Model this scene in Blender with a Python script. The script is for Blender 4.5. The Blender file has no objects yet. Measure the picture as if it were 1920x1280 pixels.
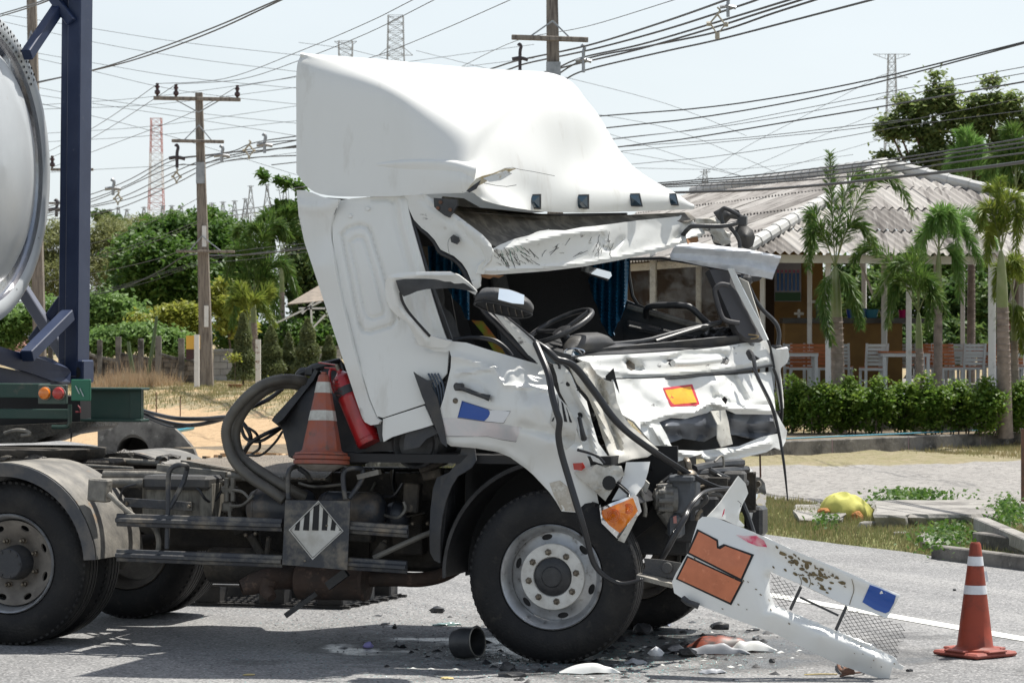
import bpy, math, random
import numpy as np
from mathutils import Vector, Matrix, noise
from mathutils.geometry import delaunay_2d_cdt
random.seed(7)
RNG = np.random.default_rng(7)
SC = bpy.context.scene
COL = SC.collection
R = math.radians
FPX = 5333.33          # focal length in pixels of a 1920 wide frame (100 mm lens)
CZ = 1.87              # camera height
cd = bpy.data.cameras.new('camera'); cam = bpy.data.objects.new('camera', cd); COL.objects.link(cam)
cam.location = (0, 0, CZ); cam.rotation_euler = (R(90), 0, 0)
cd.lens = 100; cd.sensor_width = 36; cd.clip_start = .1; cd.clip_end = 6000
cd.dof.use_dof = True; cd.dof.focus_distance = 17.2; cd.dof.aperture_fstop = 13
SC.camera = cam
SUN_EL, SUN_AZ = R(66), R(48)      # azimuth counted from +Y towards +X
wd = bpy.data.worlds.new('World'); SC.world = wd; wd.use_nodes = True
nt = wd.node_tree; bg = nt.nodes['Background']
sk = nt.nodes.new('ShaderNodeTexSky'); sk.sky_type = 'NISHITA'; sk.sun_disc = False
sk.sun_elevation = SUN_EL; sk.sun_rotation = SUN_AZ
sk.air_density = 1.0; sk.dust_density = 2.2; sk.ozone_density = 1.0; sk.altitude = 0
tc = nt.nodes.new('ShaderNodeTexCoord')
nz = nt.nodes.new('ShaderNodeTexNoise'); nz.inputs['Scale'].default_value = 1.6; nz.inputs['Detail'].default_value = 6; nz.inputs['Roughness'].default_value = .55
mp = nt.nodes.new('ShaderNodeMapping'); mp.inputs['Scale'].default_value = (1, 1, 2.6)
nt.links.new(tc.outputs['Generated'], mp.inputs[0]); nt.links.new(mp.outputs[0], nz.inputs['Vector'])
rp = nt.nodes.new('ShaderNodeMapRange'); rp.inputs['From Min'].default_value = .38; rp.inputs['From Max'].default_value = .72
rp.inputs['To Min'].default_value = .66; rp.inputs['To Max'].default_value = .92
nt.links.new(nz.outputs['Fac'], rp.inputs['Value'])
mx = nt.nodes.new('ShaderNodeMixRGB'); mx.inputs[2].default_value = (8.6, 9.3, 9.7, 1)   # thin bright overcast veil
sx_ = nt.nodes.new('ShaderNodeSeparateXYZ'); nt.links.new(tc.outputs['Generated'], sx_.inputs[0])   # haze: thick low down, thinning overhead
hz_ = nt.nodes.new('ShaderNodeMapRange'); hz_.interpolation_type = 'SMOOTHSTEP'; hz_.inputs[1].default_value = 0; hz_.inputs[2].default_value = .75; hz_.inputs[3].default_value = 1; hz_.inputs[4].default_value = .22
nt.links.new(sx_.outputs[2], hz_.inputs[0]); ml_ = nt.nodes.new('ShaderNodeMath'); ml_.operation = 'MULTIPLY'; nt.links.new(rp.outputs[0], ml_.inputs[0]); nt.links.new(hz_.outputs[0], ml_.inputs[1])
nt.links.new(ml_.outputs[0], mx.inputs[0]); nt.links.new(sk.outputs[0], mx.inputs[1]); nt.links.new(mx.outputs[0], bg.inputs['Color'])
bg.inputs['Strength'].default_value = .085
sd = bpy.data.lights.new('sun', 'SUN'); sd.energy = 5.0; sd.angle = R(.53); sd.color = (1, .965, .9)
sun = bpy.data.objects.new('sun', sd); COL.objects.link(sun)
SUN_DIR = Vector((math.sin(SUN_AZ) * math.cos(SUN_EL), math.cos(SUN_AZ) * math.cos(SUN_EL), math.sin(SUN_EL)))
sun.rotation_euler = SUN_DIR.to_track_quat('Z', 'Y').to_euler(); sun.location = (0, 0, 60)
SC.view_settings.view_transform = 'Standard'; SC.view_settings.look = 'None'
SC.view_settings.exposure = .40; SC.view_settings.gamma = 1
SC.cycles.max_bounces = 6; SC.cycles.transparent_max_bounces = 12; SC.cycles.caustics_reflective = False; SC.cycles.caustics_refractive = False
AL = R(16.5)                                   # yaw of the crashed lorry
U = Vector((math.cos(AL), -math.sin(AL), 0))   # forward along the lorry
V = Vector((math.sin(AL), math.cos(AL), 0))    # away from the near side
F0 = Vector((.2228, 16.5, 0))                  # outer face of the near front tyre
FV = F0.dot(V)
def W(px, py, Y):
    return Vector(((px - 960) * Y / FPX, Y, CZ - (py - 640) * Y / FPX))
def T(px, py, s=0.0):                          # point of the lorry at depth s behind its near side
    dx = (px - 960) / FPX
    t = (s + FV) / (dx * V.x + V.y)
    return Vector((dx * t, t, CZ - (py - 640) / FPX * t))
def A(a, s, z):
    p = F0 + U * a + V * s; p.z = z; return p
def G(px, py):                                 # point on the flat road
    Y = FPX * CZ / (py - 640); return Vector(((px - 960) * Y / FPX, Y, 0))
def solveA(p):
    d = p - F0; return d.dot(U), d.dot(V), p.z
def srgb(h):
    v = [int(h[i:i + 2], 16) / 255 for i in (0, 2, 4)]
    return tuple((c / 12.92 if c <= .04045 else ((c + .055) / 1.055) ** 2.4) for c in v) + (1,)
MATS = {}
def mat(name, col, rough=.5, metal=0., col2=None, sc=3., lo=.4, hi=.65, bump=0., bsc=30., dirt=None, dsc=6., dlo=.55, dhi=.7, damt=1.,
        coat=0., spec=.5, trans=0., emis=None, vor=None, stretch=None, alpha=None, sub=0., detail=6):
    if name in MATS: return MATS[name]
    m = bpy.data.materials.new(name); m.use_nodes = True; n = m.node_tree; b = n.nodes['Principled BSDF']
    def N(t, **k):
        x = n.nodes.new(t)
        for a, v in k.items(): x.inputs[a].default_value = v
        return x
    c = tuple(col) if len(col) == 4 else tuple(col) + (1,)
    b.inputs['Base Color'].default_value = c; b.inputs['Roughness'].default_value = rough; b.inputs['Metallic'].default_value = metal
    b.inputs['Specular IOR Level'].default_value = spec; b.inputs['Coat Weight'].default_value = coat; b.inputs['Coat Roughness'].default_value = .08
    b.inputs['Transmission Weight'].default_value = trans
    if alpha is not None: b.inputs['Alpha'].default_value = alpha
    tcn = N('ShaderNodeTexCoord'); src = tcn.outputs['Object']
    if stretch:
        mpn = N('ShaderNodeMapping'); mpn.inputs['Scale'].default_value = stretch; n.links.new(src, mpn.inputs[0]); src = mpn.outputs[0]
    cur = None
    def mixin(scale, l, h, c2, amt, prev, det=detail):
        z = N('ShaderNodeTexNoise', Scale=scale, Detail=det, Roughness=.62); n.links.new(src, z.inputs['Vector'])
        r = N('ShaderNodeMapRange'); r.inputs['From Min'].default_value = l; r.inputs['From Max'].default_value = h; r.inputs['To Max'].default_value = amt
        n.links.new(z.outputs['Fac'], r.inputs['Value'])
        x = N('ShaderNodeMixRGB'); n.links.new(r.outputs[0], x.inputs[0])
        if prev is None: x.inputs[1].default_value = c
        else: n.links.new(prev, x.inputs[1])
        x.inputs[2].default_value = tuple(c2) if len(c2) == 4 else tuple(c2) + (1,)
        return x.outputs[0]
    if col2 is not None: cur = mixin(sc, lo, hi, col2, 1, cur)
    if dirt is not None: cur = mixin(dsc, dlo, dhi, dirt, damt, cur)
    if cur is not None: n.links.new(cur, b.inputs['Base Color'])
    if bump:
        z = N('ShaderNodeTexVoronoi' if vor else 'ShaderNodeTexNoise', Scale=bsc); n.links.new(src, z.inputs['Vector'])
        if not vor: z.inputs['Detail'].default_value = 5
        bp = N('ShaderNodeBump'); bp.inputs['Strength'].default_value = min(1, bump); bp.inputs['Distance'].default_value = .02 if bump <= 1 else .02 * bump
        n.links.new(z.outputs[0], bp.inputs['Height']); n.links.new(bp.outputs[0], b.inputs['Normal'])
    if emis: b.inputs['Emission Color'].default_value = emis + (1,); b.inputs['Emission Strength'].default_value = 1
    MATS[name] = m
    return m
def leafmat(name, c1, c2, c3, sc=2.2, rough=.5, tr=.35):
    if name in MATS: return MATS[name]
    m = bpy.data.materials.new(name); m.use_nodes = True; n = m.node_tree; b = n.nodes['Principled BSDF']
    b.inputs['Roughness'].default_value = rough; b.inputs['Specular IOR Level'].default_value = .35
    tcn = n.nodes.new('ShaderNodeTexCoord')
    def nz_(s, l, h):
        z = n.nodes.new('ShaderNodeTexNoise'); z.inputs['Scale'].default_value = s; z.inputs['Detail'].default_value = 3
        n.links.new(tcn.outputs['Object'], z.inputs['Vector'])
        r = n.nodes.new('ShaderNodeMapRange'); r.inputs['From Min'].default_value = l; r.inputs['From Max'].default_value = h
        n.links.new(z.outputs['Fac'], r.inputs['Value']); return r.outputs[0]
    x1 = n.nodes.new('ShaderNodeMixRGB'); n.links.new(nz_(sc, .38, .62), x1.inputs[0]); x1.inputs[1].default_value = c1 + (1,); x1.inputs[2].default_value = c2 + (1,)
    x2 = n.nodes.new('ShaderNodeMixRGB'); n.links.new(nz_(sc * 6, .55, .7), x2.inputs[0]); n.links.new(x1.outputs[0], x2.inputs[1]); x2.inputs[2].default_value = c3 + (1,)
    n.links.new(x2.outputs[0], b.inputs['Base Color'])
    t = n.nodes.new('ShaderNodeBsdfTranslucent'); n.links.new(x2.outputs[0], t.inputs['Color'])
    ms = n.nodes.new('ShaderNodeMixShader'); ms.inputs[0].default_value = tr
    n.links.new(b.outputs[0], ms.inputs[1]); n.links.new(t.outputs[0], ms.inputs[2]); n.links.new(ms.outputs[0], n.nodes['Material Output'].inputs['Surface'])
    MATS[name] = m
    return m
ORIG = {}                                       # world origin of every object (all things have identity rotation unless set)
def tag(o, label=None, cat=None, group=None, kind=None):
    if label: o['label'] = label
    if cat: o['category'] = cat
    if group: o['group'] = group
    if kind: o['kind'] = kind
    return o
def thing(name, loc, label, cat, group=None):
    o = bpy.data.objects.new(name, None); COL.objects.link(o); o.location = loc; o.empty_display_size = .2
    ORIG[o.name] = Vector(loc)
    return tag(o, label, cat, group)
def finish(me, smooth, angle=35):
    if smooth:
        me.polygons.foreach_set('use_smooth', [True] * len(me.polygons))
        if angle < 180: me.set_sharp_from_angle(angle=R(angle))
    me.update()
class MB:
    def __init__(s): s.v = []; s.f = []
    def add(s, vs, fs):
        o = len(s.v); s.v.extend([tuple(v) for v in vs]); s.f.extend([tuple(i + o for i in f) for f in fs]); return s
    def box(s, c, size, rot=None, ax=None, bev=0.0):
        hx, hy, hz = size[0] / 2, size[1] / 2, size[2] / 2
        if bev > 0:
            b = min(bev, hx * .9, hy * .9, hz * .9)
            pts = [];
            for sx in (-1, 1):
                for sy in (-1, 1):
                    for sz in (-1, 1):
                        pts += [(sx * (hx), sy * (hy - b), sz * (hz - b)), (sx * (hx - b), sy * hy, sz * (hz - b)), (sx * (hx - b), sy * (hy - b), sz * hz)]
            def I(sx, sy, sz, k): return ((sx > 0) * 4 + (sy > 0) * 2 + (sz > 0)) * 3 + k
            fs = []
            for q in (-1, 1):
                fs += [(I(q, -1, -1, 0), I(q, 1, -1, 0), I(q, 1, 1, 0), I(q, -1, 1, 0)), (I(-1, q, -1, 1), I(1, q, -1, 1), I(1, q, 1, 1), I(-1, q, 1, 1)), (I(-1, -1, q, 2), I(1, -1, q, 2), I(1, 1, q, 2), I(-1, 1, q, 2))]
                for p in (-1, 1):
                    fs += [(I(-1, q, p, 1), I(1, q, p, 1), I(1, q, p, 2), I(-1, q, p, 2)), (I(q, -1, p, 0), I(q, 1, p, 0), I(q, 1, p, 2), I(q, -1, p, 2)), (I(q, p, -1, 0), I(q, p, 1, 0), I(q, p, 1, 1), I(q, p, -1, 1))]
                    for w in (-1, 1): fs.append((I(q, p, w, 0), I(q, p, w, 1), I(q, p, w, 2)))
        else:
            pts = [(x * hx, y * hy, z * hz) for x in (-1, 1) for y in (-1, 1) for z in (-1, 1)]
            fs = [(0, 1, 3, 2), (4, 6, 7, 5), (0, 4, 5, 1), (2, 3, 7, 6), (0, 2, 6, 4), (1, 5, 7, 3)]
        c = Vector(c)
        if ax: X, Y_, Z = ax; vs = [c + X * p[0] + Y_ * p[1] + Z * p[2] for p in pts]
        elif rot is not None: vs = [c + rot @ Vector(p) for p in pts]
        else: vs = [c + Vector(p) for p in pts]
        return s.add(vs, fs)
    def bar(s, p, q, w, h, up=(0, 0, 1), bev=0.0):
        p, q = Vector(p), Vector(q); X = (q - p); L = X.length; X = X.normalized(); up = Vector(up)
        Y_ = up.cross(X)
        if Y_.length < 1e-4: Y_ = Vector((0, 1, 0)).cross(X)
        Y_.normalize(); Z = X.cross(Y_)
        return s.box((p + q) / 2, (L, w, h), ax=(X, Y_, Z), bev=bev)
    def tube(s, pts, r, n=8, cap=True, smooth_n=0, closed=False):
        pts = [Vector(p) for p in pts]
        rs = list(r) if isinstance(r, (list, tuple)) else [r] * len(pts)
        if smooth_n:
            P2, r2 = [], []; m = len(pts); rng = range(m if closed else m - 1)
            for i in rng:
                g = lambda k: pts[k % m] if closed else pts[max(0, min(m - 1, k))]
                p0, p1, p2, p3 = g(i - 1), g(i), g(i + 1), g(i + 2)
                for k in range(smooth_n):
                    t = k / smooth_n
                    P2.append(.5 * ((2 * p1) + (p2 - p0) * t + (2 * p0 - 5 * p1 + 4 * p2 - p3) * t * t + (3 * p1 - p0 - 3 * p2 + p3) * t ** 3))
                    r2.append(rs[i] * (1 - t) + rs[(i + 1) % m] * t)
            if not closed: P2.append(pts[-1]); r2.append(rs[-1])
            pts, rs = P2, r2
        m = len(pts); vs = []; fs = []
        prev = None
        for i, p in enumerate(pts):
            if closed: d = pts[(i + 1) % m] - pts[i - 1]
            else: d = pts[min(i + 1, m - 1)] - pts[max(i - 1, 0)]
            if d.length < 1e-9: d = Vector((0, 0, 1))
            d.normalize()
            if prev is None:
                x = d.orthogonal().normalized()
            else:
                x = (prev - d * prev.dot(d))
                x = x.normalized() if x.length > 1e-6 else d.orthogonal().normalized()
            prev = x; y = d.cross(x)
            for k in range(n):
                a = 2 * math.pi * k / n; vs.append(p + (x * math.cos(a) + y * math.sin(a)) * rs[i])
        for i in range(m if closed else m - 1):
            j = (i + 1) % m
            for k in range(n):
                fs.append((i * n + k, i * n + (k + 1) % n, j * n + (k + 1) % n, j * n + k))
        if cap and not closed:
            fs.append(tuple(range(n))[::-1]); fs.append(tuple((m - 1) * n + k for k in range(n)))
        return s.add(vs, fs)
    def lathe(s, c, axis, prof, n=40, ref=None, closed=False, caps=True):
        """prof: (distance along axis, radius)"""
        c = Vector(c); ax = Vector(axis).normalized(); x = Vector(ref).normalized() if ref else ax.orthogonal().normalized(); y = ax.cross(x)
        vs = []; fs = []
        for h, r in prof:
            for k in range(n):
                a = 2 * math.pi * k / n; vs.append(c + ax * h + (x * math.cos(a) + y * math.sin(a)) * max(r, 1e-4))
        m = len(prof)
        for i in range(m if closed else m - 1):
            j = (i + 1) % m
            for k in range(n): fs.append((i * n + k, i * n + (k + 1) % n, j * n + (k + 1) % n, j * n + k))
        if caps and not closed:
            if prof[0][1] > 1e-3: fs.append(tuple(range(n))[::-1])
            if prof[-1][1] > 1e-3: fs.append(tuple((m - 1) * n + k for k in range(n)))
        return s.add(vs, fs)
    def prism(s, poly, ext):
        poly = [Vector(p) for p in poly]; ext = Vector(ext); n = len(poly)
        vs = poly + [p + ext for p in poly]
        fs = [tuple(range(n)), tuple(range(2 * n - 1, n - 1, -1))] + [(i, i + n, (i + 1) % n + n, (i + 1) % n) for i in range(n)]
        return s.add(vs, fs)
    def build(s, name, m, parent=None, smooth=False, angle=35, origin=None, label=None, cat=None, group=None, kind=None):
        me = bpy.data.meshes.new(name)
        base = ORIG[parent.name] if parent is not None else (Vector(origin) if origin is not None else Vector((0, 0, 0)))
        if parent is None and origin is None and s.v:
            a = np.array(s.v); base = Vector((float(a[:, 0].mean()), float(a[:, 1].mean()), float(a[:, 2].min())))
        me.from_pydata([(x - base.x, y - base.y, z - base.z) for x, y, z in s.v], [], s.f)
        mm = m if isinstance(m, (list, tuple)) else [m]
        for q in mm: me.materials.append(q)
        finish(me, smooth, angle)
        o = bpy.data.objects.new(name, me); COL.objects.link(o)
        if parent is not None: o.parent = parent
        else: o.location = base
        ORIG[o.name] = base.copy()
        return tag(o, label, cat, group, kind)
def copy_thing(src, delta, label=None, group=None, rotz=None):
    def cp(o, par):
        c = o.copy(); COL.objects.link(c)
        if par is not None: c.parent = par
        for ch in o.children: cp(ch, c)
        return c
    c = cp(src, None); c.location = Vector(src.location) + Vector(delta)
    if rotz is not None: c.rotation_euler.z = rotz
    ORIG[c.name] = Vector(c.location)
    if label: c['label'] = label
    if group: c['group'] = group
    return c
def mesh_np(name, V3, Q, m, parent=None, kind=None, smooth=False, origin=None):
    """V3 (n,3) float, Q (k,4) or (k,3) int"""
    me = bpy.data.meshes.new(name); base = ORIG[parent.name] if parent is not None else Vector(origin or (0, 0, 0))
    V3 = V3 - np.array(base)
    k = Q.shape[1]; me.vertices.add(len(V3)); me.vertices.foreach_set('co', V3.astype(np.float32).ravel())
    me.loops.add(Q.size); me.loops.foreach_set('vertex_index', Q.astype(np.int32).ravel())
    me.polygons.add(len(Q)); me.polygons.foreach_set('loop_start', np.arange(0, Q.size, k, dtype=np.int32))
    me.update(calc_edges=True); me.validate()
    me.materials.append(m)
    if smooth: finish(me, True, 180)
    o = bpy.data.objects.new(name, me); COL.objects.link(o)
    if parent is not None: o.parent = parent
    else: o.location = base
    ORIG[o.name] = Vector(base)
    return tag(o, kind=kind)
def inpoly(P, poly):
    x, y = P[:, 0], P[:, 1]; ins = np.zeros(len(P), bool); n = len(poly)
    for i in range(n):
        x1, y1 = poly[i]; x2, y2 = poly[(i + 1) % n]
        if y1 == y2: continue
        c = ((y1 > y) != (y2 > y)) & (x < (x2 - x1) * (y - y1) / (y2 - y1) + x1)
        ins ^= c
    return ins
def dens(poly, step, closed=True):
    out = []; n = len(poly)
    for i in range(n if closed else n - 1):
        a = np.array(poly[i][:2], float); b = np.array(poly[(i + 1) % n][:2], float); k = max(1, int(round(np.linalg.norm(b - a) / step)))
        for j in range(k): out.append(tuple(a + (b - a) * j / k))
    return out
def rbf(ctrl):
    """thin smooth interpolation of depth from (x,y,value) points"""
    C = np.array(ctrl, float)
    if len(C) == 1:
        return lambda P: np.full(len(P), C[0, 2])
    n = len(C); D = np.linalg.norm(C[:, None, :2] - C[None, :, :2], axis=2)
    aff = n >= 4
    if aff:
        M = np.zeros((n + 3, n + 3)); M[:n, :n] = D; M[:n, n] = 1; M[:n, n + 1:] = C[:, :2] / 100; M[n, :n] = 1; M[n + 1:, :n] = C[:, :2].T / 100
        rhs = np.concatenate([C[:, 2], [0, 0, 0]])
        w = np.linalg.lstsq(M, rhs, rcond=None)[0]
        return lambda P: np.linalg.norm(P[:, None, :] - C[None, :, :2], axis=2) @ w[:n] + w[n] + (P / 100) @ w[n + 1:]
    M = np.zeros((n + 1, n + 1)); M[:n, :n] = D; M[:n, n] = 1; M[n, :n] = 1
    w = np.linalg.lstsq(M, np.concatenate([C[:, 2], [0]]), rcond=None)[0]
    return lambda P: np.linalg.norm(P[:, None, :] - C[None, :, :2], axis=2) @ w[:n] + w[n]
def segdist(P, line):
    d = np.full(len(P), 1e9)
    for a, b in zip(line[:-1], line[1:]):
        a = np.array(a, float); b = np.array(b, float); ab = b - a; t = np.clip(((P - a) @ ab) / max(ab @ ab, 1e-9), 0, 1)
        d = np.minimum(d, np.linalg.norm(P - (a + t[:, None] * ab), axis=1))
    return d
def sfun(ctrl, ridges=(), crumple=(), seed=0):
    base = rbf(ctrl)
    def f(P):
        P = np.asarray(P, float).reshape(-1, 2); s = base(P)
        for line, amp, wid in ridges: s = s + amp * np.exp(-(segdist(P, line) / wid) ** 2)
        for amp, scale, kind in crumple:
            if kind == 2:
                o = np.array([(lambda d: d[1] - d[0])(noise.voronoi(Vector((p[0] / scale, p[1] / scale, seed * 7.3)))[0]) for p in P]); s = s + amp * np.minimum(o, .8); continue
            o = np.array([noise.noise(Vector((p[0] / scale, p[1] / scale, seed * 7.3))) for p in P])
            if kind: o = 1 - 2 * np.abs(o) * 1.6
            s = s + amp * o
        return s
    return f
def panel(outline, sf, step=8, thick=.005, holes=(), proj=T, dirv=None, off=0.0):
    """returns MB with front sheet, back sheet, and rim"""
    if not callable(sf): sf = sfun(sf)
    ol = dens(outline, step); pts = list(ol); edges = [(i, (i + 1) % len(ol)) for i in range(len(ol))]
    hs = []
    for h in holes:
        hd = dens(h, step); o = len(pts); pts += hd; edges += [(o + i, o + (i + 1) % len(hd)) for i in range(len(hd))]; hs.append(hd)
    a = np.array(ol); x0, y0 = a.min(0); x1, y1 = a.max(0)
    gx, gy = np.meshgrid(np.arange(x0 + step / 2, x1, step), np.arange(y0 + step / 2, y1, step * .87)); gx[1::2] += step / 2
    g = np.stack([gx.ravel(), gy.ravel()], 1); g = g[inpoly(g, ol)]
    for h in hs: g = g[~inpoly(g, h)]
    if len(g):
        allb = np.array(pts); keep = np.ones(len(g), bool)
        for i in range(0, len(g), 2000):
            keep[i:i + 2000] = np.linalg.norm(g[i:i + 2000, None] - allb[None], axis=2).min(1) > step * .45
        g = g[keep]
    pts += [tuple(p) for p in g]
    vs, es, fs, *_ = delaunay_2d_cdt([Vector(p) for p in pts], edges, [], 0, 1e-4)
    vv = np.array([(v.x, v.y) for v in vs]); ff = np.array([f[:3] for f in fs])
    cen = vv[ff].mean(1); k = inpoly(cen, ol)
    for h in hs: k &= ~inpoly(cen, h)
    ff = ff[k]
    s = sf(vv) + off
    front = [proj(p[0], p[1], si) for p, si in zip(vv, s)]
    fl = []
    for f in ff:
        p, q, r_ = vv[f[0]], vv[f[1]], vv[f[2]]
        if (q[0] - p[0]) * (r_[1] - p[1]) - (q[1] - p[1]) * (r_[0] - p[0]) > 0: fl.append((f[0], f[2], f[1]))
        else: fl.append(tuple(f))
    n = len(front); dv = Vector(dirv) if dirv is not None else V
    mb = MB()
    if thick > 0:
        nr = np.zeros((n, 3)); F3 = np.array([list(p) for p in front]); tri = np.array(fl)
        fn = np.cross(F3[tri[:, 1]] - F3[tri[:, 0]], F3[tri[:, 2]] - F3[tri[:, 0]])
        for j in range(3): np.add.at(nr, tri[:, j], fn)
        nr /= np.maximum(np.linalg.norm(nr, axis=1), 1e-12)[:, None]
        back = F3 - nr * thick
        cnt = {}
        for f in fl:
            for i in range(3):
                e = (f[i], f[(i + 1) % 3]); cnt[e] = cnt.get(e, 0) + 1
        rim = [(a_, b_) for (a_, b_) in cnt if (b_, a_) not in cnt]
        fcs = [tuple(map(int, f)) for f in fl] + [tuple(int(i) + n for i in f[::-1]) for f in fl] + [(int(b_), int(a_), int(a_) + n, int(b_) + n) for a_, b_ in rim]
        mb.add(list(front) + [tuple(b_) for b_ in back], fcs)
    else: mb.add(front, [tuple(map(int, f)) for f in fl])
    return mb
def lattice(rows, nu=6, nv=6, closed_v=False):
    """Catmull-Rom surface through a grid of world points"""
    P = np.array([[list(p) for p in r] for r in rows], float)
    def up(P, k):
        m = len(P); out = []
        for i in range(m - 1):
            p0, p1, p2, p3 = P[max(i - 1, 0)], P[i], P[i + 1], P[min(i + 2, m - 1)]
            for j in range(k):
                t = j / k; out.append(.5 * ((2 * p1) + (p2 - p0) * t + (2 * p0 - 5 * p1 + 4 * p2 - p3) * t * t + (3 * p1 - p0 - 3 * p2 + p3) * t ** 3))
        out.append(P[-1]); return np.array(out)
    P = up(P, nu); P = up(P.transpose(1, 0, 2), nv).transpose(1, 0, 2)
    return P
def lat_mb(P, mb=None, thick=0.0):
    mb = mb or MB(); a, b = P.shape[:2]
    fs = [(i * b + j, i * b + j + 1, (i + 1) * b + j + 1, (i + 1) * b + j) for i in range(a - 1) for j in range(b - 1)]
    if thick:
        du = np.gradient(P, axis=0); dv = np.gradient(P, axis=1); nn = np.cross(du, dv); nn /= np.maximum(np.linalg.norm(nn, axis=2, keepdims=True), 1e-9)
        Q = P - nn * thick; n = a * b
        fs2 = [tuple(i + n for i in f[::-1]) for f in fs]
        rim = [(j, j + 1) for j in range(b - 1)] + [((a - 1) * b + j + 1, (a - 1) * b + j) for j in range(b - 1)] + [((i + 1) * b, i * b) for i in range(a - 1)] + [(i * b + b - 1, (i + 1) * b + b - 1) for i in range(a - 1)]
        fs3 = [(p + n, q + n, q, p) for p, q in rim]
        mb.add(list(P.reshape(-1, 3)) + list(Q.reshape(-1, 3)), fs + fs2 + fs3)
    else: mb.add(list(P.reshape(-1, 3)), fs)
    return mb
def ell(cx, cy, rx, ry, n=20, a0=0, rot=0):
    return [(cx + rx * math.cos(a0 + 2 * math.pi * k / n) * math.cos(rot) - ry * math.sin(a0 + 2 * math.pi * k / n) * math.sin(rot),
             cy + rx * math.cos(a0 + 2 * math.pi * k / n) * math.sin(rot) + ry * math.sin(a0 + 2 * math.pi * k / n) * math.cos(rot)) for k in range(n)]
def TT(pts): return [T(*p) for p in pts]
# ================================================================== SETTING
E1 = np.array([2.44, 27.7]); EE = np.array([-.388, .9217]); MM = np.array([.9217, .388])
def sm(x, a, b):
    t = np.clip((x - a) / (b - a), 0, 1); return t * t * (3 - 2 * t)
def qp(x, y):
    dx = np.asarray(x) - E1[0]; dy = np.asarray(y) - E1[1]
    return dx * MM[0] + dy * MM[1], dx * EE[0] + dy * EE[1]
def RP(q, p, z=0.0):
    v = E1 + MM * q + EE * p; return Vector((v[0], v[1], z))
def gh(x, y):
    q, p = qp(x, y)
    z = .72 * sm(q, .3, 6.5) * sm(p, 17, 25) * (1 - sm(q, 60, 90) * 0)
    z = z + .9 * sm(np.asarray(y), 75, 130)
    bump_ = .03 * np.sin(x * 2.1 + 1.3 * np.sin(y * .9)) * np.sin(y * 1.7) + .02 * np.sin(x * 5.3 + y * 3.1)
    z = z + bump_ * sm(q, .2, 1.5)
    return np.where(q < .1, -.035, z * sm(q, .1, .8) + (-.035) * (1 - sm(q, .1, .8)) + .03 * sm(q, .1, .6))
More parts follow.
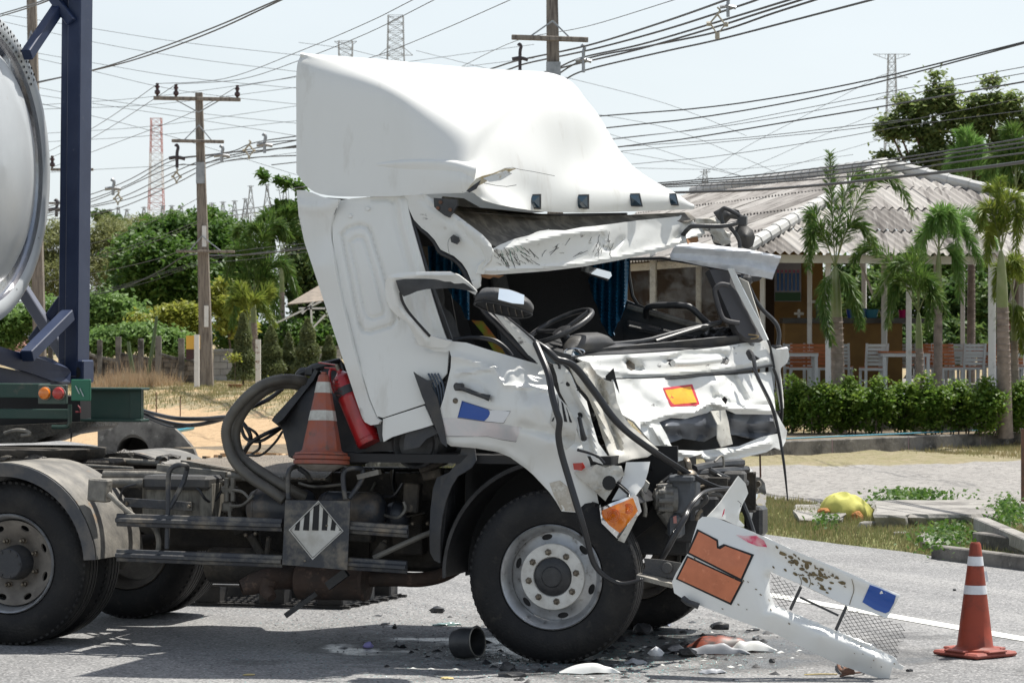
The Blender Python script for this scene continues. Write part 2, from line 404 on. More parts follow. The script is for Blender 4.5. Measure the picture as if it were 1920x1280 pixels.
def asphalt():
    m = bpy.data.materials.new('asphalt'); m.use_nodes = True; n = m.node_tree; b = n.nodes['Principled BSDF']
    tcn = n.nodes.new('ShaderNodeTexCoord'); src = tcn.outputs['Object']
    def noise_(sc, det=5, ro=.6, v=src):
        z = n.nodes.new('ShaderNodeTexNoise'); z.inputs['Scale'].default_value = sc; z.inputs['Detail'].default_value = det; z.inputs['Roughness'].default_value = ro
        n.links.new(v, z.inputs['Vector']); return z.outputs['Fac']
    def mr(v, a, b_, c, d):
        r = n.nodes.new('ShaderNodeMapRange'); r.inputs[1].default_value = a; r.inputs[2].default_value = b_; r.inputs[3].default_value = c; r.inputs[4].default_value = d
        n.links.new(v, r.inputs[0]); return r.outputs[0]
    def mix(f, a, b_):
        x = n.nodes.new('ShaderNodeMixRGB')
        for i, v in ((0, f), (1, a), (2, b_)):
            if isinstance(v, (tuple, float)): x.inputs[i].default_value = v
            else: n.links.new(v, x.inputs[i])
        return x.outputs[0]
    rot = n.nodes.new('ShaderNodeMapping'); rot.vector_type = 'TEXTURE'; rot.inputs['Rotation'].default_value = (0, 0, math.atan2(EE[1], EE[0])); n.links.new(src, rot.inputs[0])
    stq = n.nodes.new('ShaderNodeMapping'); stq.inputs['Scale'].default_value = (.10, 1.6, 1); n.links.new(rot.outputs[0], stq.inputs[0])
    base = mix(mr(noise_(1.1), .35, .65, 0, 1), (.185, .185, .184, 1), (.235, .233, .23, 1))
    base = mix(mr(noise_(1.0, 4, .55, stq.outputs[0]), .5, .68, 0, .75), base, (.31, .305, .295, 1))
    st2 = n.nodes.new('ShaderNodeMapping'); st2.inputs['Scale'].default_value = (.07, 3.1, 1); st2.inputs['Location'].default_value = (4, 9, 0); n.links.new(rot.outputs[0], st2.inputs[0])
    base = mix(mr(noise_(1.0, 5, .6, st2.outputs[0]), .54, .72, 0, .55), base, (.09, .09, .092, 1))
    base = mix(mr(noise_(.35, 3, .5), .52, .56, 0, .22), base, (.12, .118, .115, 1))
    vo = n.nodes.new('ShaderNodeTexVoronoi'); vo.inputs['Scale'].default_value = 75; n.links.new(src, vo.inputs['Vector'])
    sp = n.nodes.new('ShaderNodeSeparateColor'); n.links.new(vo.outputs['Color'], sp.inputs[0])
    base = mix(mr(sp.outputs[0], .72, .95, 0, .75), base, (.42, .41, .40, 1))
    base = mix(mr(sp.outputs[1], .62, .95, 0, .7), base, (.045, .045, .047, 1))
    base = mix(mr(noise_(9, 6, .7), .6, .72, 0, .35), base, (.07, .068, .065, 1))
    ps = n.nodes.new('ShaderNodeVectorMath'); ps.operation = 'SUBTRACT'; n.links.new(src, ps.inputs[0]); ps.inputs[1].default_value = (.85, 17.3, 0)
    sc_ = n.nodes.new('ShaderNodeVectorMath'); sc_.operation = 'MULTIPLY'; n.links.new(ps.outputs[0], sc_.inputs[0]); sc_.inputs[1].default_value = (.42, .62, 0)
    ln = n.nodes.new('ShaderNodeVectorMath'); ln.operation = 'LENGTH'; n.links.new(sc_.outputs[0], ln.inputs[0])
    ad = n.nodes.new('ShaderNodeMath'); ad.operation = 'ADD'; n.links.new(ln.outputs['Value'], ad.inputs[0]); n.links.new(mr(noise_(1.7, 5, .6), .3, .7, -.55, .55), ad.inputs[1])
    st = mr(ad.outputs[0], .55, .95, 1, 0)
    base = mix(st, base, mix(.42, (.02, .02, .02, 1), base))
    n.links.new(base, b.inputs['Base Color'])
    n.links.new(mr(ad.outputs[0], .35, .7, .3, .85), b.inputs['Roughness'])
    bp = n.nodes.new('ShaderNodeBump'); bp.inputs['Strength'].default_value = .55; bp.inputs['Distance'].default_value = .006
    n.links.new(vo.outputs['Distance'], bp.inputs['Height']); n.links.new(bp.outputs[0], b.inputs['Normal'])
    return m
def groundmat():
    m = bpy.data.materials.new('roadside_ground'); m.use_nodes = True; n = m.node_tree; b = n.nodes['Principled BSDF']; b.inputs['Roughness'].default_value = .95
    b.inputs['Specular IOR Level'].default_value = .1
    tcn = n.nodes.new('ShaderNodeTexCoord'); src = tcn.outputs['Object']
    at = n.nodes.new('ShaderNodeAttribute'); at.attribute_name = 'surf'
    sp = n.nodes.new('ShaderNodeSeparateColor'); n.links.new(at.outputs['Color'], sp.inputs[0])
    def nz_(s, l, h, v0=0, v1=1, det=6):
        z = n.nodes.new('ShaderNodeTexNoise'); z.inputs['Scale'].default_value = s; z.inputs['Detail'].default_value = det; z.inputs['Roughness'].default_value = .68
        n.links.new(src, z.inputs['Vector'])
        r = n.nodes.new('ShaderNodeMapRange'); r.inputs[1].default_value = l; r.inputs[2].default_value = h; r.inputs[3].default_value = v0; r.inputs[4].default_value = v1
        n.links.new(z.outputs['Fac'], r.inputs[0]); return r.outputs[0]
    def mix(f, a, b_):
        x = n.nodes.new('ShaderNodeMixRGB')
        for i, v in ((0, f), (1, a), (2, b_)):
            if isinstance(v, (tuple, float)): x.inputs[i].default_value = v
            else: n.links.new(v, x.inputs[i])
        return x.outputs[0]
    dry = mix(nz_(3, .4, .6), (.29, .25, .17, 1), (.23, .21, .12, 1)); dry = mix(nz_(14, .5, .7), dry, (.16, .13, .07, 1))
    green = mix(nz_(5, .4, .62), (.14, .16, .06, 1), (.25, .23, .11, 1)); green = mix(nz_(20, .52, .68), green, (.07, .09, .03, 1))
    sand = mix(nz_(2.5, .35, .65), (.47, .335, .205, 1), (.42, .30, .18, 1)); sand = mix(nz_(11, .56, .7), sand, (.25, .17, .10, 1))
    grav = mix(nz_(1.3, .35, .65), (.26, .25, .235, 1), (.32, .305, .285, 1))
    vo = n.nodes.new('ShaderNodeTexVoronoi'); vo.inputs['Scale'].default_value = 18; n.links.new(src, vo.inputs['Vector'])
    s2 = n.nodes.new('ShaderNodeSeparateColor'); n.links.new(vo.outputs['Color'], s2.inputs[0])
    r = n.nodes.new('ShaderNodeMapRange'); r.inputs[1].default_value = .6; r.inputs[2].default_value = .95; n.links.new(s2.outputs[0], r.inputs[0])
    grav = mix(r.outputs[0], grav, (.2, .19, .18, 1)); grav = mix(nz_(24, .55, .7), grav, (.38, .365, .345, 1))
    def soft(chan, w=.35):
        a = n.nodes.new('ShaderNodeMath'); a.operation = 'ADD'; n.links.new(chan, a.inputs[0]); n.links.new(nz_(2.2, .3, .7, -w, w, 8), a.inputs[1])
        q = n.nodes.new('ShaderNodeMapRange'); q.inputs[1].default_value = .4; q.inputs[2].default_value = .6; n.links.new(a.outputs[0], q.inputs[0]); return q.outputs[0]
    c = mix(soft(sp.outputs[2]), dry, green); c = mix(soft(sp.outputs[0]), c, sand); c = mix(soft(sp.outputs[1], .3), c, grav)
    n.links.new(c, b.inputs['Base Color'])
    z = n.nodes.new('ShaderNodeTexNoise'); z.inputs['Scale'].default_value = 9; z.inputs['Detail'].default_value = 9; n.links.new(src, z.inputs['Vector'])
    bp = n.nodes.new('ShaderNodeBump'); bp.inputs['Strength'].default_value = .8; bp.inputs['Distance'].default_value = .06
    n.links.new(z.outputs['Fac'], bp.inputs['Height']); n.links.new(bp.outputs[0], b.inputs['Normal'])
    return m
def grid_axis(lo, hi, step, far_lo, far_hi, g=1.22):
    a = list(np.arange(lo, hi + 1e-6, step)); s = step; x = a[-1]
    while x < far_hi: s *= g; x += s; a.append(x)
    s = step; x = a[0]; pre = []
    while x > far_lo: s *= g; x -= s; pre.append(x)
    return np.array(pre[::-1] + a)
xs = grid_axis(-22, 26, .35, -3500, 3500); ys = grid_axis(14, 78, .35, -60, 5000)
GX, GY = np.meshgrid(xs, ys); GZ = gh(GX, GY)
nx, ny = len(xs), len(ys)
idx = np.arange(nx * ny).reshape(ny, nx)
Q = np.stack([idx[:-1, :-1].ravel(), idx[:-1, 1:].ravel(), idx[1:, 1:].ravel(), idx[1:, :-1].ravel()], 1)
MG = groundmat()
ground = mesh_np('ground', np.stack([GX.ravel(), GY.ravel(), GZ.ravel()], 1), Q, MG, kind='structure', smooth=True)
qq, pp = qp(GX.ravel(), GY.ravel())
leftbank = sm(pp, 16, 21)
sandm = leftbank * np.maximum(1 - sm(qq, 2.8, 4.8), .42)
gravm = (1 - leftbank) * sm(qq, 2.0, 3.2) * (1 - sm(qq, 13.5, 15.5)) * (1 - sm(pp, 11.5, 13.5))
greenm = leftbank * sm(qq, 3.2, 4.5) * .12 + (1 - leftbank) * (1 - sm(qq, 1.9, 2.8)) * .42 + .25
ca = ground.data.color_attributes.new('surf', 'FLOAT_COLOR', 'POINT')
ca.data.foreach_set('color', np.stack([sandm, gravm, greenm, np.ones_like(qq)], 1).astype(np.float32).ravel())
MR = asphalt()
ps_ = np.concatenate([np.arange(-40, 40, .25), np.geomspace(40.5, 900, 60)])
edge = np.array([.10 * noise.noise(Vector((p * .6, 3, 0))) + .05 * noise.noise(Vector((p * 3, 9, 0))) for p in ps_])
rv = [RP(.0 + e, p, .0) for p, e in zip(ps_, edge)] + [RP(-60, p, .0) for p in ps_]
nn_ = len(ps_)
mb = MB(); mb.add(rv, [(i, i + 1, nn_ + i + 1, nn_ + i) for i in range(nn_ - 1)])
road = mb.build('road', MR, kind='structure', origin=(0, 0, 0))
paint = mat('road_paint', srgb('D9D9D2'), .7, col2=(.42, .42, .40), sc=9, lo=.52, hi=.66, bump=.3, bsc=60)
mb = MB()
for p0, p1 in [(-30, 60)]:
    pts = np.arange(p0, p1, .4)
    a = [RP(-3.18 + .012 * noise.noise(Vector((p * 4, 1, 0))), p, .004) for p in pts]; b = [RP(-3.02 + .012 * noise.noise(Vector((p * 4, 5, 0))), p, .004) for p in pts]
    n_ = len(pts); mb.add(a + b, [(i, n_ + i, n_ + i + 1, i + 1) for i in range(n_ - 1)])
mb.build('lane_line', paint, kind='structure', origin=(0, 0, 0))
concrete = mat('weathered_concrete', (.30, .285, .26), .9, col2=(.13, .12, .11), sc=1.7, lo=.45, hi=.65, dirt=(.42, .40, .36), dsc=5, dlo=.58, dhi=.72, bump=.6, bsc=22)
conc_dark = mat('black_stained_concrete', (.20, .185, .165), .92, col2=(.065, .06, .055), sc=2.1, lo=.42, hi=.6, dirt=(.34, .32, .28), dsc=7, dlo=.6, dhi=.7, bump=.6, bsc=18)
pole_conc = mat('pole_concrete', (.26, .225, .19), .9, col2=(.12, .10, .085), sc=4, lo=.45, hi=.65, stretch=(6, 6, .6), bump=.4, bsc=20)
galv = mat('galvanised_steel', (.36, .37, .38), .45, .7, col2=(.25, .26, .27), sc=8)
wiremat = mat('black_cable', (.025, .026, .03), .5)
rust = mat('rusty_iron', (.16, .075, .045), .8, col2=(.08, .05, .035), sc=12)
white_post = mat('white_painted_post', (.72, .71, .68), .6, col2=(.5, .48, .44), sc=6, lo=.55, hi=.75)
def rock(name, c, size, m, seed, label, cat, group=None, flat=.5, n=2, rotz=0.0):
    rr = random.Random(seed); import bmesh
    bm = bmesh.new(); bmesh.ops.create_icosphere(bm, subdivisions=n, radius=1)
    for v in bm.verts:
        d = v.co.normalized(); k = 1 + .28 * noise.noise(d * 1.6 + Vector((seed * 3.1, 0, 0))) + .12 * noise.noise(d * 4 + Vector((seed, 7, 0)))
        co = d * k; co.z = max(-.5, min(.62 + .1 * noise.noise(d * 3), co.z)); v.co = co
        x, y = v.co.x * size[0], v.co.y * size[1]; v.co = Vector((x * math.cos(rotz) - y * math.sin(rotz), x * math.sin(rotz) + y * math.cos(rotz), v.co.z * size[2]))
    mb = MB(); mb.add([Vector(c) + v.co for v in bm.verts], [tuple(v.index for v in f.verts) for f in bm.faces]); bm.free()
    return mb.build(name, m, origin=c, smooth=True, angle=28, label=label, cat=cat, group=group)
def slab(px0, px1, py0, py1, z0, h, seed, name, label, cat, m=concrete, yx=None):
    rr = random.Random(seed); pts = []
    a = G(px0, py1); b = G(px1, py1); c = G(px1, py0); d = G(px0, py0)
    def edge_(p, q, k, amp): return [p.lerp(q, i / k) + Vector((rr.uniform(-amp, amp), rr.uniform(-amp * 2, amp * 2), 0)) for i in range(k)]
    poly = edge_(a, b, 9, .05) + edge_(b, c, 4, .05) + edge_(c, d, 9, .05) + edge_(d, a, 4, .05)
    n = len(poly); cen = sum(poly, Vector()) / n
    top = [p.lerp(cen, .03) + Vector((0, 0, z0 + h + .02 * noise.noise(p * 2))) for p in poly]
    mid = [p + Vector((0, 0, z0 + h * .82)) + Vector((rr.uniform(-.03, .03),) * 2 + (0,)) for p in poly]
    bot = [p.lerp(cen, .1) + Vector((0, 0, z0)) for p in poly]
    mb = MB(); mb.add(top + mid + bot, [tuple(range(n))] + [(i, i + n, (i + 1) % n + n, (i + 1) % n) for i in range(n)] + [(i + n, i + 2 * n, (i + 1) % n + 2 * n, (i + 1) % n + n) for i in range(n)])
    return mb.build(name, m, label=label, cat=cat)
slab(1640, 1868, 966, 996, -.02, .19, 3, 'concrete_slab', 'broken grey concrete slab lying on the verge right of the yellow sack', 'slab')
slab(1495, 1580, 962, 990, -.02, .12, 5, 'concrete_slab', 'small pale broken slab under the left end of the yellow sack', 'slab')
slab(1730, 1812, 1013, 1030, -.02, .10, 8, 'concrete_slab', 'half buried grey slab in the creeper below the larger slab', 'slab')
for i, (px, py, sz, lb) in enumerate([(1630, 993, .11, 'grey stone at the right foot of the yellow sack'), (1652, 990, .09, 'small stone between the yellow sack and the broken slab'), (1690, 1010, .08, 'stone in the creeper below the broken slab'), (1903, 960, .17, 'pale boulder at the foot of the rusty pipe by the right edge')]):
    c = G(px, py); c.z = .03; rock('stone', c, (sz, sz * .8, sz * .8), concrete, 20 + i, lb, 'stone')
mb = MB(); a = G(1838, 1020); b = G(1925, 1066)
mb.bar(a + Vector((0, 0, .19)), b + Vector((.2, -.2, .12)), .13, .12, bev=.01)
mb.build('concrete_beam', concrete, label='long pale concrete beam leaning across the open drain behind the cone', cat='beam')
mb = MB()
p0 = G(1756, 1046); p1 = G(1940, 1070)
mb.bar(p0 + Vector((0, .0, .05)), p1 + Vector((0, 0, .05)), .12, .13, bev=.01)
mb.bar(p0 + Vector((.5, .85, .10)), p1 + Vector((.2, 1.2, .10)), .12, .14, bev=.01)
mb.build('drain_kerb', conc_dark, label='dark edges of the open concrete drain at the road edge behind the cone', cat='drain')
def blob_mb(c, rad, seed, n=4, amp=.16, fr=1.4, rot=0, zmin=-.45):
    import bmesh
    bm = bmesh.new(); bmesh.ops.create_icosphere(bm, subdivisions=n, radius=1)
    for v in bm.verts:
        d = v.co.normalized(); k = 1 + amp * noise.noise(d * fr + Vector((seed, 0, 0))) + amp * .45 * (1 - 2 * abs(noise.noise(d * fr * 2.3 + Vector((seed, 3, 1)))))
        co = d * k; co.z = max(zmin, co.z); x, y = co.x * rad[0], co.y * rad[1]
        v.co = Vector((x * math.cos(rot) - y * math.sin(rot), x * math.sin(rot) + y * math.cos(rot), co.z * rad[2]))
    mb = MB(); mb.add([Vector(c) + v.co for v in bm.verts], [tuple(v.index for v in f.verts) for f in bm.faces]); bm.free(); return mb
ycl = mat('yellow_cloth', (.52, .50, .12), .8, col2=(.42, .40, .09), sc=4, bump=.25, bsc=14)
osk = mat('orange_brown_sacking', (.40, .17, .04), .85, col2=(.25, .10, .03), sc=18, bump=.7, bsc=60)
c = W(1585, 960, 29.6)
rt = thing('covered_sack', (c.x, c.y, 0), 'lumpy sack under a wrinkled yellow cloth on the rubble verge', 'sack')
vs = []; NA, NB = 56, 16
for j in range(NB + 1):
    ph = j / NB * math.pi * .60
    for i in range(NA):
        a = 2 * math.pi * i / NA; fold = 1 + (.11 * math.sin(a * 7 + 1) + .07 * math.sin(a * 13)) * (j / NB) ** 2
        rx, ry, rz = .275, .21, .215
        x = math.sin(ph) * math.cos(a) * rx * fold * (1 + .12 * math.sin(a + .6)); y = math.sin(ph) * math.sin(a) * ry * fold
        z = math.cos(ph) * rz + .035 * (1 - 2.5 * abs(noise.noise(Vector((x * 7, y * 7, 2))))) - .18 * x * (1 if x > 0 else .35)
        vs.append(Vector((c.x + x, c.y + y, c.z - .035 + z + .018 * math.sin(a * 5) * (j / NB) ** 2)))
mb = MB(); mb.add(vs, [(j * NA + i, j * NA + (i + 1) % NA, (j + 1) * NA + (i + 1) % NA, (j + 1) * NA + i) for j in range(NB) for i in range(NA)])
mb.build('cloth', ycl, rt, smooth=True, angle=40)
blob_mb(W(1607, 976, 29.4), (.07, .09, .10), 3).build('sack_end', osk, rt, smooth=True)
blob_mb(W(1546, 958, 29.5), (.07, .08, .035), 5).build('sack_end', osk, rt, smooth=True)
blob_mb(W(1580, 966, 29.7), (.2, .15, .09), 8).build('sack_body', osk, rt, smooth=True)
mb = MB(); b0 = G(1920, 955); b0.z = 0; mb.tube([b0, b0 + Vector((0, 0, .9))], .035, 10)
mb.build('rusty_pipe', rust, smooth=True, label='rusty upright pipe wrapped in creeper at the right edge', cat='pipe')
# ================================================================== CRASHED LORRY
ZZ = Vector((0, 0, 1)); UAX = (U, V, ZZ)
white = mat('lorry_white_paint', (.74, .74, .71), .34, col2=(.66, .66, .62), sc=1.2, lo=.45, hi=.75, dirt=(.40, .36, .29), dsc=6, dlo=.58, dhi=.8, damt=.5, coat=.3, stretch=(1, 1, .3))
white_s = mat('scuffed_white_paint', (.70, .70, .67), .38, col2=(.10, .10, .11), sc=7, lo=.64, hi=.70, dirt=(.45, .42, .36), dsc=14, dlo=.6, dhi=.75, damt=.6, coat=.15, stretch=(1, 1, 2.2))
white_in = mat('dull_white_inner_metal', (.58, .56, .50), .55, col2=(.30, .27, .22), sc=6, lo=.52, hi=.7, dirt=(.10, .09, .08), dsc=16, dlo=.62, dhi=.72)
primer = mat('torn_fibreglass', (.50, .38, .20), .9, col2=(.70, .66, .55), sc=22, bump=.8, bsc=60)
blackp = mat('black_plastic', (.022, .023, .025), .42, col2=(.05, .05, .052), sc=9, bump=.1, bsc=120)
darkgrey = mat('dark_grey_plastic', (.038, .040, .045), .6, col2=(.07, .066, .06), sc=5, bump=.15, bsc=90)
rubber = mat('tyre_rubber', (.011, .011, .012), .6, col2=(.028, .026, .024), sc=5, lo=.45, hi=.7, dirt=(.07, .062, .05), dsc=15, dlo=.6, dhi=.75, damt=.5, bump=.25, bsc=70, spec=.3)
seal = mat('rubber_seal', (.018, .018, .02), .35)
grime = mat('grimy_chassis_metal', (.035, .031, .026), .75, col2=(.085, .07, .053), sc=5, lo=.45, hi=.65, dirt=(.17, .14, .105), dsc=12, dlo=.6, dhi=.72, bump=.4, bsc=40)
dusty = mat('dusty_steel', (.23, .215, .185), .6, .15, col2=(.11, .105, .095), sc=7, lo=.45, hi=.65, dirt=(.16, .08, .035), dsc=9, dlo=.66, dhi=.74, bump=.3, bsc=40)
bluegrey = mat('worn_dark_blue_steel', (.045, .048, .055), .5, .2, col2=(.17, .155, .13), sc=8, lo=.48, hi=.68, dirt=(.24, .20, .15), dsc=5, dlo=.58, dhi=.74, bump=.2, bsc=50)
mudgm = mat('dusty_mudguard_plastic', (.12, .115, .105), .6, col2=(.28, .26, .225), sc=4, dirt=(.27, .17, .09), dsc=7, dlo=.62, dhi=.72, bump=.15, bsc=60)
mudgd = mat('mudguard_dark_side', (.05, .055, .065), .55, col2=(.12, .11, .10), sc=6)  # darker colour puts the shade of the mudguard's side into the lip
rimm = mat('silver_rim_paint', (.46, .47, .48), .36, .6, col2=(.30, .30, .30), sc=9, dirt=(.10, .085, .07), dsc=18, dlo=.58, dhi=.75)
rimd = mat('brown_dusty_rim', (.21, .19, .165), .65, .2, col2=(.13, .115, .10), sc=8, dirt=(.26, .23, .19), dsc=20, dlo=.6, dhi=.75)
whitering = mat('white_wheel_ring', (.68, .67, .63), .5, col2=(.52, .50, .46), sc=12, dirt=(.2, .18, .15), dsc=30, dlo=.66, dhi=.76)
steel = mat('worn_bolt_steel', (.22, .19, .15), .45, .7, col2=(.10, .08, .06), sc=30)
chrome = mat('chrome', (.75, .76, .78), .12, 1.)
orange_l = mat('amber_lens', (.85, .25, .015), .12, col2=(.65, .15, .01), sc=14, coat=.8)
red_l = mat('red_lens', (.45, .03, .02), .2, coat=.6)
glassd = mat('smoked_marker_lens', (.012, .035, .055), .08, coat=1.)
bluest = mat('blue_reflective_sticker', (.008, .075, .36), .3, coat=.3)
silver_st = mat('silver_reflective_strip', (.62, .62, .63), .3, .35, col2=(.72, .66, .66), sc=7)
yellow_st = mat('yellow_reflective_sticker', (.85, .42, .02), .4, col2=(.70, .33, .02), sc=14)
red_st = mat('red_sticker_border', (.52, .03, .05), .5)
orange_st = mat('orange_hazard_plate', (.62, .20, .095), .5, col2=(.54, .17, .08), sc=10, dirt=(.85, .36, .2), dsc=16, dlo=.6, dhi=.8)
blackm = mat('matt_black', (.012, .012, .013), .7)
redp = mat('red_extinguisher_paint', (.38, .012, .015), .3, col2=(.25, .01, .012), sc=8, coat=.5)
brownex = mat('rusted_exhaust', (.075, .048, .036), .8, col2=(.045, .034, .028), sc=6, dirt=(.17, .11, .08), dsc=14, bump=.3, bsc=40)
hosem = mat('ribbed_air_hose', (.085, .078, .066), .5, col2=(.13, .12, .10), sc=6)
fabric = mat('dark_grey_fabric', (.07, .07, .073), .9, bump=.3, bsc=160)
beige = mat('beige_cab_lining', (.42, .34, .25), .8)
curtainm = mat('petrol_blue_curtain', (.006, .10, .20), .55, col2=(.005, .07, .15), sc=5)
roofin = mat('brown_grey_roof_lining', (.13, .12, .105), .9, col2=(.24, .22, .19), sc=3, lo=.45, hi=.6, stretch=(1.2, 5, 5), bump=.2, bsc=20)
checker = mat('dusty_checker_plate', (.27, .23, .18), .7, .1, col2=(.19, .16, .13), sc=3, bump=.9, bsc=70, vor=True)
mirrorg = mat('mirror_glass', (.8, .82, .85), .03, 1.)
truck = thing('crashed_lorry', (F0.x, F0.y, 0), 'white lorry tractor with a crushed cab and large roof deflector', 'lorry')
def P_(name, mb, m, parent=truck, **k): return mb.build(name, m, parent, **k)
def tyre_mb(c, ax, r=.507, w=.275, dr=0.0):
    g = .014
    prof = [(.045, .292), (.012, .315), (-.002, .36), (-.004, .40), (.004, .44), (.022, .475), (.040, .492), (.052, r - .003), (.06, r)]
    x = .06
    for k in range(3):
        e = .06 + (w - .12) * (k + .75) / 3.5; prof += [(e, r + .002), (e + .003, r - g), (e + .012, r - g), (e + .015, r + .002)]
    prof += [(w - .06, r), (w - .05, r - .004), (w - .03, .485), (w - .006, .44), (w + .002, .38), (w - .01, .32), (w - .045, .292)]
    mb = MB(); mb.lathe(c, ax, prof, 96, caps=False)
    for k in range(72):
        a = 2 * math.pi * k / 72; d = U * math.cos(a) + ZZ * math.sin(a); t = ax.cross(d)
        mb.box(Vector(c) + d * (r - .0125) + ax * .045, (.022, .016, .016), ax=(t, ax, d))
    return mb
def disc_ring(c, r0, r1, d0, d1, holes, mhole_r, hr, ax, n=72, thick=.012):
    """conical annulus with real oval holes; ax points away from the viewer side, d is depth"""
    outl = ell(0, 0, r1 * 1000, r1 * 1000, n); inner = ell(0, 0, r0 * 1000, r0 * 1000, 40)
    hs = [inner] + [ell(mhole_r * 1000 * math.cos(a), mhole_r * 1000 * math.sin(a), hr[0] * 1000, hr[1] * 1000, 14, rot=a) for a in holes]
    def pr(x, y, s):
        x /= 1000; y /= 1000; r = math.hypot(x, y); t = (r - r0) / (r1 - r0)
        t = t * t * (3 - 2 * t)
        return Vector(c) + U * x - ZZ * y + ax * (d0 + (d1 - d0) * t)
    return panel(outl, [(0, 0, 0)], step=14, thick=thick, holes=hs, proj=pr)
def front_wheel(c, ax, par):
    wh = tyre_mb(c, ax).build('wheel', rubber, par, smooth=True, angle=30)
    mb = MB(); mb.lathe(c, ax, [(.055, .262), (.03, .280), (.012, .292), (.004, .300), (.012, .307), (.035, .303), (.05, .294), (.10, .285), (.10, .262), (.07, .258)], 72, closed=True)
    mb.build('rim', rimm, wh, smooth=True)
    disc_ring(c, .10, .262, .055, .105, [R(18 + 60 * k) for k in range(6)], .232, (.017, .033), ax).build('rim_disc', rimm, wh, smooth=True)
    mb = MB(); mb.lathe(c, ax, [(.05, .114), (.042, .118), (.042, .19), (.05, .195), (.06, .195), (.06, .114)], 64, closed=True)
    mb.build('nut_ring', whitering, wh, smooth=True)
    mb = MB(); mb.lathe(c, ax, [(.02, .0), (.022, .055), (.03, .063), (.034, .09), (.05, .112), (.08, .113)], 40); mb.build('hub', blackp, wh, smooth=True)
    for k in range(8):
        a = R(10 + 45 * k); d = U * math.cos(a) + ZZ * math.sin(a)
        mb = MB(); mb.lathe(Vector(c) + d * .145, ax, [(.018, .004), (.018, .009), (.022, .012), (.026, .0165), (.04, .0165), (.041, .021), (.043, .021)], 6); mb.build('wheel_nut', steel, wh)
    mb = MB(); mb.lathe(c, ax, [(.11, .25), (.22, .25), (.22, .05), (.11, .05)], 24); mb.build('brake_drum', blackm, wh)
    return wh
fc = T(1032, 1083, 0); fc.z = .503
front_wheel(fc, V, truck)
def rear_wheel(c, ax, par):
    wh = tyre_mb(c, ax).build('wheel', rubber, par, smooth=True, angle=30)
    mb = MB(); mb.lathe(c, ax, [(.10, .27), (.03, .283), (.008, .292), (.0, .302), (.012, .308), (.04, .30), (.06, .29), (.20, .275), (.20, .25), (.12, .255)], 72, closed=True)
    mb.build('rim', rimm, wh, smooth=True)
    disc_ring(c, .09, .262, .145, .075, [R(20 + 45 * k) for k in range(8)], .225, (.019, .03), ax).build('rim_disc', rimd, wh, smooth=True)
    mb = MB(); mb.lathe(c, ax, [(.0, .0), (.0, .088), (.006, .094), (.07, .098), (.09, .105), (.15, .108)], 40); mb.build('hub', darkgrey, wh, smooth=True)
    for k in range(8):
        a = R(25 + 45 * k); d = U * math.cos(a) + ZZ * math.sin(a)
        mb = MB(); mb.lathe(Vector(c) + d * .145, ax, [(.075, .008), (.09, .010), (.095, .017), (.12, .017), (.121, .022), (.13, .022)], 6); mb.build('wheel_nut', steel, wh)
    for k in range(8):
        a = R(40 * k); d = U * math.cos(a) + ZZ * math.sin(a)
        mb = MB(); mb.lathe(Vector(c) + d * .08, ax, [(-.006, .006), (-.006, .009), (.02, .01)], 6); mb.build('hub_bolt', blackp, wh)
    mb = MB(); mb.lathe(c, ax, [(.16, .25), (.4, .25), (.4, .05), (.16, .05)], 24); mb.build('brake_drum', blackm, wh)
    return wh
rc = T(14, 1051, .0); rc.z = .505
rear_wheel(rc, V, truck)
for s_ in (.32,):
    tyre_mb(rc + V * s_, V).build('wheel', rubber, truck, smooth=True, angle=30)
for c_, s_ in ((fc, 2.02), (rc, 1.76), (rc, 2.08)):
    w_ = tyre_mb(c_ + V * s_, V).build('wheel', rubber, truck, smooth=True, angle=30)
    mb = MB(); mb.lathe(c_ + V * s_, V, [(.03, .29), (.01, .30), (.03, .31), (.09, .285), (.2, .27), (.2, .08), (.17, .08), (.17, .25), (.08, .262)], 48, closed=True); mb.build('rim', rimd, w_, smooth=True)
def arc_guard(c, r, a0, a1, s0, s1, m, name, lip=.05, parent=truck, n=30, m2=None):
    rows = []
    for i in range(n + 1):
        a = R(a0 + (a1 - a0) * i / n); d = U * math.cos(a) + ZZ * math.sin(a)
        rows.append([c + d * r + V * s for s in (s0, s0 + .02, (s0 + s1) / 2, s1)])
    o = lat_mb(np.array([[list(p) for p in q] for q in rows]), thick=.006).build(name, m, parent, smooth=True)
    rows = []
    for i in range(n + 1):
        a = R(a0 + (a1 - a0) * i / n); d = U * math.cos(a) + ZZ * math.sin(a)
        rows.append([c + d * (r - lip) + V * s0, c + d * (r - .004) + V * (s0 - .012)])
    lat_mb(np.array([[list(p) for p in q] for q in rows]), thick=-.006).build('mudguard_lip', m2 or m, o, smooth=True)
    return o
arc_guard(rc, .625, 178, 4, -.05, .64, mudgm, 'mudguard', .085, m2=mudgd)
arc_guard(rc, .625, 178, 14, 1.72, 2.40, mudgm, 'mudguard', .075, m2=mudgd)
for s_ in (.78, 1.62):
    mb = MB(); mb.box(A(-1.62, s_, .93), (5.0, .012, .25), ax=UAX); mb.box(A(-1.62, s_ + (.035 if s_ < 1 else -.035), 1.05), (5.0, .08, .01), ax=UAX); mb.box(A(-1.62, s_ + (.035 if s_ < 1 else -.035), .81), (5.0, .08, .01), ax=UAX)
    P_('frame_rail', mb, grime)
for a_ in (-3.9, -2.9, -2.1, -1.2, -.3, .6):
    mb = MB(); mb.box(A(a_, 1.2, .93), (.10, .82, .16), ax=UAX, bev=.01); P_('cross_member', mb, grime)
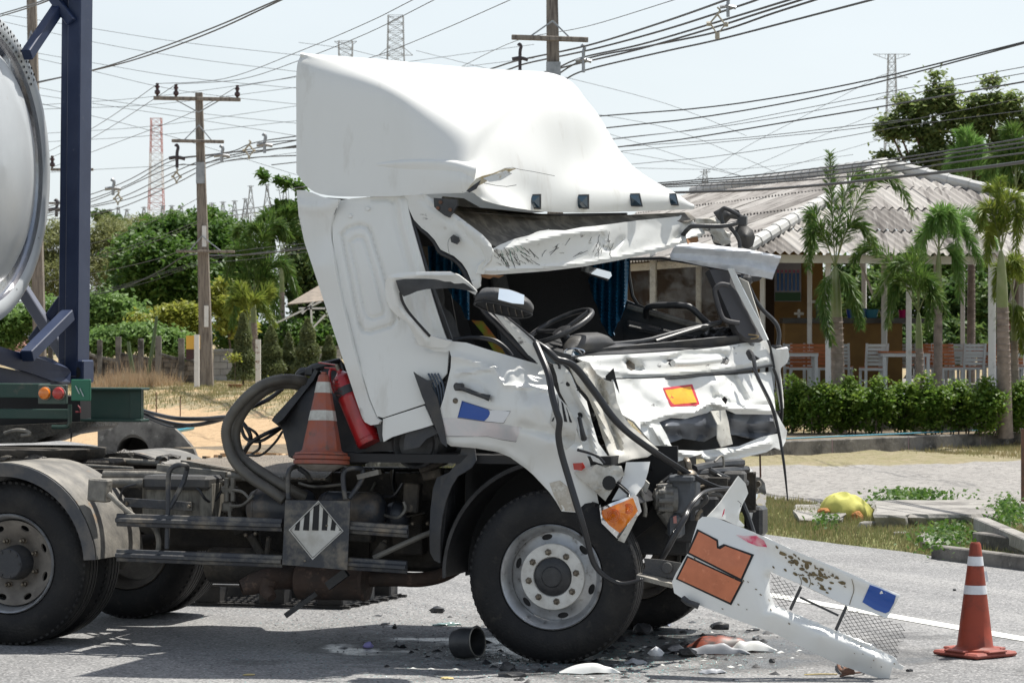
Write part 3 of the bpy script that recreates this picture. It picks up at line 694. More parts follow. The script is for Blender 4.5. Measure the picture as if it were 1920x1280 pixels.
mb = MB(); mb.tube([A(-3.45, .4, .505), A(-3.45, 2.1, .505)], .075, 16); mb.add(*(lambda b: (b.v, b.f))(blob_mb(A(-3.42, 1.2, .50), (.22, .26, .24), 4, 3)))
P_('rear_axle', mb, grime, smooth=True)
mb = MB(); mb.tube([A(0, .3, .50), A(0, 2.1, .50)], .06, 14); P_('front_axle', mb, grime, smooth=True)
mb = MB(); mb.tube([A(-3.2, 1.2, .55), A(-1.4, 1.2, .72)], .055, 14); P_('drive_shaft', mb, grime, smooth=True)
mb = MB(); mb.box(A(-.9, 1.2, .82), (.75, .5, .46), ax=UAX, bev=.06); mb.box(A(-.15, 1.2, .9), (.8, .62, .75), ax=UAX, bev=.08)
mb.lathe(A(-.55, 1.2, .85), U, [(0, .12), (0, .27), (.14, .33), (.2, .33)], 24); mb.box(A(.2, 1.3, .85), (.3, .7, .5), ax=UAX, bev=.05)
P_('engine', mb, grime, smooth=True)
mb = MB(); mb.tube([T(398, 1058, .55), T(505, 1060, .5)], .11, 24); mb.tube([T(500, 1062, .5), T(545, 1068, .5)], [.11, .085], 24)
P_('gearbox', mb, grime, smooth=True)
mb = MB();
for a0 in np.linspace(0, 2 * math.pi, 2)[:1]: mb.lathe(A(-3.85, 1.18, 1.10), ZZ, [(0, .05), (0, .44), (.03, .46), (.07, .46), (.075, .40), (.075, .05)], 40)
mb.box(A(-3.5, 1.18, 1.08), (.5, .3, .05), ax=UAX, bev=.02); mb.box(A(-3.85, .72, 1.04), (.5, .07, .16), ax=UAX); mb.box(A(-3.85, 1.64, 1.04), (.5, .07, .16), ax=UAX)
P_('fifth_wheel', mb, grime, smooth=True)
mb = MB()
rr = random.Random(4)
for i in range(26):
    p = A(-4.0 + 1.15 * rr.random() ** 1.5, .62 + rr.random() * .9, 1.07 + .05 * rr.random()); mb.add(*(lambda b: (b.v, b.f))(blob_mb(p, (.04 + .05 * rr.random(), .04, .02 + .02 * rr.random()), i, 1)))
P_('grease_lumps', mb, mat('black_grease', (.025, .022, .018), .45, col2=(.09, .08, .065), sc=15, bump=.5, bsc=60), smooth=True, kind='stuff')
for (x0, y0, x1, y1, s_, r_) in [(150, 872, 250, 878, .9, .012), (195, 890, 620, 895, .62, .030), (180, 905, 270, 905, .2, .03), (205, 862, 300, 868, 1.3, .02)]:
    mb = MB(); mb.tube([T(x0, y0, s_), T(x1, y1, s_)], r_, 12); P_('frame_tube', mb, dusty, smooth=True)
mb = MB(); mb.bar(T(295, 876, .45), T(425, 890, .45), .03, .045, bev=.004); P_('frame_bracket', mb, dusty)
mb = MB(); mb.bar(T(170, 917, .05), T(205, 920, .05), .10, .14, bev=.01); P_('mudguard_bracket', mb, dusty)
mb = MB(); mb.tube([T(203, 925, .0), T(245, 963, .02), T(285, 985, .1), T(297, 1010, .12), T(296, 1035, .12)], .016, 10, smooth_n=5); P_('stay_tube', mb, dusty, smooth=True)
mb = MB(); mb.tube([T(255, 908, .1), T(232, 915, .1), T(226, 935, .1), T(230, 945, .1)], .008, 8, smooth_n=5); P_('brake_hose', mb, seal, smooth=True)
bt = MB(); bt.box((T(262, 900, .25) + T(402, 985, .25)) / 2 + V * .12, (.46, .26, .26), ax=UAX, bev=.012); battery = P_('battery_box', bt, mat('dirty_battery_case', (.24, .225, .19), .8, col2=(.10, .09, .075), sc=9, stretch=(3, 3, .7)))
mb = MB(); mb.box(T(328, 905, .2) + V * .14, (.44, .30, .085), ax=UAX, bev=.02); mb.build('lid', darkgrey, battery)
mb = MB(); mb.bar(T(232, 941, .12), T(358, 949, .12), .012, .055, bev=.003); mb.bar(T(352, 949, .12), T(357, 949, .4), .05, .05); mb.build('clamp_bar', bluegrey, battery)
for x_ in (237, 353):
    mb = MB(); mb.lathe(T(x_, 944 if x_ < 300 else 949, .105), V, [(0, .01), (.01, .013), (.02, .013)], 8); mb.build('bolt', steel, battery)
mb = MB()
for i, (x_, y_) in enumerate([(425, 905), (437, 905), (425, 930), (437, 930)]): mb.tube([T(x_, y_ - 9, .35), T(x_, y_ + 9, .35)], .016, 10)
mb.box(T(430, 918, .38), (.10, .06, .045), ax=UAX, bev=.008); mb.box(T(428, 950, .38), (.07, .06, .06), ax=UAX, bev=.01); mb.tube([T(430, 955, .36), T(432, 975, .36)], .012, 8)
P_('air_valve', mb, dusty, smooth=True)
for pts in ([(437, 918, .3), (455, 922, .25), (468, 935, .2)], [(432, 948, .3), (455, 946, .2), (475, 928, .15)], [(345, 908, .3), (370, 915, .2), (385, 935, .2), (400, 940, .3), (415, 920, .35)], [(420, 900, .4), (400, 925, .4), (412, 955, .4)],
            [(700, 925, .35), (735, 930, .3), (755, 905, .3)], [(560, 905, .3), (590, 912, .3), (640, 908, .35)], [(720, 965, .3), (745, 970, .2), (760, 955, .2), (757, 940, .2)], [(740, 880, .6), (738, 905, .5), (742, 930, .4)], [(700, 880, 1.), (705, 900, .8), (690, 930, .7)]):
    mb = MB(); mb.tube(TT(pts), .009, 8, smooth_n=6); P_('air_pipe', mb, dusty if random.random() < .4 else seal, smooth=True)
for (x0, x1, y0, s_, r_) in [(466, 592, 952, .28, .118), (596, 722, 955, .30, .112), (722, 768, 965, .42, .085)]:
    p, q = T(x0, y0, s_), T(x1, y0 + 2, s_)
    mb = MB(); d = (q - p).normalized(); L = (q - p).length
    mb.lathe(p, d, [(0, .0), (.006, r_ * .55), (.03, r_ * .88), (.06, r_), (.0625, r_ + .003), (.07, r_ + .003), (.0725, r_), (L - .06, r_), (L - .03, r_ * .88), (L - .006, r_ * .55), (L, 0)], 36)
    P_('air_tank', mb, mat('dusty_black_tank', (.030, .035, .045), .45, col2=(.055, .052, .05), sc=6, dirt=(.20, .16, .12), dsc=3, dlo=.52, dhi=.7), smooth=True)
def guard(p0, p1, h, name='side_guard_rail'):
    d = p1 - p0; pr = [(0, h / 2), (-.012, h / 2 - .004), (-.016, h * .22), (-.034, h * .12), (-.034, -h * .12), (-.016, -h * .22), (-.012, -h / 2 + .004), (0, -h / 2), (.01, -h / 2), (.01, h / 2)]
    mb = MB(); mb.prism([p0 + V * a + ZZ * b for a, b in pr], d); return P_(name, mb, bluegrey, smooth=True, angle=20)
guard(T(220, 974, 0), T(530, 984, 0), .078); guard(T(656, 988, .0), T(766, 996, 0), .076)
guard(T(220, 1040, 0), T(530, 1052, 0), .076); guard(T(652, 1056, 0), T(763, 1063, 0), .076)
for pts in ([(313, 1028, .03), (314, 985, .03), (315, 950, .03), (316, 893, .03), (322, 877, .03), (335, 871, .03), (349, 872, .05), (351, 878, .1)],
            [(351, 876, .1), (345, 900, .1), (333, 925, .07), (318, 952, .04)],
            [(541, 935, .02), (540, 905, .02), (541, 885, .02), (548, 876, .05), (556, 874, .15)],
            [(648, 935, .02), (644, 910, .02), (644, 888, .02), (652, 879, .03), (668, 877, .06), (679, 879, .1), (680, 893, .1), (672, 910, .08), (654, 934, .04)],
            [(560, 877, .12), (575, 888, .15), (582, 900, .2)]):
    mb = MB(); mb.tube(TT(pts), .0155, 12, smooth_n=4); P_('guard_tube', mb, bluegrey, smooth=True)
mb = MB(); mb.bar(T(672, 894, .1), T(712, 884, .1), .05, .03); P_('tube_bracket', mb, dusty)
def flat(pts, s, m, name, par, thick=.004, off=0):
    return panel(pts, [(0, 0, s + off)], step=40, thick=thick).build(name, m, par)
pl = flat([(535, 937), (657, 939), (651, 1068), (529, 1058)], -.045, bluegrey, 'placard_plate', truck, .006)
flat([(597, 938), (644, 995), (586, 1049), (541, 993)], -.045, mat('white_placard', (.62, .61, .57), .5, col2=(.45, .43, .38), sc=7), 'hazard_diamond', pl, .002, -.003)
mb = MB()
dia = [T(x, y, -.0515) for x, y in ((597, 941), (641, 995), (586, 1045), (544.5, 993))]
for i in range(4): mb.bar(dia[i], dia[(i + 1) % 4], .0015, .0035, up=V)
mb.build('diamond_border', blackm, pl)
def top_y(x): return 938 + (997 - x) * 0 + ((597 - x) * 55 / 56 if x < 597 else (x - 597) * 57 / 47)
for a_, b_ in ((553, 561), (569, 579), (586, 597), (604, 613), (620.5, 628), (636, 641)):
    flat([(a_ + 2, max(top_y(a_ + 2), top_y(a_ + 2)) + 3), (b_ + 2, top_y(b_ + 2) + 3), (b_, 994), (a_ - 1, 993.5)], -.045, blackm, 'black_stripe', pl, .001, -.0055)
for p in ((612, 985), (571, 1051)):
    mb = MB(); mb.lathe(T(p[0], p[1], -.053), V, [(0, .004), (.003, .008), (.01, .008)], 8); mb.build('rivet', steel, pl)
def ribbed(pts, r, name='air_hose', pitch=.013, m=hosem):
    P0 = TT(pts); mb0 = MB(); fine = []
    n = len(P0)
    for i in range(n - 1):
        p0, p1, p2, p3 = P0[max(i - 1, 0)], P0[i], P0[i + 1], P0[min(i + 2, n - 1)]
        k = max(2, int((p2 - p1).length / (pitch / 2)))
        for j in range(k):
            t = j / k; fine.append(.5 * ((2 * p1) + (p2 - p0) * t + (2 * p0 - 5 * p1 + 4 * p2 - p3) * t * t + (3 * p1 - p0 - 3 * p2 + p3) * t ** 3))
    mb0.tube(fine, [r if k % 2 else r * .88 for k in range(len(fine))], 14); return P_(name, mb0, m, smooth=True, angle=180)
ribbed([(580, 722, .5), (566, 714, .4), (545, 711, .35), (522, 712, .3), (498, 719, .25), (475, 733, .2), (450, 757, .2), (431, 784, .2), (424, 808, .2), (427, 832, .2), (436, 857, .18), (451, 878, .15), (476, 899, .12), (506, 918, .1), (534, 938, .1)], .034)
ribbed([(582, 733, .5), (567, 724, .45), (547, 719, .4), (520, 721, .35), (495, 733, .3), (470, 753, .3), (450, 781, .3), (441, 810, .3), (443, 837, .28), (453, 858, .25), (477, 877, .2), (507, 896, .16), (538, 914, .14), (572, 932, .2)], .036)
for pts, r_ in (([(263, 768, 1.7), (290, 776, 1.5), (330, 784, 1.2), (380, 785, .9), (428, 782, .5), (452, 790, .5), (470, 820, .5), (456, 852, .6)], .014), ([(263, 772, 1.7), (300, 788, 1.5), (350, 797, 1.2), (400, 790, .8), (440, 776, .5), (500, 750, .6), (530, 728, .6)], .014),
               ([(452, 795, .5), (480, 812, .5), (487, 838, .6), (470, 852, .7)], .009), ([(450, 858, .6), (470, 830, .5), (500, 812, .5), (530, 800, .6)], .013), ([(452, 800, .5), (462, 822, .5), (490, 826, .5), (530, 800, .6)], .011),
               ([(463, 853, .7), (490, 852, .6), (515, 830, .6), (530, 808, .6)], .008), ([(265, 779, 1.8), (320, 800, 1.4), (360, 797, 1.1)], .008)):
    mb = MB(); mb.tube(TT(pts), r_, 8, smooth_n=8); P_('electric_cable', mb, seal, smooth=True)
mb = MB(); dk = [T(341, 862, 1.1), T(432, 880, .62), T(534, 894, .28), T(610, 896, .28), T(640, 868, 1.2), T(600, 852, 1.95), T(500, 853, 1.95), T(405, 857, 1.75)]
mb.prism(dk, (0, 0, -.012)); P_('deck_plate', mb, checker)
mb = MB(); mb.bar(dk[0] - ZZ * .03, dk[2] - ZZ * .03, .02, .06); P_('deck_edge', mb, dusty)
for p in ((354, 860, 1.2), (383, 858, 1.5), (413, 856, 1.7), (440, 855, 1.8)):
    mb = MB(); mb.lathe(T(*p), ZZ, [(-.02, .015), (.012, .015), (.012, .01)], 6); P_('deck_bolt', mb, steel)
S_ = sfun([(530, 790, .45), (585, 707, .5), (632, 677, .6), (650, 845, .35), (545, 852, .35), (600, 760, .25)])
ib = panel([(525, 792), (545, 762), (585, 707), (612, 688), (640, 675), (665, 780), (668, 850), (541, 856), (536, 830)], S_, thick=.25).build('intake_box', darkgrey, truck, smooth=True)
panel([(509, 788), (514, 780), (583, 705), (590, 692), (596, 696), (588, 712), (530, 786), (518, 795)], [(510, 790, .30), (590, 700, .42)], thick=.45).build('intake_lid', blackp, ib)
mb = MB(); mb.tube(TT([(557, 705, .5), (566, 698, .5), (578, 694, .5), (590, 690, .5), (615, 682, .5), (635, 676, .6)]), [.02, .03, .022, .03, .022, .016], 8, smooth_n=4); mb.box(T(583, 697, .5), (.06, .08, .05), ax=UAX, bev=.01)
mb.build('latch_arm', blackp, ib, smooth=True)
mb = MB(); dc = T(778, 832, .12)
mb.lathe(dc, V, [(.02, .0), (.02, .105), (.0, .118), (-.012, .13), (.0, .145), (.03, .148), (.04, .14), (.4, .14), (.4, 0)], 48); drum = P_('air_filter_drum', mb, blackp, smooth=True)
panel([(762, 803), (795, 793), (812, 800), (822, 812), (800, 822), (786, 838), (757, 843), (758, 825)], [(760, 840, .02), (820, 810, .04)], thick=.006).build('drum_bracket', darkgrey, drum, smooth=True)
panel([(726, 826), (745, 822), (738, 845), (668, 848), (663, 838), (665, 830)], [(700, 835, .15)], thick=.3).build('extinguisher_tray', darkgrey, truck)
panel([(866, 838), (890, 840), (893, 862), (884, 876), (872, 884), (858, 892), (846, 912), (836, 938), (829, 968), (825, 1000), (824, 1055), (814, 1050), (806, 1035), (805, 1000), (807, 955), (812, 915), (819, 895), (842, 885), (854, 871), (862, 852)],
      [(880, 850, .05), (860, 890, .02), (812, 960, .05), (828, 1000, -.03), (812, 1045, .05)], step=7, thick=.006).build('arch_panel', darkgrey, truck, smooth=True)
arc_guard(fc, .68, 182, 40, .06, .55, blackp, 'arch_liner', .02)
mb = MB(); mb.prism([A(-.70, .58, .45), A(-.70, .58, 1.25), A(.62, .58, 1.25), A(.62, .58, .9), A(.3, .58, .65)], V * .02); P_('inner_arch', mb, blackm)
mb = MB(); mb.prism([T(826, 895, .06), T(846, 884, .06), T(872, 884, .5), T(866, 1065, .5), T(826, 1052, .06)], V * .01); P_('arch_flap', mb, blackp)
for k, (x0, y0, x1, y1, s_, w_, h_) in enumerate([(418, 905, 455, 1000, .6, .02, .1), (470, 1002, 492, 1040, .4, .05, .05), (505, 1005, 500, 1040, .3, .03, .03), (655, 1005, 700, 1008, .35, .12, .05), (722, 1018, 705, 1042, .3, .05, .05), (640, 890, 720, 892, .8, .05, .08),
        (735, 880, 742, 930, .7, .03, .03), (775, 905, 772, 960, .35, .08, .10), (762, 968, 800, 960, .4, .06, .015), (790, 880, 835, 862, .3, .10, .05), (793, 892, 830, 885, .32, .06, .06), (745, 1000, 800, 1000, .7, .2, .25), (300, 1000, 420, 1003, .95, .02, .2), (560, 1000, 640, 1003, .8, .3, .2)]):
    mb = MB(); mb.bar(T(x0, y0, s_), T(x1, y1, s_), w_, h_, bev=.008); P_('chassis_bracket', mb, grime)
for (x_, y_) in ((773, 981), (801, 981), (478, 1000), (460, 1003), (720, 1015)):
    mb = MB(); mb.lathe(T(x_, y_, .32), V, [(0, .008), (.006, .014), (.02, .014)], 8); P_('chassis_bolt', mb, steel, smooth=True)
mb = MB(); mb.tube(TT([(700, 1046, .15), (745, 1025, .2), (785, 1007, .25), (812, 996, .3)]), .017, 10, smooth_n=4); P_('stay_tube', mb, dusty, smooth=True)
mb = MB(); p, q = T(556, 1088, .45), T(688, 1090, .45); L = (q - p).length
mb.lathe(p, (q - p).normalized(), [(0, .08), (.02, .115), (L - .03, .115), (L - .02, .122), (L, .118), (L + .005, .05), (L + .006, 0)], 32); sil = P_('silencer', mb, brownex, smooth=True)
mb = MB(); mb.tube(TT([(688, 1086, .5), (740, 1085, .55), (790, 1086, .6), (835, 1075, .65), (875, 1048, .7), (900, 1020, .75)]), [.045] * 6, 16, smooth_n=5); mb.build('exhaust_pipe', brownex, sil, smooth=True)
mb = MB(); mb.tube(TT([(548, 1082, .45), (520, 1083, .38), (495, 1088, .32), (470, 1096, .28), (452, 1102, .25)]), [.075, .07, .07, .062, .045], 18, cap=False, smooth_n=4); mb.build('tail_pipe', brownex, sil, smooth=True)
mb = MB(); mb.tube(TT([(505, 1088, .3), (500, 1105, .28), (510, 1120, .25)]), [.06, .05, .03], 12, smooth_n=3); mb.build('torn_heat_shield', brownex, sil, smooth=True)
mb = MB(); mb.bar(T(535, 1154, .2), T(592, 1112, .3), .03, .028); mb.bar(T(615, 1098, .25), T(650, 1072, .25), .04, .05); P_('hanging_bracket', mb, blackp)
mb = MB(); mb.box(T(735, 1085, .65) , (.30, .2, .03), ax=UAX); P_('heat_plate', mb, blackm)
# ================= CAB
def a_(t): return A(*t)
def p_(t): return T(*t)
rows = [
 [a_((-1.57, 0, 2.87)), a_((-1.57, 0, 3.2)), a_((-1.57, 0, 3.47)), a_((-1.56, .03, 3.56)), a_((-1.55, .13, 3.59)), a_((-1.55, 1.15, 3.60)), a_((-1.57, 2.2, 3.57)), a_((-1.57, 2.3, 3.45)), a_((-1.57, 2.3, 2.86))],
 [a_((-1.42, 0, 2.745)), a_((-1.38, 0, 3.05)), a_((-1.36, 0, 3.38)), a_((-1.34, .05, 3.51)), a_((-1.28, .24, 3.575)), a_((-1.2, 1.15, 3.60)), a_((-1.3, 2.15, 3.57)), a_((-1.3, 2.3, 3.4)), a_((-1.3, 2.3, 2.73))],
 [a_((-1.0, 0, 2.725)), a_((-1., 0, 2.95)), a_((-1.0, 0, 3.26)), a_((-1.0, .04, 3.40)), a_((-1.0, .36, 3.53)), a_((-.95, 1.15, 3.59)), a_((-1.0, 2.1, 3.56)), a_((-1.0, 2.3, 3.35)), a_((-1.0, 2.3, 2.73))],
 [a_((-.75, 0, 2.735)), a_((-.75, -.012, 2.85)), a_((-.75, .0, 3.08)), a_((-.73, .07, 3.25)), a_((-.70, .45, 3.44)), a_((-.62, 1.15, 3.57)), a_((-.65, 2.0, 3.54)), a_((-.7, 2.27, 3.3)), a_((-.7, 2.3, 2.73))],
 [a_((-.55, 0, 2.74)), a_((-.55, -.02, 2.83)), a_((-.54, .03, 2.96)), a_((-.52, .13, 3.13)), a_((-.48, .52, 3.31)), a_((-.385, 1.1, 3.54)), a_((-.35, 1.75, 3.54)), a_((-.40, 2.2, 3.3)), a_((-.5, 2.3, 2.8))],
 [a_((-.53, 0, 2.74)), a_((-.53, -.02, 2.825)), a_((-.51, .04, 2.91)), a_((-.48, .2, 3.05)), a_((-.42, .56, 3.21)), a_((-.31, 1.1, 3.44)), a_((-.275, 1.72, 3.45)), a_((-.33, 2.18, 3.27)), a_((-.45, 2.3, 2.8))],
 [p_((880, 358, .0)), p_((884, 336, -.01)), p_((895, 312, .08)), p_((925, 285, .28)), p_((975, 245, .6)), a_((-.215, 1.15, 3.28)), a_((-.17, 1.7, 3.31)), p_((1130, 242, 2.05)), a_((-.35, 2.3, 2.8))],
 [p_((888, 362, .0)), p_((893, 345, .0)), p_((912, 330, .12)), p_((950, 322, .35)), p_((1010, 312, .65)), p_((1070, 304, 1.15)), p_((1140, 300, 1.7)), p_((1192, 318, 2.15)), a_((-.1, 2.3, 2.8))],
 [p_((895, 368, .02)), p_((903, 354, .04)), p_((920, 352, .15)), p_((960, 358, .35)), p_((1010, 360, .65)), p_((1090, 358, 1.1)), p_((1185, 358, 1.65)), p_((1272, 362, 2.12)), p_((1290, 382, 2.3))],
 [p_((905, 376, .03)), p_((925, 382, .10)), p_((955, 389, .2)), p_((980, 393, .38)), p_((1010, 396, .65)), p_((1090, 399, 1.1)), p_((1185, 396, 1.65)), p_((1265, 393, 2.1)), p_((1299, 392, 2.3))],
]
PL = lattice(rows, 8, 8)
for _ in range(22):
    Q_ = PL.copy(); Q_[1:-1, 1:-1] = .5 * PL[1:-1, 1:-1] + .125 * (PL[2:, 1:-1] + PL[:-2, 1:-1] + PL[1:-1, 2:] + PL[1:-1, :-2]); PL = Q_
defl = lat_mb(PL, thick=-.006).build('roof_deflector', white, truck, smooth=True, angle=60)
rows = [[T(x, y, s) for x, y, s in r] for r in (
    [(690, 308, .002), (690, 310, -.001), (692, 313, .002)],
    [(720, 299, .004), (722, 308, -.013), (722, 318, .004)],
    [(780, 294, .012), (783, 304, -.028), (783, 330, .004)],
    [(840, 292, .05), (846, 306, -.022), (846, 343, .004)],
    [(890, 296, .13), (893, 316, .0), (886, 352, .012)])]
lat_mb(lattice(rows, 6, 6), thick=-.004).build('deflector_ledge', white, defl, smooth=True, angle=70)
for (x, y, r_, m_) in ((809, 350, .014, white), (833, 350, .012, blackm)):
    mb = MB(); mb.lathe(T(x, y, -.014), V, [(0, .0), (.002, r_ * .8), (.008, r_), (.02, r_)], 16); mb.build('bolt_cap', m_, defl, smooth=True)
rr = random.Random(11)
def shard(pts, s, m, name, par, thick=.006, crumple=.02, step=6, seed=1):
    return panel(pts, sfun([(p[0], p[1], (p[2] if len(p) > 2 else s)) for p in pts], crumple=[(crumple * .9, 18, 2)], seed=seed), step=step, thick=thick).build(name, m, par, smooth=True, angle=25)
shard([(876, 356), (884, 345), (893, 335), (905, 330), (925, 325), (945, 316), (968, 316), (955, 322), (948, 330), (930, 336), (915, 338), (903, 345), (892, 352), (882, 360)], -.075, primer, 'torn_edge', defl, seed=3)
shard([(874, 358), (890, 346), (901, 338), (893, 354), (880, 361)], -.085, darkgrey, 'torn_gap', defl, seed=4)
shard([(905, 334), (925, 328), (948, 320), (960, 326), (938, 338), (918, 341)], -.085, white_s, 'torn_flap', defl, crumple=.03, seed=5)
mb = MB(); mb.tube(TT([(905, 343, -.02), (930, 348, .0), (950, 350, .06), (968, 347, .12)]), .002, 4); mb.tube(TT([(945, 316, .05), (960, 314, .1), (975, 318, .2), (1000, 322, .35), (1040, 330, .6)]), .0015, 4)
mb.build('crack', blackm, defl)
for (x, y, s, w_, h_) in ((1001, 378, .60, 26, 27), (1091, 378, 1.10, 26, 26), (1190, 375, 1.66, 24, 24), (1260, 374, 2.07, 20, 22)):
    sl = 3 if x > 1150 else 0
    def q_(dx, dy, ds): return T(x + dx * w_ / 2 + sl * dy * .9, y + dy * h_ / 2, s - .035 + ds + dx * .012)
    mb = MB(); o_ = [q_(-1, -1, .0), q_(1, -1, .0), q_(1, 1, .0), q_(-1, 1, .0)]; b_ = [q_(-1.08, -1.08, .06), q_(1.08, -1.08, .06), q_(1.08, 1.08, .06), q_(-1.08, 1.08, .06)]
    mb.add(o_ + b_, [(0, 1, 2, 3)] + [(i, i + 4, (i + 1) % 4 + 4, (i + 1) % 4) for i in range(4)]); lm = mb.build('marker_lamp', blackp, defl)
    mb = MB(); i_ = [q_(-.82, -.82, -.004), q_(.82, -.82, -.004), q_(.82, .82, -.004), q_(-.82, .82, -.004), q_(0, 0, -.03)]
    mb.add(i_, [(0, 1, 4), (1, 2, 4), (2, 3, 4), (3, 0, 4)]); mb.build('marker_lens', glassd, defl)
panel([(556, 357), (566, 357), (582, 361), (600, 368), (618, 372), (634, 373), (633, 384), (624, 402), (620, 425), (621, 450), (631, 515), (645, 580), (662, 650), (678, 706), (692, 750), (706, 784), (713, 789), (709, 795), (695, 797), (684, 791), (679, 783), (665, 742), (646, 683), (618, 598), (586, 500), (571, 455), (560, 405)],
      sfun([(560, 360, .06), (560, 420, .06), (590, 380, 0), (600, 500, 0), (620, 440, .0), (575, 460, .05), (650, 690, .0), (600, 560, .05), (700, 780, 0), (668, 740, .045)], ridges=[([(560, 385), (590, 392), (615, 388), (632, 378)], -.022, 11)]), step=7, thick=.02).build('rear_corner_panel', white, truck, smooth=True, angle=60)
rec = [(641, 440), (652, 428), (676, 421), (690, 426), (697, 440), (741, 588), (741, 601), (733, 610), (693, 622), (681, 619), (674, 605), (641, 440)]
rec2 = [(656, 455), (668, 445), (680, 446), (685, 456), (721, 580), (719, 590), (700, 597), (690, 593), (684, 580), (656, 455)]
S_side = sfun([(640, 375, .01), (750, 370, .02), (700, 500, 0), (780, 500, .02), (720, 780, 0), (800, 700, .01), (650, 600, .01), (830, 640, .05)],
              ridges=[(rec, .020, 3.2), (rec2, .014, 3), ([(740, 380), (745, 420), (775, 530), (800, 620), (806, 650)], .016, 6), ([(752, 378), (757, 420), (787, 530), (812, 615)], -.010, 4), ([(700, 373), (725, 372), (738, 376)], .012, 5)])
panel([(637, 376), (660, 372), (700, 369), (735, 367), (757, 367), (765, 376), (766, 393), (772, 420), (782, 455), (797, 507), (812, 560), (828, 610), (842, 650), (838, 700), (812, 730), (796, 757), (718, 783), (707, 780), (694, 748), (664, 650), (647, 580), (634, 515), (624, 450), (623, 425), (627, 404)],
      S_side, step=3.6, thick=.02).build('cab_side_panel', white, truck, smooth=True, angle=70)
for x, y in ((689, 391), (656, 405)):
    mb = MB(); mb.lathe(T(x, y, -.004), V, [(0, 0), (.0, .011), (.004, .013), (.02, .013)], 16); P_('side_cap', mb, white, smooth=True)
panel([(718, 785), (796, 760), (812, 796), (790, 803), (764, 810), (735, 819), (719, 828), (717, 815)], [(760, 790, .0), (719, 800, .0), (812, 790, .01)], step=7, thick=.02).build('cab_side_skirt', white, truck, smooth=True)
panel([(703, 786), (718, 790), (718, 828), (712, 826)], [(710, 800, .02)], thick=.3).build('skirt_return', darkgrey, truck)
panel([(775, 697), (782, 702), (800, 712), (812, 712), (808, 722), (820, 745), (832, 800), (838, 838), (828, 830), (812, 790), (792, 745)], [(780, 700, -.03), (800, 716, -.05), (830, 820, .0)], step=6, thick=.01).build('torn_sill_strip', darkgrey, truck, smooth=True, angle=30)
bwp = [T(580, 385, .06), T(600, 385, .06), T(722, 800, .06), T(702, 800, .06)]
mb = MB(); mb.prism(bwp, V * 2.28); P_('cab_back_wall', mb, fabric)
mb = MB(); mb.prism([T(784, 462, 1.1), T(802, 462, 1.1), T(812, 500, 1.1), T(812, 540, 1.1), T(798, 505, 1.1)], V * .01); P_('lining_board', mb, beige)  # beige patch stands for the lit part of the darkened back wall
mb = MB(); mb.box(A(-.55, 1.2, 1.18), (1.8, 2.3, .05), ax=UAX); P_('cab_floor', mb, blackm)
mb = MB(); mb.add([A(-1.45, .03, 2.70), A(-.40, .05, 2.62), A(-.1, 2.33, 2.62), A(-1.45, 2.33, 2.70)], [(0, 1, 2, 3)]); mb.add([A(-1.45, .03, 2.73), A(-.40, .05, 2.65), A(-.1, 2.33, 2.65), A(-1.45, 2.33, 2.73)], [(3, 2, 1, 0)]); P_('cab_roof', mb, roofin)
mb = MB(); mb.prism([A(-1.45, 2.35, 1.2), A(-1.45, 2.35, 2.72), A(-.14, 2.35, 2.72), A(-.14, 2.35, 1.2)], V * .03); P_('far_side_panel', mb, fabric)
S_f = [(1200, 640, 2.36)]
panel([(1168, 560), (1183, 566), (1195, 572), (1260, 592), (1330, 612), (1390, 632), (1400, 690), (1168, 690)], [(0, 0, 2.34)], step=20, thick=.03).build('far_door', blackp, truck)
mb = MB(); mb.bar(T(1175, 574, 2.28), T(1360, 627, 2.28), .03, .035, bev=.008); P_('far_door_trim', mb, dusty)
mb = MB(); mb.bar(T(1175, 606, 2.22), T(1240, 622, 2.22), .05, .05, bev=.012); mb.bar(T(1242, 622, 2.2), T(1320, 640, 2.2), .06, .045, bev=.01); P_('far_armrest', mb, blackp)
mb = MB(); mb.tube(TT([(1212, 594, 2.25), (1212, 580, 2.2), (1222, 574, 2.16), (1250, 572, 2.15), (1285, 573, 2.15), (1300, 580, 2.15), (1318, 598, 2.16), (1335, 612, 2.2)]), .021, 12, smooth_n=5); P_('grab_rail', mb, blackp, smooth=True)
glass = bpy.data.materials.new('dusty_window_glass'); glass.use_nodes = True
_n = glass.node_tree; _b = _n.nodes['Principled BSDF']; _tc = _n.nodes.new('ShaderNodeTexCoord'); _z = _n.nodes.new('ShaderNodeTexNoise'); _z.inputs['Scale'].default_value = 7; _z.inputs['Detail'].default_value = 9; _z.inputs['Roughness'].default_value = .75
_n.links.new(_tc.outputs['Object'], _z.inputs['Vector']); _r = _n.nodes.new('ShaderNodeMapRange'); _r.inputs[1].default_value = .48; _r.inputs[2].default_value = .78; _r.inputs[3].default_value = .03; _r.inputs[4].default_value = .5
_n.links.new(_z.outputs['Fac'], _r.inputs[0]); _b.inputs['Base Color'].default_value = (.5, .47, .42, 1); _b.inputs['Roughness'].default_value = .6
_t = _n.nodes.new('ShaderNodeBsdfTransparent'); _t.inputs[0].default_value = (.86, .84, .80, 1); _m = _n.nodes.new('ShaderNodeMixShader'); _n.links.new(_r.outputs[0], _m.inputs[0]); _n.links.new(_t.outputs[0], _m.inputs[1]); _n.links.new(_b.outputs[0], _m.inputs[2])
_g = _n.nodes.new('ShaderNodeBsdfGlossy'); _g.inputs['Roughness'].default_value = .03; _lw = _n.nodes.new('ShaderNodeLayerWeight'); _lw.inputs[0].default_value = .25; _m2 = _n.nodes.new('ShaderNodeMixShader')
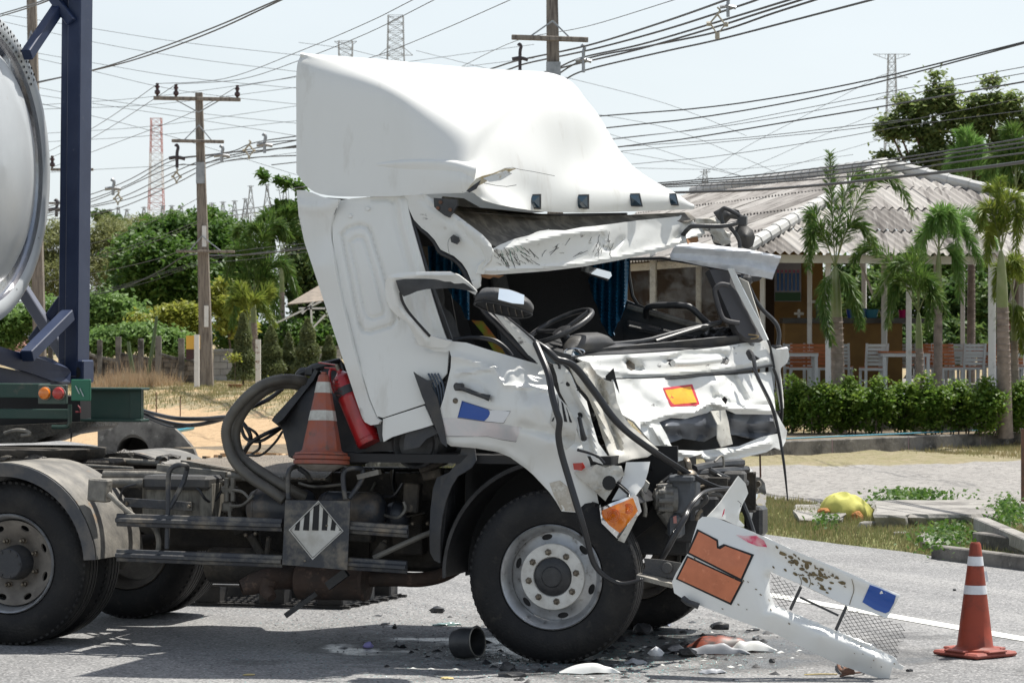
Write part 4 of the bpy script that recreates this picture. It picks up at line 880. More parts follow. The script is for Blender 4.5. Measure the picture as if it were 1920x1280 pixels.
_n.links.new(_lw.outputs['Fresnel'], _m2.inputs[0]); _n.links.new(_m.outputs[0], _m2.inputs[1]); _n.links.new(_g.outputs[0], _m2.inputs[2]); _n.links.new(_m2.outputs[0], _n.nodes['Material Output'].inputs['Surface'])
wout = [(1180, 486), (1240, 484), (1320, 497), (1352, 512), (1365, 545), (1392, 600), (1402, 628), (1340, 620), (1230, 588), (1196, 572), (1186, 555), (1180, 520)]
panel(wout, [(0, 0, 2.37)], step=30, thick=.004).build('far_window', glass, truck)
mb = MB(); mb.tube([T(x, y, 2.36) for x, y in wout], .012, 6, closed=True); P_('far_window_seal', mb, seal, smooth=True)
panel([(1330, 505), (1366, 505), (1382, 545), (1400, 580), (1418, 612), (1433, 636), (1410, 636), (1396, 632), (1384, 622), (1372, 600), (1350, 550)], [(1350, 510, 2.1), (1420, 630, 2.1), (1380, 600, 2.02), (1355, 560, 2.02)], step=7, thick=.05).build('far_a_pillar', darkgrey if False else mat('grey_pillar_trim', (.06, .058, .06), .7), truck, smooth=True)
panel([(1364, 503), (1374, 503), (1392, 540), (1412, 580), (1426, 606), (1440, 637), (1431, 638), (1416, 610), (1398, 576), (1380, 542)], [(1370, 510, 2.08), (1440, 630, 2.08)], step=7, thick=.03).build('far_pillar_skin', white, truck, smooth=True)
panel([(1385, 520), (1402, 528), (1412, 560), (1425, 600), (1430, 620), (1422, 604), (1405, 568)], [(1400, 540, 2.3)], thick=.02).build('far_pillar_gutter', white_in, truck)
mb = MB(); mb.tube(TT([(1366, 535, 1.98), (1352, 533, 1.95), (1342, 541, 1.94), (1341, 553, 1.94), (1352, 590, 1.94), (1362, 601, 1.95), (1386, 606, 1.98)]), .016, 10, smooth_n=5); P_('pillar_handle', mb, mat('grey_pillar_trim', (.13, .125, .125)), smooth=True)
panel([(830, 368), (870, 372), (905, 392), (950, 400), (1010, 404), (1100, 406), (1200, 402), (1290, 398), (1305, 410), (1290, 416), (1262, 414), (1195, 420), (1115, 430), (1060, 432), (1030, 438), (996, 448), (960, 460), (935, 464), (915, 458), (885, 425), (850, 396), (833, 384)],
      sfun([(840, 380, .10), (900, 420, .22), (930, 455, .22), (1000, 420, .8), (1100, 420, 1.3), (1200, 412, 1.8), (1295, 405, 2.3)], ridges=[([(850, 385), (930, 440), (1000, 430)], .02, 4), ([(880, 385), (960, 425), (1080, 420)], .02, 4), ([(920, 392), (1050, 415), (1200, 408)], .02, 4)], crumple=[(.03, 40, 0)]), step=7, thick=.01).build('roof_lining', roofin, truck, smooth=True, angle=50)
panel([(757, 367), (798, 364), (822, 382), (856, 403), (880, 421), (905, 440), (921, 458), (924, 475), (918, 490), (908, 500), (900, 512), (900, 538), (890, 545), (884, 528), (876, 508), (866, 493), (851, 480), (838, 474), (826, 468), (815, 450), (802, 436), (790, 427), (776, 412), (767, 393), (764, 376)],
      sfun([(770, 370, .0), (850, 420, -.02), (830, 465, .05), (900, 460, .02), (915, 490, .05), (890, 530, .04), (790, 420, .03)], ridges=[([(790, 372), (860, 425), (905, 470), (912, 490)], .015, 5), ([(800, 366), (850, 398), (900, 434), (920, 456)], .02, 4)], crumple=[(.014, 34, 2)], seed=2), step=6, thick=.02).build('bent_roof_side', white_s, truck, smooth=True, angle=40)
mb = MB(); mb.tube(TT([(766, 392, .04), (775, 411, .05), (790, 430, .05), (802, 440, .05), (815, 455, .06), (826, 474, .06), (850, 486, .06), (864, 500, .06), (874, 518, .06), (882, 540, .06)]), .014, 8, smooth_n=4); mb.tube(TT([(768, 398, .05), (784, 450, .05), (800, 505, .05), (818, 560, .06), (846, 640, .08)]), .015, 8, smooth_n=4); P_('door_seal', mb, seal, smooth=True)
flatp = [(844, 445), (850, 440), (859, 445), (861, 452), (856, 458), (846, 454)]
panel(flatp, [(0, 0, -.02)], step=8, thick=.02).build('side_repeater', blackp, truck)
mb = MB(); mb.tube(TT([(843, 446, -.01), (840, 455, .0), (841, 470, .0), (846, 490, .02), (847, 505, .03)]), .0015, 4, smooth_n=3); P_('loose_wire', mb, seal)
panel([(813, 371), (856, 374), (857, 385), (849, 398), (842, 408), (833, 404), (820, 394), (814, 388)], [(0, 0, -.03)], step=12, thick=.03).build('roof_bracket', blackp, truck)
for x, y in ((825, 379), (820, 390), (843, 393)):
    mb = MB(); mb.lathe(T(x, y, -.045), V, [(0, .006), (.004, .011), (.015, .011)], 10); P_('bracket_bolt', mb, rust, smooth=True)
S_h = sfun([(900, 505, .03), (920, 470, .08), (1000, 450, .5), (1000, 500, .55), (1100, 430, 1.05), (1100, 495, 1.05), (1200, 415, 1.7), (1200, 475, 1.65), (1290, 410, 2.25), (1310, 440, 2.3)],
           ridges=[([(913, 508), (1027, 501), (1093, 493), (1160, 481), (1243, 463), (1318, 436)], -.018, 4), ([(937, 470), (1000, 452), (1060, 438), (1130, 432)], -.03, 7), ([(1128, 440), (1130, 465), (1150, 468), (1165, 450)], .03, 5),
                   ([(1285, 408), (1290, 425), (1270, 445)], .06, 7)], crumple=[(.008, 60, 1), (.010, 44, 2), (.003, 16, 2)], seed=6)
hdr = panel([(918, 470), (937, 459), (965, 448), (993, 441), (1012, 433), (1027, 431), (1060, 432), (1090, 426), (1113, 424), (1193, 414), (1260, 407), (1280, 405), (1300, 416), (1320, 427), (1322, 438), (1305, 450), (1287, 457), (1243, 470), (1160, 488), (1093, 500), (1027, 508), (960, 513), (913, 516), (893, 512), (898, 497), (912, 485)], S_h, step=5, thick=.012).build('windscreen_header', white_s, truck, smooth=True, angle=18)
mb = MB()
rr = random.Random(31)
def scr(mb, cx, cy, w_, h_, n, S, ang, par=.0015):
    for i in range(n):
        x = cx + rr.uniform(-w_, w_); y = cy + rr.uniform(-h_, h_); pts = []
        a = R(ang + rr.uniform(-25, 25)); L = rr.uniform(6, 26)
        for k in range(5):
            xx = x + math.cos(a) * L * k / 4 + rr.uniform(-1.2, 1.2); yy = y + math.sin(a) * L * k / 4 + rr.uniform(-1.2, 1.2); s = float(S([(xx, yy)])[0])
            pts.append(T(xx, yy, s - .004))
        mb.tube(pts, [rr.uniform(.0006, .0018) for _ in pts], 4)
scr(mb, 960, 478, 36, 14, 34, S_h, 48); scr(mb, 1130, 448, 22, 16, 12, S_h, 100); scr(mb, 1040, 470, 40, 12, 8, S_h, -30)
mb.build('scratches', blackm, hdr, kind='stuff')
mb = MB(); scr(mb, 955, 468, 22, 8, 8, S_h, 55); mb.build('green_scrapes', mat('green_scrape', (.12, .30, .24), .6), hdr, kind='stuff')
shard([(896, 514), (945, 516), (935, 521), (925, 519), (918, 523), (905, 520)], .06, mat('torn_brown_board', (.22, .11, .05), .9), 'torn_header_board', truck, crumple=.01)
rr = random.Random(5); pts = []
for i in range(22):
    x = 925 + i * 5; pts.append((x, 463 - i * 1.5 + rr.uniform(-3, 3), .15 + i * .035))
pts += [(1030, 436, .9), (980, 452, .5), (925, 470, .15)]
shard(pts, .2, white_in, 'peeled_edge', truck, crumple=.03, seed=8)
def curtain(outline, s, seed):
    return panel(outline, sfun([(0, 0, s)], ridges=[([(x, 400), (x + (10 if s < 1 else -4), 700)], (.05 if k % 2 else -.05), 4.5) for k, x in enumerate(range(int(min(p[0] for p in outline)) - 30, int(max(p[0] for p in outline)) + 30, 7))], crumple=[(.03, 40, 0)], seed=seed), step=4, thick=.004)
cu = curtain([(1112, 496), (1150, 490), (1180, 483), (1178, 520), (1176, 560), (1166, 590), (1163, 600), (1158, 605), (1150, 622), (1152, 628), (1146, 631), (1138, 622), (1128, 604), (1120, 575), (1108, 545), (1104, 525)], 2.1, 4)
cu.build('curtain', curtainm, smooth=True, angle=60, label='blue curtain hanging inside the cab beside the far window', cat='curtain', group='blue cab curtains')
cu = curtain([(803, 461), (818, 463), (830, 480), (850, 490), (870, 510), (880, 530), (880, 600), (872, 596), (866, 575), (850, 560), (834, 530), (806, 508)], .55, 9)
cu.build('curtain', curtainm, smooth=True, angle=60, label='blue curtain seen through the torn side window opening of the cab', cat='curtain', group='blue cab curtains')
def seat_at(a0, s0, par):
    rows = []
    for z, w_, d0, d1 in ((1.38, .24, -.05, .08), (1.5, .26, -.08, .06), (1.8, .25, -.12, .0), (2.02, .21, -.16, -.06), (2.08, .12, -.17, -.1), (2.14, .12, -.19, -.1), (2.30, .11, -.22, -.13), (2.33, .07, -.21, -.16)):
        rows.append([A(a0 + d1, s0 - w_ * .8, z), A(a0 + d1 + .03, s0, z), A(a0 + d1, s0 + w_ * .8, z), A(a0 + (d0 + d1) / 2, s0 + w_, z), A(a0 + d0, s0, z), A(a0 + (d0 + d1) / 2, s0 - w_, z), A(a0 + d1, s0 - w_ * .8, z)])
    st = lat_mb(lattice(rows, 3, 3)).build('seat', fabric, par, smooth=True)
    mb = MB(); mb.box(A(a0 + .22, s0, 1.42), (.5, .5, .16), ax=UAX, bev=.05); mb.build('seat_cushion', fabric, st, smooth=True)
seat_at(-.78, .62, truck); seat_at(-.68, 1.7, truck)
c_ = T(1050, 612, .55); sx = Vector(U) * .6 + ZZ * -.05; nrm = (ZZ * .9 - U * .34 - V * .34).normalized(); e1 = V.cross(nrm).normalized(); e2 = nrm.cross(e1)
rngp = [c_ + e1 * .21 * math.cos(t) + e2 * .21 * math.sin(t) for t in np.linspace(0, 2 * math.pi, 41)[:-1]]
mb = MB(); mb.tube(rngp, .016, 10, closed=True); sw = P_('steering_wheel', mb, blackp, smooth=True)
mb = MB()
for t in (.5, 2.6, 4.7): mb.tube([c_ - nrm * .03, c_ + (e1 * math.cos(t) + e2 * math.sin(t)) * .205], .012, 8)
mb.lathe(c_ - nrm * .05, nrm, [(0, .05), (.03, .06), (.04, .03)], 20); mb.tube([c_ - nrm * .04, c_ - nrm * .4], .03, 10); mb.build('steering_hub', blackp, sw, smooth=True)
dash = [T(1012, 640, .3), T(1070, 668, .35), T(1170, 662, .9), T(1300, 648, 1.6), T(1410, 633, 2.2), T(1360, 622, 2.3), T(1200, 628, 1.9), T(1090, 622, 1.2), T(1020, 615, .7)]
dash = [Vector((p.x, p.y, 1.80 + (p.z - 1.80) * .6)) for p in dash]
mb = MB(); mb.prism(dash, (0, 0, -.35)); P_('dashboard', mb, blackp)
panel([(1066, 664), (1085, 656), (1160, 650), (1260, 641), (1350, 632), (1425, 626), (1432, 634), (1412, 640), (1306, 655), (1173, 664), (1085, 671)], sfun([(1070, 665, .4), (1160, 655, .95), (1300, 645, 1.65), (1425, 630, 2.2)], crumple=[(.008, 24, 1)]), step=6, thick=.01).build('scuttle_trim', darkgrey, truck, smooth=True, angle=30)
rows = [[T(x, y, s) for x, y, s in r] for r in ([(1053, 655, .60), (1056, 642, .58), (1068, 630, .62), (1090, 624, .8), (1120, 623, .95)], [(1053, 657, .5), (1062, 644, .48), (1085, 632, .5), (1115, 628, .7), (1140, 630, .95)], [(1057, 659, .42), (1072, 650, .42), (1100, 642, .5), (1130, 640, .75), (1153, 642, 1.0)], [(1060, 660, .42), (1080, 658, .42), (1105, 655, .55), (1132, 652, .8), (1154, 645, 1.0)])]
lat_mb(lattice(rows, 6, 6), thick=.01).build('instrument_cowl', darkgrey, truck, smooth=True)
mb = MB(); mb.tube([T(1077 + 19 * math.cos(t), 660 + 7 * math.sin(t), .36) for t in np.linspace(0, 6.28, 24)], .004, 6); mb.build('headlamp_ring', chrome, truck, smooth=True)
panel(ell(1077, 660, 18, 6, 16), [(0, 0, .37)], thick=.003).build('loose_reflector', mirrorg, truck)
mb = MB(); mb.tube([T(1402 + 20 * math.cos(t), 631 + 4 * math.sin(t), 2.05) for t in np.linspace(0, 6.28, 24)], .004, 6); mb.build('speaker_ring', mat('tan_plastic', (.35, .25, .12), .6), truck, smooth=True)
for pts in ([(1095, 648, .9), (1200, 640, 1.4), (1260, 625, 1.7), (1352, 603, 2.0)], [(1230, 640, 1.5), (1300, 618, 1.8), (1350, 605, 2.0)], [(1180, 612, 2.1), (1240, 625, 2.1), (1300, 632, 2.1)]):
    mb = MB(); mb.tube(TT(pts), .014, 6, smooth_n=3); P_('loose_trim', mb, blackp, smooth=True)
panel([(1290, 640), (1330, 618), (1370, 612), (1395, 622), (1412, 630), (1380, 636), (1320, 645)], sfun([(1300, 640, 1.8), (1400, 625, 2.15)], crumple=[(.06, 14, 1)]), step=5, thick=.01).build('broken_dash_trim', blackp, truck, smooth=True, angle=25)
mb = MB(); mb.box((T(1118, 512, 1.2)), (.16, .02, .055), ax=((T(1145, 517, 1.2) - T(1092, 500, 1.2)).normalized(), V, ZZ), bev=.006); rvm = P_('rear_view_mirror', mb, blackp, smooth=True)
panel([(1091, 498), (1097, 497), (1145, 510), (1147, 517), (1142, 523), (1090, 508)], [(0, 0, 1.185)], thick=.002).build('mirror_glass', mirrorg, rvm)
flat([(884, 600), (905, 602), (935, 640), (950, 670), (930, 665), (905, 625)], .7, mat('green_cloth', (.20, .30, .03), .8, col2=(.5, .05, .03), sc=9), 'bright_cloth', truck)
flat([(975, 618), (988, 622), (996, 630), (985, 630)], .7, mat('orange_cloth', (.6, .12, .02), .8), 'orange_cloth', truck)
panel([(925, 586), (951, 592), (976, 612), (1009, 640), (1022, 655), (1014, 683), (1000, 677), (980, 652), (955, 622)], sfun([(930, 590, .0), (1010, 660, .05)], ridges=[([(935, 590), (1000, 650)], -.02, 6)]), step=6, thick=.03).build('a_pillar', white_s, truck, smooth=True, angle=40)
mb = MB(); mb.tube(TT([(893, 552, .04), (908, 582, .04), (932, 606, .04), (960, 636, .05), (985, 663, .06), (1003, 682, .06)]), .022, 10, smooth_n=5); mb.tube(TT([(945, 590, -.01), (975, 614, .0), (1004, 640, .03)]), .007, 6, smooth_n=3); P_('pillar_seal', mb, seal, smooth=True)
mb = MB(); mb.tube(TT([(850, 638, .06), (880, 633, .06), (905, 634, .06), (930, 640, .06), (950, 655, .06), (960, 668, .06)]), .014, 8, smooth_n=5); P_('sill_seal', mb, seal, smooth=True)
fr_o = [(722, 540), (723, 525), (730, 516), (745, 511), (790, 509), (845, 509), (862, 517), (880, 531), (895, 547), (891, 553), (868, 540), (845, 528), (800, 527), (765, 527), (755, 530), (751, 540), (755, 562), (768, 588), (785, 610), (803, 627), (822, 634), (848, 640), (836, 652), (800, 650), (785, 646), (772, 620), (762, 603), (745, 592), (730, 576), (723, 558)]
panel(fr_o, sfun([(725, 540, -.27), (745, 515, -.29), (850, 512, -.22), (893, 548, -.10), (770, 600, -.20), (800, 640, -.12), (840, 645, -.06)], ridges=[([(735, 535), (745, 575), (775, 610), (800, 640)], -.02, 6), ([(735, 522), (790, 516), (850, 516)], -.02, 6)]), step=5, thick=.02).build('window_frame', white, truck, smooth=True, angle=50)
wv = panel([(742, 526), (760, 523), (800, 523), (848, 524), (872, 532), (893, 547), (880, 545), (850, 540), (800, 542), (782, 546), (768, 552), (757, 556), (748, 545)], [(745, 530, -.30), (890, 545, -.13), (800, 540, -.26)], step=6, thick=.004); wv.build('wind_visor', blackp, truck, smooth=True)
mb = MB(); mb.tube(TT([(751, 548, -.27), (755, 566, -.25), (770, 590, -.21), (806, 630, -.13)]), .009, 6, smooth_n=4); P_('frame_seal', mb, seal, smooth=True)
panel([(724, 556), (745, 590), (748, 600), (734, 584), (726, 568)], [(0, 0, -.02)], thick=.02).build('hinge_cover', white_in, truck)
S_door = sfun([(776, 640, -.10), (850, 650, .0), (840, 720, -.02), (826, 790, .0), (835, 835, .03), (920, 680, -.02), (960, 700, -.10), (930, 760, -.13), (1000, 760, -.16), (1010, 690, .05), (1040, 740, -.06), (1080, 800, -.02), (960, 840, -.04), (1000, 880, -.03), (1050, 950, -.06), (1120, 960, .06), (1090, 870, .02), (1030, 830, -.12)],
              ridges=[([(858, 700), (925, 690), (945, 722), (1025, 730)], -.022, 4), ([(925, 690), (870, 672), (845, 668)], -.02, 6), ([(980, 800), (1050, 815), (1090, 830)], .035, 9), ([(840, 838), (893, 840), (940, 850), (985, 882), (1020, 920), (1050, 955)], .03, 5), ([(960, 690), (985, 730), (1010, 790)], .015, 8),
                      ([(880, 716), (903, 722), (912, 740), (900, 752), (880, 746), (874, 730), (880, 716)], .012, 5)], crumple=[(.004, 90, 1), (.005, 80, 2)], seed=12)
door = panel([(772, 636), (785, 633), (810, 636), (830, 640), (848, 640), (874, 642), (915, 655), (962, 669), (1008, 682), (1018, 672), (1024, 690), (1034, 712), (1045, 737), (1056, 760), (1076, 790), (1089, 830), (1105, 864), (1112, 893), (1118, 920), (1124, 950), (1126, 973), (1100, 966), (1078, 960), (1053, 958), (1042, 939), (1030, 922), (1015, 906), (1000, 890), (986, 878), (957, 857), (933, 847), (893, 840), (845, 836), (836, 829), (828, 816), (822, 795), (822, 777), (832, 745), (840, 712), (845, 689), (846, 668), (843, 657), (836, 660), (815, 658), (794, 650), (780, 646)],
             S_door, step=5.5, thick=.012).build('door', white, truck, smooth=True, angle=40)
def decal(pts, S, off, m, name, par, step=8, thick=.001): return panel(pts, lambda P: S(P) + off, step=step, thick=thick).build(name, m, par, smooth=True)
decal([(866, 751), (916, 768), (919, 775), (915, 782), (908, 789), (858, 782)], S_door, -.003, bluest, 'blue_sticker', door)
decal([(920, 768), (957, 771), (944, 793), (909, 789), (916, 782)], S_door, -.003, mat('white_sticker', (.75, .76, .78), .4), 'white_sticker', door)
decal([(826, 783), (870, 784), (925, 792), (978, 801), (967, 828), (940, 824), (915, 818), (870, 818), (833, 818)], S_door, -.002, silver_st, 'reflective_strip', door)
mb = MB(); mb.tube([T(x, y, float(S_door([(x, y)])[0]) - .004) for x, y in ((868, 752), (919, 768), (957, 771), (944, 793), (908, 790), (858, 783), (868, 752))], .0013, 4); mb.tube([T(x, y, float(S_door([(x, y)])[0]) - .003) for x, y in ((833, 818), (870, 818), (915, 818), (940, 824), (967, 828), (978, 801))], .0012, 4)
mb.build('sticker_outline', blackm, door)
decal(ell(892, 733, 19, 13, 20, rot=.4), S_door, .004, white_in if False else white, 'handle_recess', door)
mb = MB(); hp = [T(x, y, float(S_door([(x, y)])[0]) - o) for x, y, o in ((855, 723, .02), (870, 729, .05), (890, 737, .055), (908, 743, .05), (918, 746, .02))]
mb.tube(hp, [.020, .014, .013, .015, .02], 10, smooth_n=5); mb.box(T(861, 725, float(S_door([(861, 725)])[0]) - .03), (.055, .04, .045), ax=UAX, bev=.008); mb.build('door_handle', blackp, door, smooth=True)
mb = MB(); mb.lathe(T(853, 751, float(S_door([(853, 751)])[0]) - .012), V, [(0, .0), (.0, .006), (.003, .012), (.006, .016), (.016, .017)], 20); mb.build('door_lock', steel, door, smooth=True)
decal([(1043, 738), (1064, 762), (1082, 795), (1077, 830), (1062, 843), (1046, 815), (1031, 792)], S_door, -.004, mat('white_placard', (.62, .61, .57)), 'hazard_diamond', door)
for k, (a0, b0, a1, b1) in enumerate([((1045, 744), (1047, 750), (1052, 790), (1048, 790)), ((1052, 751), (1056, 756), (1064, 791), (1058, 790)), ((1061, 762), (1064, 768), (1073, 792), (1068, 791)), ((1037, 783), (1040, 781), (1038, 789), (1034, 790))]):
    decal([a0, b0, a1, b1], S_door, -.006, blackm, 'black_stripe', door, step=20)
decal([(1030, 905), (1050, 900), (1068, 915), (1080, 940), (1078, 958), (1053, 957), (1042, 938)], S_door, -.003, mat('dried_mud', (.50, .45, .37), .95, col2=(.70, .68, .62), sc=9, lo=.45, hi=.55, dirt=(.2, .16, .11), dsc=20), 'dried_mud_patch', door)
shard([(792, 652), (812, 660), (834, 664), (843, 660), (845, 688), (838, 715), (826, 742), (815, 715), (806, 705), (795, 690), (794, 670)], .05, blackp, 'torn_door_lining', truck, crumple=.05, step=5, seed=14)
for k in range(4):
    mb = MB(); mb.tube(TT([(803 + k * 6, 700, .0), (812 + k * 6, 720, -.01), (818 + k * 5, 745, .0), (822 + k * 3, 790, .01)]), .006, 6, smooth_n=4); P_('lining_strip', mb, mat('blue_grey_lining', (.06, .08, .11), .4), smooth=True)
S_j = sfun([(1045, 690, .02), (1075, 700, .05), (1060, 760, .05), (1100, 780, .10), (1100, 860, .06), (1140, 860, .15), (1130, 790, .2)], ridges=[([(1068, 700), (1085, 740), (1108, 790), (1120, 860)], -.04, 7)], crumple=[(.014, 28, 2)], seed=5)
jamb = panel([(1038, 682), (1055, 684), (1066, 695), (1072, 712), (1086, 735), (1100, 752), (1110, 790), (1122, 830), (1140, 855), (1153, 872), (1142, 884), (1118, 884), (1105, 866), (1090, 830), (1078, 790), (1064, 760), (1050, 735), (1044, 705)], S_j, step=5, thick=.012).build('door_jamb', white_s, truck, smooth=True, angle=20)
for x, y, r_ in ((1065, 719, .016), (1083, 728, .015), (1086, 779, .02)):
    mb = MB(); mb.lathe(T(x, y, float(S_j([(x, y)])[0]) - .004), V, [(.0, 0), (.0, r_ * .8), (.004, r_)], 14); mb.build('grommet', blackm, jamb, smooth=True)
mb = MB(); mb.tube(TT([(1086, 782, .02), (1090, 800, .0), (1093, 815, .0), (1095, 822, .02)]), [.012, .012, .016, .02], 8, smooth_n=3); mb.build('door_check_strap', blackp, jamb, smooth=True)
panel([(1068, 686), (1095, 676), (1105, 680), (1118, 700), (1135, 712), (1150, 716), (1154, 745), (1165, 775), (1185, 800), (1212, 822), (1235, 842), (1215, 856), (1185, 860), (1160, 868), (1145, 858), (1130, 820), (1118, 780), (1103, 745), (1080, 715)],
      sfun([(1080, 690, .2), (1120, 740, .3), (1160, 800, .35), (1220, 845, .35), (1150, 860, .2)], ridges=[([(1125, 720), (1140, 780), (1160, 840)], .06, 6), ([(1100, 700), (1118, 760), (1140, 820)], -.04, 6)], crumple=[(.018, 32, 2)], seed=9), step=6, thick=.012).build('cowl_side', white_in, truck, smooth=True, angle=30)
shard([(1150, 690), (1160, 730), (1165, 770), (1178, 800), (1168, 800), (1150, 770), (1140, 730), (1135, 705)], .45, blackm, 'cowl_gap', truck, crumple=.02)
S_n = sfun([(1080, 672, .38), (1110, 700, .40), (1173, 664, .85), (1173, 706, .82), (1300, 655, 1.5), (1300, 700, 1.45), (1410, 640, 2.15), (1410, 685, 2.1), (1445, 670, 2.3)],
           ridges=[([(1247, 675), (1280, 664), (1350, 660), (1362, 668), (1360, 680)], .03, 4), ([(1090, 678), (1173, 671), (1306, 662), (1412, 648)], -.015, 5), ([(1115, 692), (1200, 702), (1330, 694), (1440, 674)], -.016, 4), ([(1175, 676), (1185, 684), (1200, 690)], .06, 6)], crumple=[(.006, 60, 1), (.010, 50, 2)], seed=21)
nose = panel([(1080, 670), (1100, 667), (1173, 664), (1240, 660), (1306, 655), (1360, 649), (1412, 640), (1433, 633), (1444, 644), (1449, 672), (1445, 683), (1372, 694), (1279, 703), (1199, 708), (1122, 708), (1117, 697), (1108, 685), (1096, 678)], S_n, step=5, thick=.012).build('nose_panel', white_s, truck, smooth=True, angle=35)
decal([(1249, 676), (1256, 672), (1268, 676), (1266, 684), (1258, 686)], S_n, -.002, blackm, 'recess_hole', nose); decal([(1350, 671), (1360, 668), (1368, 674), (1364, 683), (1352, 682)], S_n, -.002, darkgrey, 'recess_hole', nose)
decal([(1173, 680), (1180, 675), (1190, 683), (1191, 692), (1184, 694), (1176, 688)], S_n, -.004, steel, 'wiper_spindle', nose)
mb = MB(); mb.tube(TT([(1262, 681, 1.18), (1300, 680, 1.38), (1350, 674, 1.66)]), .020, 12, smooth_n=3); mb.build('grab_bar', white, nose, smooth=True)
mb = MB(); mb.tube(TT([(1125, 711, .42), (1200, 712, .85), (1280, 707, 1.30), (1372, 697, 1.85), (1448, 684, 2.28)]), .009, 6, smooth_n=4); mb.build('panel_gap_seal', seal, nose, smooth=True)
gh_ = [(1236, 791), (1258, 783), (1285, 785), (1310, 778), (1326, 774), (1336, 768), (1362, 768), (1380, 776), (1450, 777), (1457, 800), (1462, 812), (1430, 818), (1385, 836), (1350, 840), (1310, 845), (1270, 843), (1258, 834), (1250, 815)]
S_f = sfun([(1150, 712, .45), (1170, 770, .42), (1210, 815, .45), (1230, 720, .95), (1235, 780, .75), (1290, 700, 1.4), (1300, 760, 1.25), (1330, 860, 1.25), (1412, 700, 2.05), (1400, 760, 1.8), (1385, 855, 1.7), (1450, 710, 2.3), (1455, 770, 2.2), (1470, 820, 2.3), (1280, 855, .95), (1240, 842, .7)],
           ridges=[([(1180, 720), (1200, 745), (1240, 770)], .05, 14), ([(1210, 790), (1250, 776), (1300, 772), (1330, 752), (1360, 762), (1450, 768)], -.09, 7), ([(1300, 765), (1325, 755), (1345, 742), (1370, 758), (1440, 762)], .05, 5), ([(1372, 705), (1385, 730), (1395, 750)], .07, 9), ([(1340, 720), (1350, 745)], -.04, 9),
                   ([(1255, 720), (1262, 760)], .03, 9), ([(1222, 800), (1245, 830), (1280, 850), (1330, 858), (1440, 830)], -.05, 6)], crumple=[(.018, 80, 1), (.035, 55, 2), (.006, 20, 2)], seed=33)
fp = panel([(1149, 711), (1200, 710), (1306, 706), (1380, 702), (1412, 699), (1446, 697), (1450, 726), (1454, 769), (1465, 790), (1476, 808), (1473, 827), (1465, 843), (1452, 838), (1438, 847), (1385, 859), (1345, 868), (1327, 869), (1318, 858), (1316, 850), (1298, 856), (1268, 866), (1246, 848), (1231, 840), (1210, 816), (1189, 790), (1167, 777), (1157, 753), (1153, 731)],
           S_f, step=4.5, thick=.012, holes=[gh_]).build('front_panel', white_s, truck, smooth=True, angle=17)
def dS(pts, off, m, name, **k): return decal(pts, S_f, off, m, name, fp, **k)
dS([(1243, 727), (1298, 720), (1312, 757), (1306, 760), (1258, 762), (1250, 745)], -.006, red_st, 'red_sticker')
dS([(1247, 731), (1295, 724), (1300, 738), (1307, 754), (1262, 758), (1252, 742)], -.010, yellow_st, 'yellow_sticker')
shard([(1353, 748), (1358, 743), (1364, 748), (1361, 758), (1356, 752)], 1.42, blackm, 'tear', truck, crumple=.0)
panel([(1232, 788), (1262, 778), (1300, 780), (1330, 765), (1380, 766), (1455, 772), (1462, 815), (1420, 822), (1380, 815), (1345, 815), (1320, 828), (1280, 822), (1255, 830), (1245, 815)],
      sfun([(1240, 800, .85), (1330, 790, 1.45), (1380, 800, 1.8), (1455, 790, 2.35)], ridges=[([(1240, 800), (1300, 792), (1335, 800)], -.10, 12), ([(1262, 812), (1285, 822)], .05, 9), ([(1375, 785), (1410, 795), (1455, 790)], -.10, 10), ([(1385, 812), (1430, 806)], .06, 8)], crumple=[(.05, 40, 1), (.015, 22, 1)], seed=40), step=5, thick=.01).build('crushed_grille', mat('slate_grille_plastic', (.12, .13, .15), .5), truck, smooth=True, angle=25)
shard([(1333, 770, 1.3), (1360, 768, 1.45), (1366, 790, 1.5), (1370, 815, 1.5), (1374, 832, 1.5), (1352, 838, 1.35), (1345, 822, 1.3), (1345, 795, 1.3)], 1.35, white_in, 'grille_strut', truck, crumple=.02, step=6, seed=18)
panel([(1245, 785), (1468, 772), (1466, 838), (1380, 850), (1275, 852), (1252, 836)], [(1230, 800, 1.1), (1460, 800, 2.45)], step=25, thick=.02).build('radiator_void', blackm, truck)  # black sheet painting the shade behind the grille hole
panel([(1446, 650), (1455, 655), (1478, 653), (1480, 668), (1476, 680), (1464, 690), (1463, 700), (1467, 740), (1468, 765), (1462, 767), (1457, 735), (1453, 700), (1449, 680)], [(1450, 660, 2.3), (1478, 660, 2.35), (1465, 750, 2.4)], step=6, thick=.05).build('corner_deflector', white, truck, smooth=True)
mb = MB(); mb.tube(TT([(1450, 690, 2.32), (1460, 720, 2.35), (1466, 765, 2.36), (1465, 790, 2.36)]), .010, 8, smooth_n=4); mb.tube(TT([(1428, 620, 2.2), (1436, 632, 2.25), (1444, 650, 2.3), (1452, 690, 2.3)]), .008, 6, smooth_n=4); P_('corner_seal', mb, seal, smooth=True)
mb = MB(); mb.tube(TT([(1404, 660, 1.9), (1412, 668, 1.85), (1418, 700, 1.8), (1432, 730, 1.78), (1448, 765, 1.78), (1458, 800, 1.78)]), [.02, .014, .013, .012, .011, .008], 8, smooth_n=3); wp = P_('wiper_arm', mb, blackp, smooth=True)
mb = MB(); mb.tube(TT([(1411, 690, 1.75), (1425, 715, 1.75), (1448, 762, 1.74), (1460, 810, 1.74), (1470, 870, 1.74), (1477, 938, 1.74)]), [.007, .010, .010, .010, .009, .004], 6, smooth_n=3); mb.build('wiper_blade', seal, wp, smooth=True)
panel([(1398, 662), (1404, 656), (1412, 664), (1424, 672), (1412, 678), (1404, 674)], [(0, 0, 1.86)], thick=.03).build('wiper_motor', blackp, wp)
